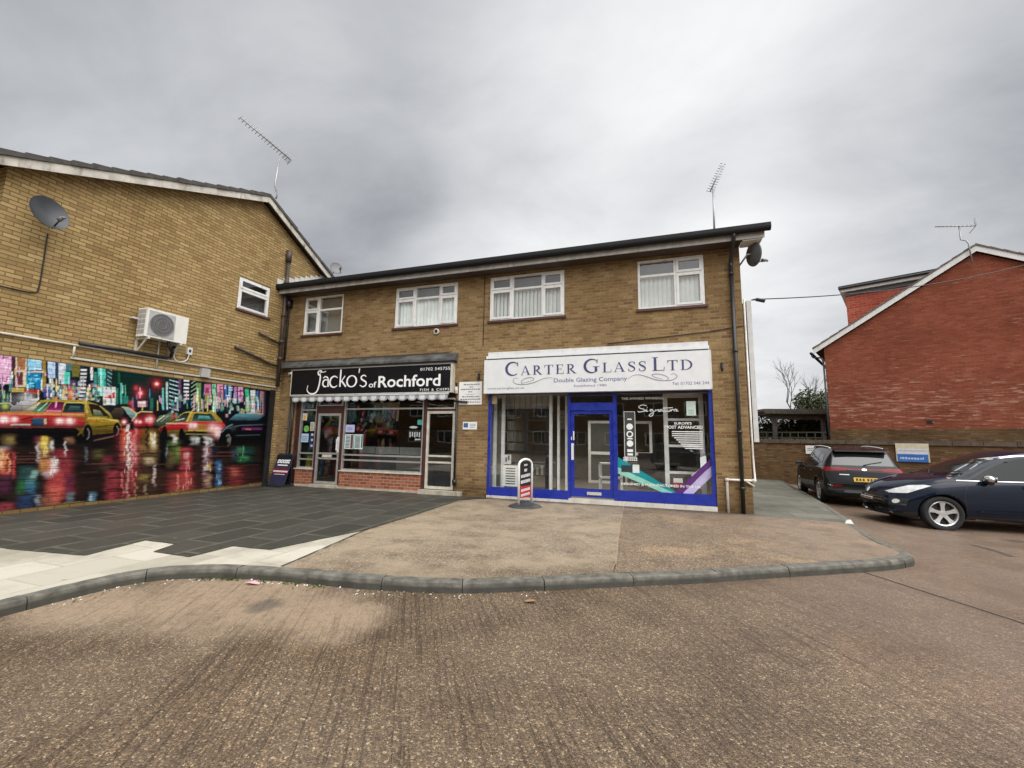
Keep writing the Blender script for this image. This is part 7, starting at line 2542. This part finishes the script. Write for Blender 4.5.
for a, b2 in (((LX - .38, EZ - .38 * sl_), (RDG, RZh)), ((RDG, RZh), (RX + .4, RZe - .4 * sl_))):
    mb.prism([(a[0], a[1] + .02), (b2[0], b2[1] + .02), (b2[0], b2[1] + .24), (a[0], a[1] + .24)], 'y', -.14, -.10)
o = mb.build('bargeboard', M_UPVC, H)
mb = MB()
n = 16
for a, b2 in (((LX - .40, EZ - .40 * sl_), (RDG, RZh)), ((RDG, RZh), (RX + .42, RZe - .42 * sl_))):
    for i in range(n):
        t0, t1 = i / n, (i + 1) / n
        P0 = (a[0] + (b2[0] - a[0]) * t0, a[1] + (b2[1] - a[1]) * t0 + .245)
        P1 = (a[0] + (b2[0] - a[0]) * t1, a[1] + (b2[1] - a[1]) * t1 + .245)
        mb.prism([P0, P1, (P1[0], P1[1] + .05), (P0[0], P0[1] + .075)], 'y', -.17, 9.1)
mb.build('roof', plain('red_house_tiles', (.155, .12, .10), .85, var=.3, bump=.5), H)
mb = MB()
for i in range(2):
    pass
mb.tube([(LX - .46, -.14, EZ - .18), (LX - .46, 9., EZ - .18)], .06, 10)
mb.tube(catmull([(LX - .46, -.02, EZ - .2), (LX - .40, -.03, EZ - .36), (LX - .12, -.05, EZ - .42), (LX - .05, -.05, EZ - .6)], 5), .035, 8)
mb.tube([(LX - .05, -.05, EZ - .58), (LX - .05, -.05, .0)], .035, 8)
mb.build('gutter', M_BLACK, H, True)
d = thing_part('dormer', H, (3.42, 1.0, 0))
mb = MB()
mb.box(0, 4.4, 0, 5.5, 5.9, 8.32)
mb.build('dormer_wall', M_BRICKD, d)
mb = MB(); mb.box(-.02, 4.4, -.05, -.002, 8.12, 8.28); mb.build('dormer_soffit', plain('lead_grey', (.12, .12, .13), .6), d)
mb = MB(); mb.box(-.16, 4.6, -.18, 5.6, 8.29, 8.47); mb.build('dormer_fascia', M_UPVC, d)
mb = MB()
mb.box(-.22, 4.6, -.26, 5.7, 8.475, 8.56)
mb.tube([(-.22, -.24, 8.46), (4.4, -.24, 8.46)], .06, 8)
mb.build('dormer_roof', M_BLACK, d)
mb = MB(); mb.box(5.56, 5.72, -.02, .01, 2.32, 2.45); mb.build('air_brick', M_BLACK, H)

M4 = Matrix.Translation(HB) @ Matrix.Rotation(WA, 4, 'Z')
wp = lambda x, y, z: tuple(M4 @ Vector((x, y, z)))
aerial('aerial', 'flat horizontal aerial on a bent white mast at the peak of the red house', wp(7.24, -.20, 8.2), [wp(7.24, -.20, 8.2), wp(7.20, -.22, 9.0), wp(7.16, -.22, 9.12), wp(7.02, -.22, 9.2), wp(7.02, -.22, 9.74)], wp(7.42, -.22, 9.62), wp(6.40, -.24, 9.93), 11, .14, updir=(.42, .91, 0.1))
t = thing('overhead_cable', 'thin black cable sagging from the shop corner across to the red house side', 'cable', (13.5, .3, 4.80))
P0, P1 = Vector((13.5, .3, 4.80)), Vector((22.2, 6.2, 7.04))
mb = MB()
mb.tube([tuple(P0.lerp(P1, q / 24) - P0 - Vector((0, 0, .22 * 4 * (q / 24) * (1 - q / 24)))) for q in range(25)], .013, 6)
mb.build('cable', M_BLACK, t, True)
COL.objects.unlink(t) if False else None

# notices on the garden wall
t = thing('wall_notice', 'blue white and cream notice board on the garden wall between the cars', 'notice', WB + Matrix.Rotation(WA, 3, 'Z') @ Vector((4.62, -.03, .90)), WA)
mb = MB(); mb.box(0, .88, -.03, .0, 0, .66); mb.build('board', plain('notice_cream', (.62, .58, .42), .5), t)
mb = MB(); mb.box(.03, .84, -.034, -.031, .0, .27); mb.build('blue_band', plain('notice_blue', (.04, .16, .50), .45), t)
mb = MB(); mb.box(.03, .84, -.034, -.031, .275, .46); mb.build('white_band', plain('notice_white', (.66, .68, .74), .45), t)
mb = MB()
x = .10
while x < .74:
    ww = random.uniform(.03, .07)
    mb.box(x, x + ww, -.037, -.0345, .09, .155 + random.uniform(-.01, .015)); x += ww + .02
mb.build('pale_print', plain('notice_print', (.50, .60, .80), .5), t)
mb = MB()
x = .08
while x < .80:
    ww = random.uniform(.02, .05)
    mb.box(x, x + ww, -.037, -.0345, .38, .42 + random.uniform(-.01, .012)); x += ww + .015
mb.build('grey_print', plain('notice_print_grey', (.42, .40, .44), .5), t)
t = thing('wall_notice', 'small plain white notice on the garden wall above the black car bonnet', 'notice', WB + Matrix.Rotation(WA, 3, 'Z') @ Vector((1.86, -.03, 1.08)), WA)
mb = MB(); mb.box(0, .34, -.02, .0, 0, .34); mb.build('board', M_WHITE, t)
mb = MB(); mb.box(.06, .28, -.023, -.0205, .20, .22); mb.box(.06, .24, -.023, -.0205, .14, .16); mb.build('print', M_INK, t)

# trellis rail on the wall, left of the house
TR = thing('trellis_fence', 'dark low trellis with ivy on top of the garden wall left of the red house', 'fence', WB + Matrix.Rotation(WA, 3, 'Z') @ Vector((-1.5, .75, 0)), WA)
mb = MB()
for z in (1.50, 1.72, 1.95): mb.box(-2.4, 4.0, 0, .05, z, z + .05)
for i in range(22): mb.box(-2.4 + i * .3, -2.36 + i * .3, -.02, .0, 1.4, 2.0)
mb.box(-2.4, 4.0, .02, .04, .0, 1.5)
mb.build('rails', plain('dark_timber', (.05, .045, .038), .85, var=.3), TR)

# timber canopy beyond the wall
CN = thing('carport', 'grey flat roofed timber carport standing beyond the garden wall', 'carport', (17.7, 18.0, -.2), R(12))
M_TIMB = plain('grey_timber', (.115, .105, .09), .85, var=.35, bump=.3)
mb = MB()
mb.box(-.1, 6.5, 0, 4, 3.55, 3.70); mb.box(-.1, 6.5, -.03, 0, 3.42, 3.70)
mb.build('roof', M_TIMB, CN)
mb = MB()
for x in np.arange(.2, 6.3, .6): mb.box(x, x + .06, .05, 3.9, 3.40, 3.548)
mb.box(.1, 6.4, .25, .37, 3.10, 3.30)
mb.build('beam', M_TIMB, CN)
for x in (.5, 3.2, 6.0):
    for y in (.25, 3.6):
        mb = MB(); mb.box(x, x + .18, y, y + .18, -.2, 3.4)
        if x == .5: mb.tube([(x + .09, y + .09, 2.5), (x + .8, y + .09, 3.3)], .05, 6)
        mb.build('post', M_TIMB, CN)


def leaf_mat(name, a, b_, c):
    m, nt, b = new_mat(name)
    k = NB(nt)
    pos = k.n('ShaderNodeNewGeometry').outputs['Position']
    col = k.ramp(k.noise(pos, 2.2, 4, .7), [(.3, a), (.55, b_), (.75, c)])
    nt.links.new(col, b.inputs['Base Color'])
    b.inputs['Roughness'].default_value = .65
    b.inputs['Specular IOR Level'].default_value = .3
    return m


M_LEAF = leaf_mat('evergreen_leaf', (.050, .062, .032), (.090, .105, .055), (.14, .15, .08))
M_LEAF2 = leaf_mat('hedge_leaf', (.050, .060, .026), (.095, .108, .045), (.16, .165, .075))
M_BARK = plain('bark', (.075, .062, .050), .9, var=.35, bump=.4)


def leafy(name, label, cat, loc, blobs, n, size, mat, trunk_h, seed, trunk_r=.12):
    r = np.random.default_rng(seed)
    t = thing(name, label, cat, loc)
    mb = MB()
    tot = sum(b[3] * b[4] * b[5] for b in blobs)
    for (cx, cy, cz, rx, ry, rz) in blobs:
        m_ = int(n * rx * ry * rz / tot)
        nc = max(6, m_ // 22)
        u = r.normal(size=(nc, 3)); u /= np.linalg.norm(u, axis=1)[:, None]
        cen = u * (r.random((nc, 1)) ** .4) * np.array([rx, ry, rz]) * (1 + .16 * r.normal(size=(nc, 1))) + np.array([cx, cy, cz])
        for c in cen:
            for _ in range(22):
                p = c + r.normal(size=3) * .14 * (rx + ry + rz) / 3
                a = r.normal(size=3); a /= np.linalg.norm(a)
                b2 = np.cross(a, r.normal(size=3)); b2 /= np.linalg.norm(b2)
                s_ = size * r.uniform(.6, 1.3)
                mb.quad(p - a * s_, p + b2 * s_ * .45, p + a * s_, p - b2 * s_ * .45)
    mb.build('crown', mat, t)
    mb = MB()
    mb.tube([(0, 0, -.4), (.05, 0, trunk_h * .5), (0, .05, trunk_h)], [trunk_r * 1.3, trunk_r, trunk_r * .6], 8)
    for i in range(6):
        a = r.uniform(0, 6.28)
        bl = blobs[i % len(blobs)]
        mb.tube([(0, 0, trunk_h * .6), (bl[0] * .5 + .3 * math.cos(a), bl[1] * .5 + .3 * math.sin(a), bl[2] - .2), (bl[0] + bl[3] * .5 * math.cos(a), bl[1] + bl[4] * .5 * math.sin(a), bl[2] + bl[5] * .4)], [trunk_r * .6, trunk_r * .4, .02], 6)
    mb.build('trunk', M_BARK, t, True)
    return t


leafy('evergreen_tree', 'dense dark evergreen tree rising over the carport roof', 'tree', (22.6, 24.8, -.3), [(0, 0, 3.8, 1.7, 1.5, 1.4), (-.6, .1, 4.7, 1., .9, .85), (.9, 0, 4.9, .9, .9, .9), (.3, 0, 2.2, 1.8, 1.5, 1.2), (2., .4, 3.2, 1.4, 1.2, 1.4)], 15000, .11, M_LEAF, 3.4, 3)
leafy('hedge_bush', 'lighter green bush under the left end of the carport', 'bush', (18.5, 21.5, -.3), [(0, 0, 2.2, 1.4, 1.1, 1.25), (1.4, .2, 2.2, 1.3, 1.1, 1.2), (-1.1, 0, 2.0, 1.1, 1., 1.1), (2.8, .4, 2.3, 1.3, 1.1, 1.2), (4.2, .6, 2.4, 1.3, 1.1, 1.3)], 26000, .095, M_LEAF2, 1.8, 4, .06)
leafy('ivy_bush', 'low ivy clump against the trellis beside the tall signboard', 'bush', (16.3, 12.6, -.2), [(0, 0, 1.62, .9, .25, .26), (1.2, -.4, 1.66, .9, .25, .28)], 1500, .06, M_LEAF, 1.4, 5, .03)


def bare_tree(label, loc, h, seed, spread=.55, lev=5, name='bare_tree', r0=.11):
    r = random.Random(seed)
    t = thing(name, label, 'tree', loc, group=None)
    tr, br = MB(), MB()
    def grow(p, d, L, rad, lv):
        q = p + d * L
        mid = p + d * L * .5 + Vector((r.uniform(-1, 1), r.uniform(-1, 1), 0)) * L * .05
        (tr if lv == lev else br).tube([p, mid, q], [rad, rad * .8, rad * .62], 5 if lv < lev else 8, cap=False)
        if lv <= 0: return
        for i in range(3 if lv > 1 else 2):
            nd = (d + Vector((r.uniform(-1, 1), r.uniform(-1, 1), r.uniform(-.15, .6))) * spread).normalized()
            grow(p + d * L * r.uniform(.55, 1.), nd, L * r.uniform(.58, .8), max(.006, rad * .58), lv - 1)
    grow(Vector((0, 0, 0)), Vector((0, 0, 1)), h * .33, r0, lev)
    tr.build('trunk', M_BARK, t, True)
    br.build('branches', M_BARK, t, True)
    return t


bare_tree('leafless tree standing behind the carport and the evergreen', (22.6, 29., -.3), 11.2, 12, spread=.66)

# ------------------------------------------------------------------ small things on the ground
mb = MB()
r = random.Random(4)
cols = [plain('litter_white', (.62, .60, .56), .7), plain('litter_leaf', (.20, .12, .05), .8), plain('litter_pink', (.65, .34, .36), .6), plain('weed_green', (.05, .075, .02), .8)]
for i in range(190):
    kx = r.uniform(0, 1)
    j = int(12 + kx * 62)
    p = KC[j]
    t_ = KC[j + 1] - KC[j - 1]; t_ = t_ / np.hypot(*t_)
    dd = .03 + abs(r.gauss(0, .07))
    x, y = p[0] + t_[1] * dd + r.uniform(-.05, .05), p[1] - t_[0] * dd + r.uniform(-.05, .05)
    s_ = r.uniform(.004, .016)
    z = road_z(x, y) + .004
    mi = r.choices([0, 1, 3], [.42, .38, .2])[0]
    a = r.uniform(0, 3.14)
    c_, s2_ = math.cos(a) * s_, math.sin(a) * s_
    mb.add([(x - c_, y - s2_, z), (x + s2_ * .6, y - c_ * .6, z + .002), (x + c_, y + s2_, z + r.uniform(.003, .014)), (x - s2_ * .6, y + c_ * .6, z + .008)], [(0, 1, 2, 3)], mi)
for i in range(26):
    j = r.randint(34, 52)
    p = KC[j]
    for q in range(7):
        x, y = p[0] + r.uniform(-.04, .05), p[1] - .05 + r.uniform(-.05, .03)
        z = road_z(x, y)
        mb.add([(x, y, z), (x + .012, y, z), (x + r.uniform(-.03, .03), y + r.uniform(-.02, .02), z + r.uniform(.02, .05))], [(0, 1, 2)], 3)
tag(mb.build('gutter_litter', cols), None, None, None, 'stuff')
t = thing('pink_wrapper', 'crumpled pink wrapper lying below the kerb by the pale slabs', 'litter', (6.98, -6.66, road_z(7, -6.66)))
mb = MB(); mb.add([(-.09, -.02, .01), (.0, -.03, .025), (.09, 0, .012), (.08, .03, .02), (0, .03, .035), (-.08, .025, .015)], [(0, 1, 4, 5), (1, 2, 3, 4)])
mb.build('sheet', cols[2], t)
t = thing('fallen_leaf', 'single dry brown leaf on the road in front of the kerb', 'leaf', (9.96, -6.1, road_z(9.9, -6.1)))
mb = MB(); mb.add([(-.06, 0, .01), (-.02, -.035, .02), (.05, -.02, .03), (.07, .0, .015), (.03, .03, .028), (-.03, .03, .018), (0, 0, .012)], [(0, 1, 6), (1, 2, 6), (2, 3, 6), (3, 4, 6), (4, 5, 6), (5, 0, 6)])
mb.build('blade', plain('dry_leaf', (.30, .17, .09), .8), t)
t = thing('broken_kerb_piece', 'white broken lump on the passage kerb near the cars', 'rubble', (14.72, -.42, .0))
mb = MB(); mb.add([(-.07, -.04, 0), (.07, -.05, 0), (.08, .04, 0), (-.05, .05, 0), (-.03, -.02, .06), (.04, -.03, .05), (.04, .02, .065), (-.03, .03, .05)], [(3, 2, 1, 0), (4, 5, 6, 7), (0, 1, 5, 4), (1, 2, 6, 5), (2, 3, 7, 6), (3, 0, 4, 7)])
mb.build('lump', plain('white_lump', (.68, .68, .66), .8), t)

# ------------------------------------------------------------------ across the road, where the shop glass looks
OB = thing('terrace_building', 'brown brick terrace across the road that the shop glass mirrors', 'building', (0, -31, -.2))
OW = []
for i in range(13):
    for z in (1.2, 4.0): OW.append((-16 + i * 3.6, -14.2 + i * 3.6, z, z + 1.3))
mb = MB()
wall_holes(mb, -19, 31, -.2, 6.0, OW, lambda u, v, d: (-u, -d, v), .15)
mb.build('wall', M_BRICKW, OB)
mb = MB()
mb.prism([(.4, 6.0), (-4, 8.4), (-8.4, 6.0)], 'x', -31.3, 19.3)
mb.build('roof', M_TILE, OB)
for (a, b2, c, d_) in OW:
    mb = MB()
    frame_rect(mb, -b2, -a, c, d_, .09, -.12, -.02)
    mb.box(-(a + b2) / 2 - .04, -(a + b2) / 2 + .04, -.118, -.022, c + .09, d_ - .09)
    f_ = mb.build('window', M_UPVC, OB)
    mb = MB(); mb.quad((-b2, -.07, c), (-b2, -.07, d_), (-a, -.07, d_), (-a, -.07, c)); mb.build('pane', M_CGL, f_)
def copy_tree(o, parent=None):
    c = o.copy()
    COL.objects.link(c)
    if parent: c.parent = parent
    for ch in [q for q in bpy.data.objects if q.parent == o]: copy_tree(ch, c)
    return c


QC = copy_tree(Q.t)
QC.location = (13.2, -15.2, -.11)
QC.rotation_euler = (0, 0, R(28))
QC['label'] = 'dark people carrier parked across the road, mirrored in the right shop glass'
bare_tree('leafless street tree across the road opposite the chip shop', (-1.5, -24., -.2), 9.5, 21, lev=4, r0=.16)
bare_tree('leafless street tree across the road opposite the glass shop', (7.0, -26., -.2), 10.5, 31, lev=4, r0=.16)

bpy.data.objects.remove(_txo)
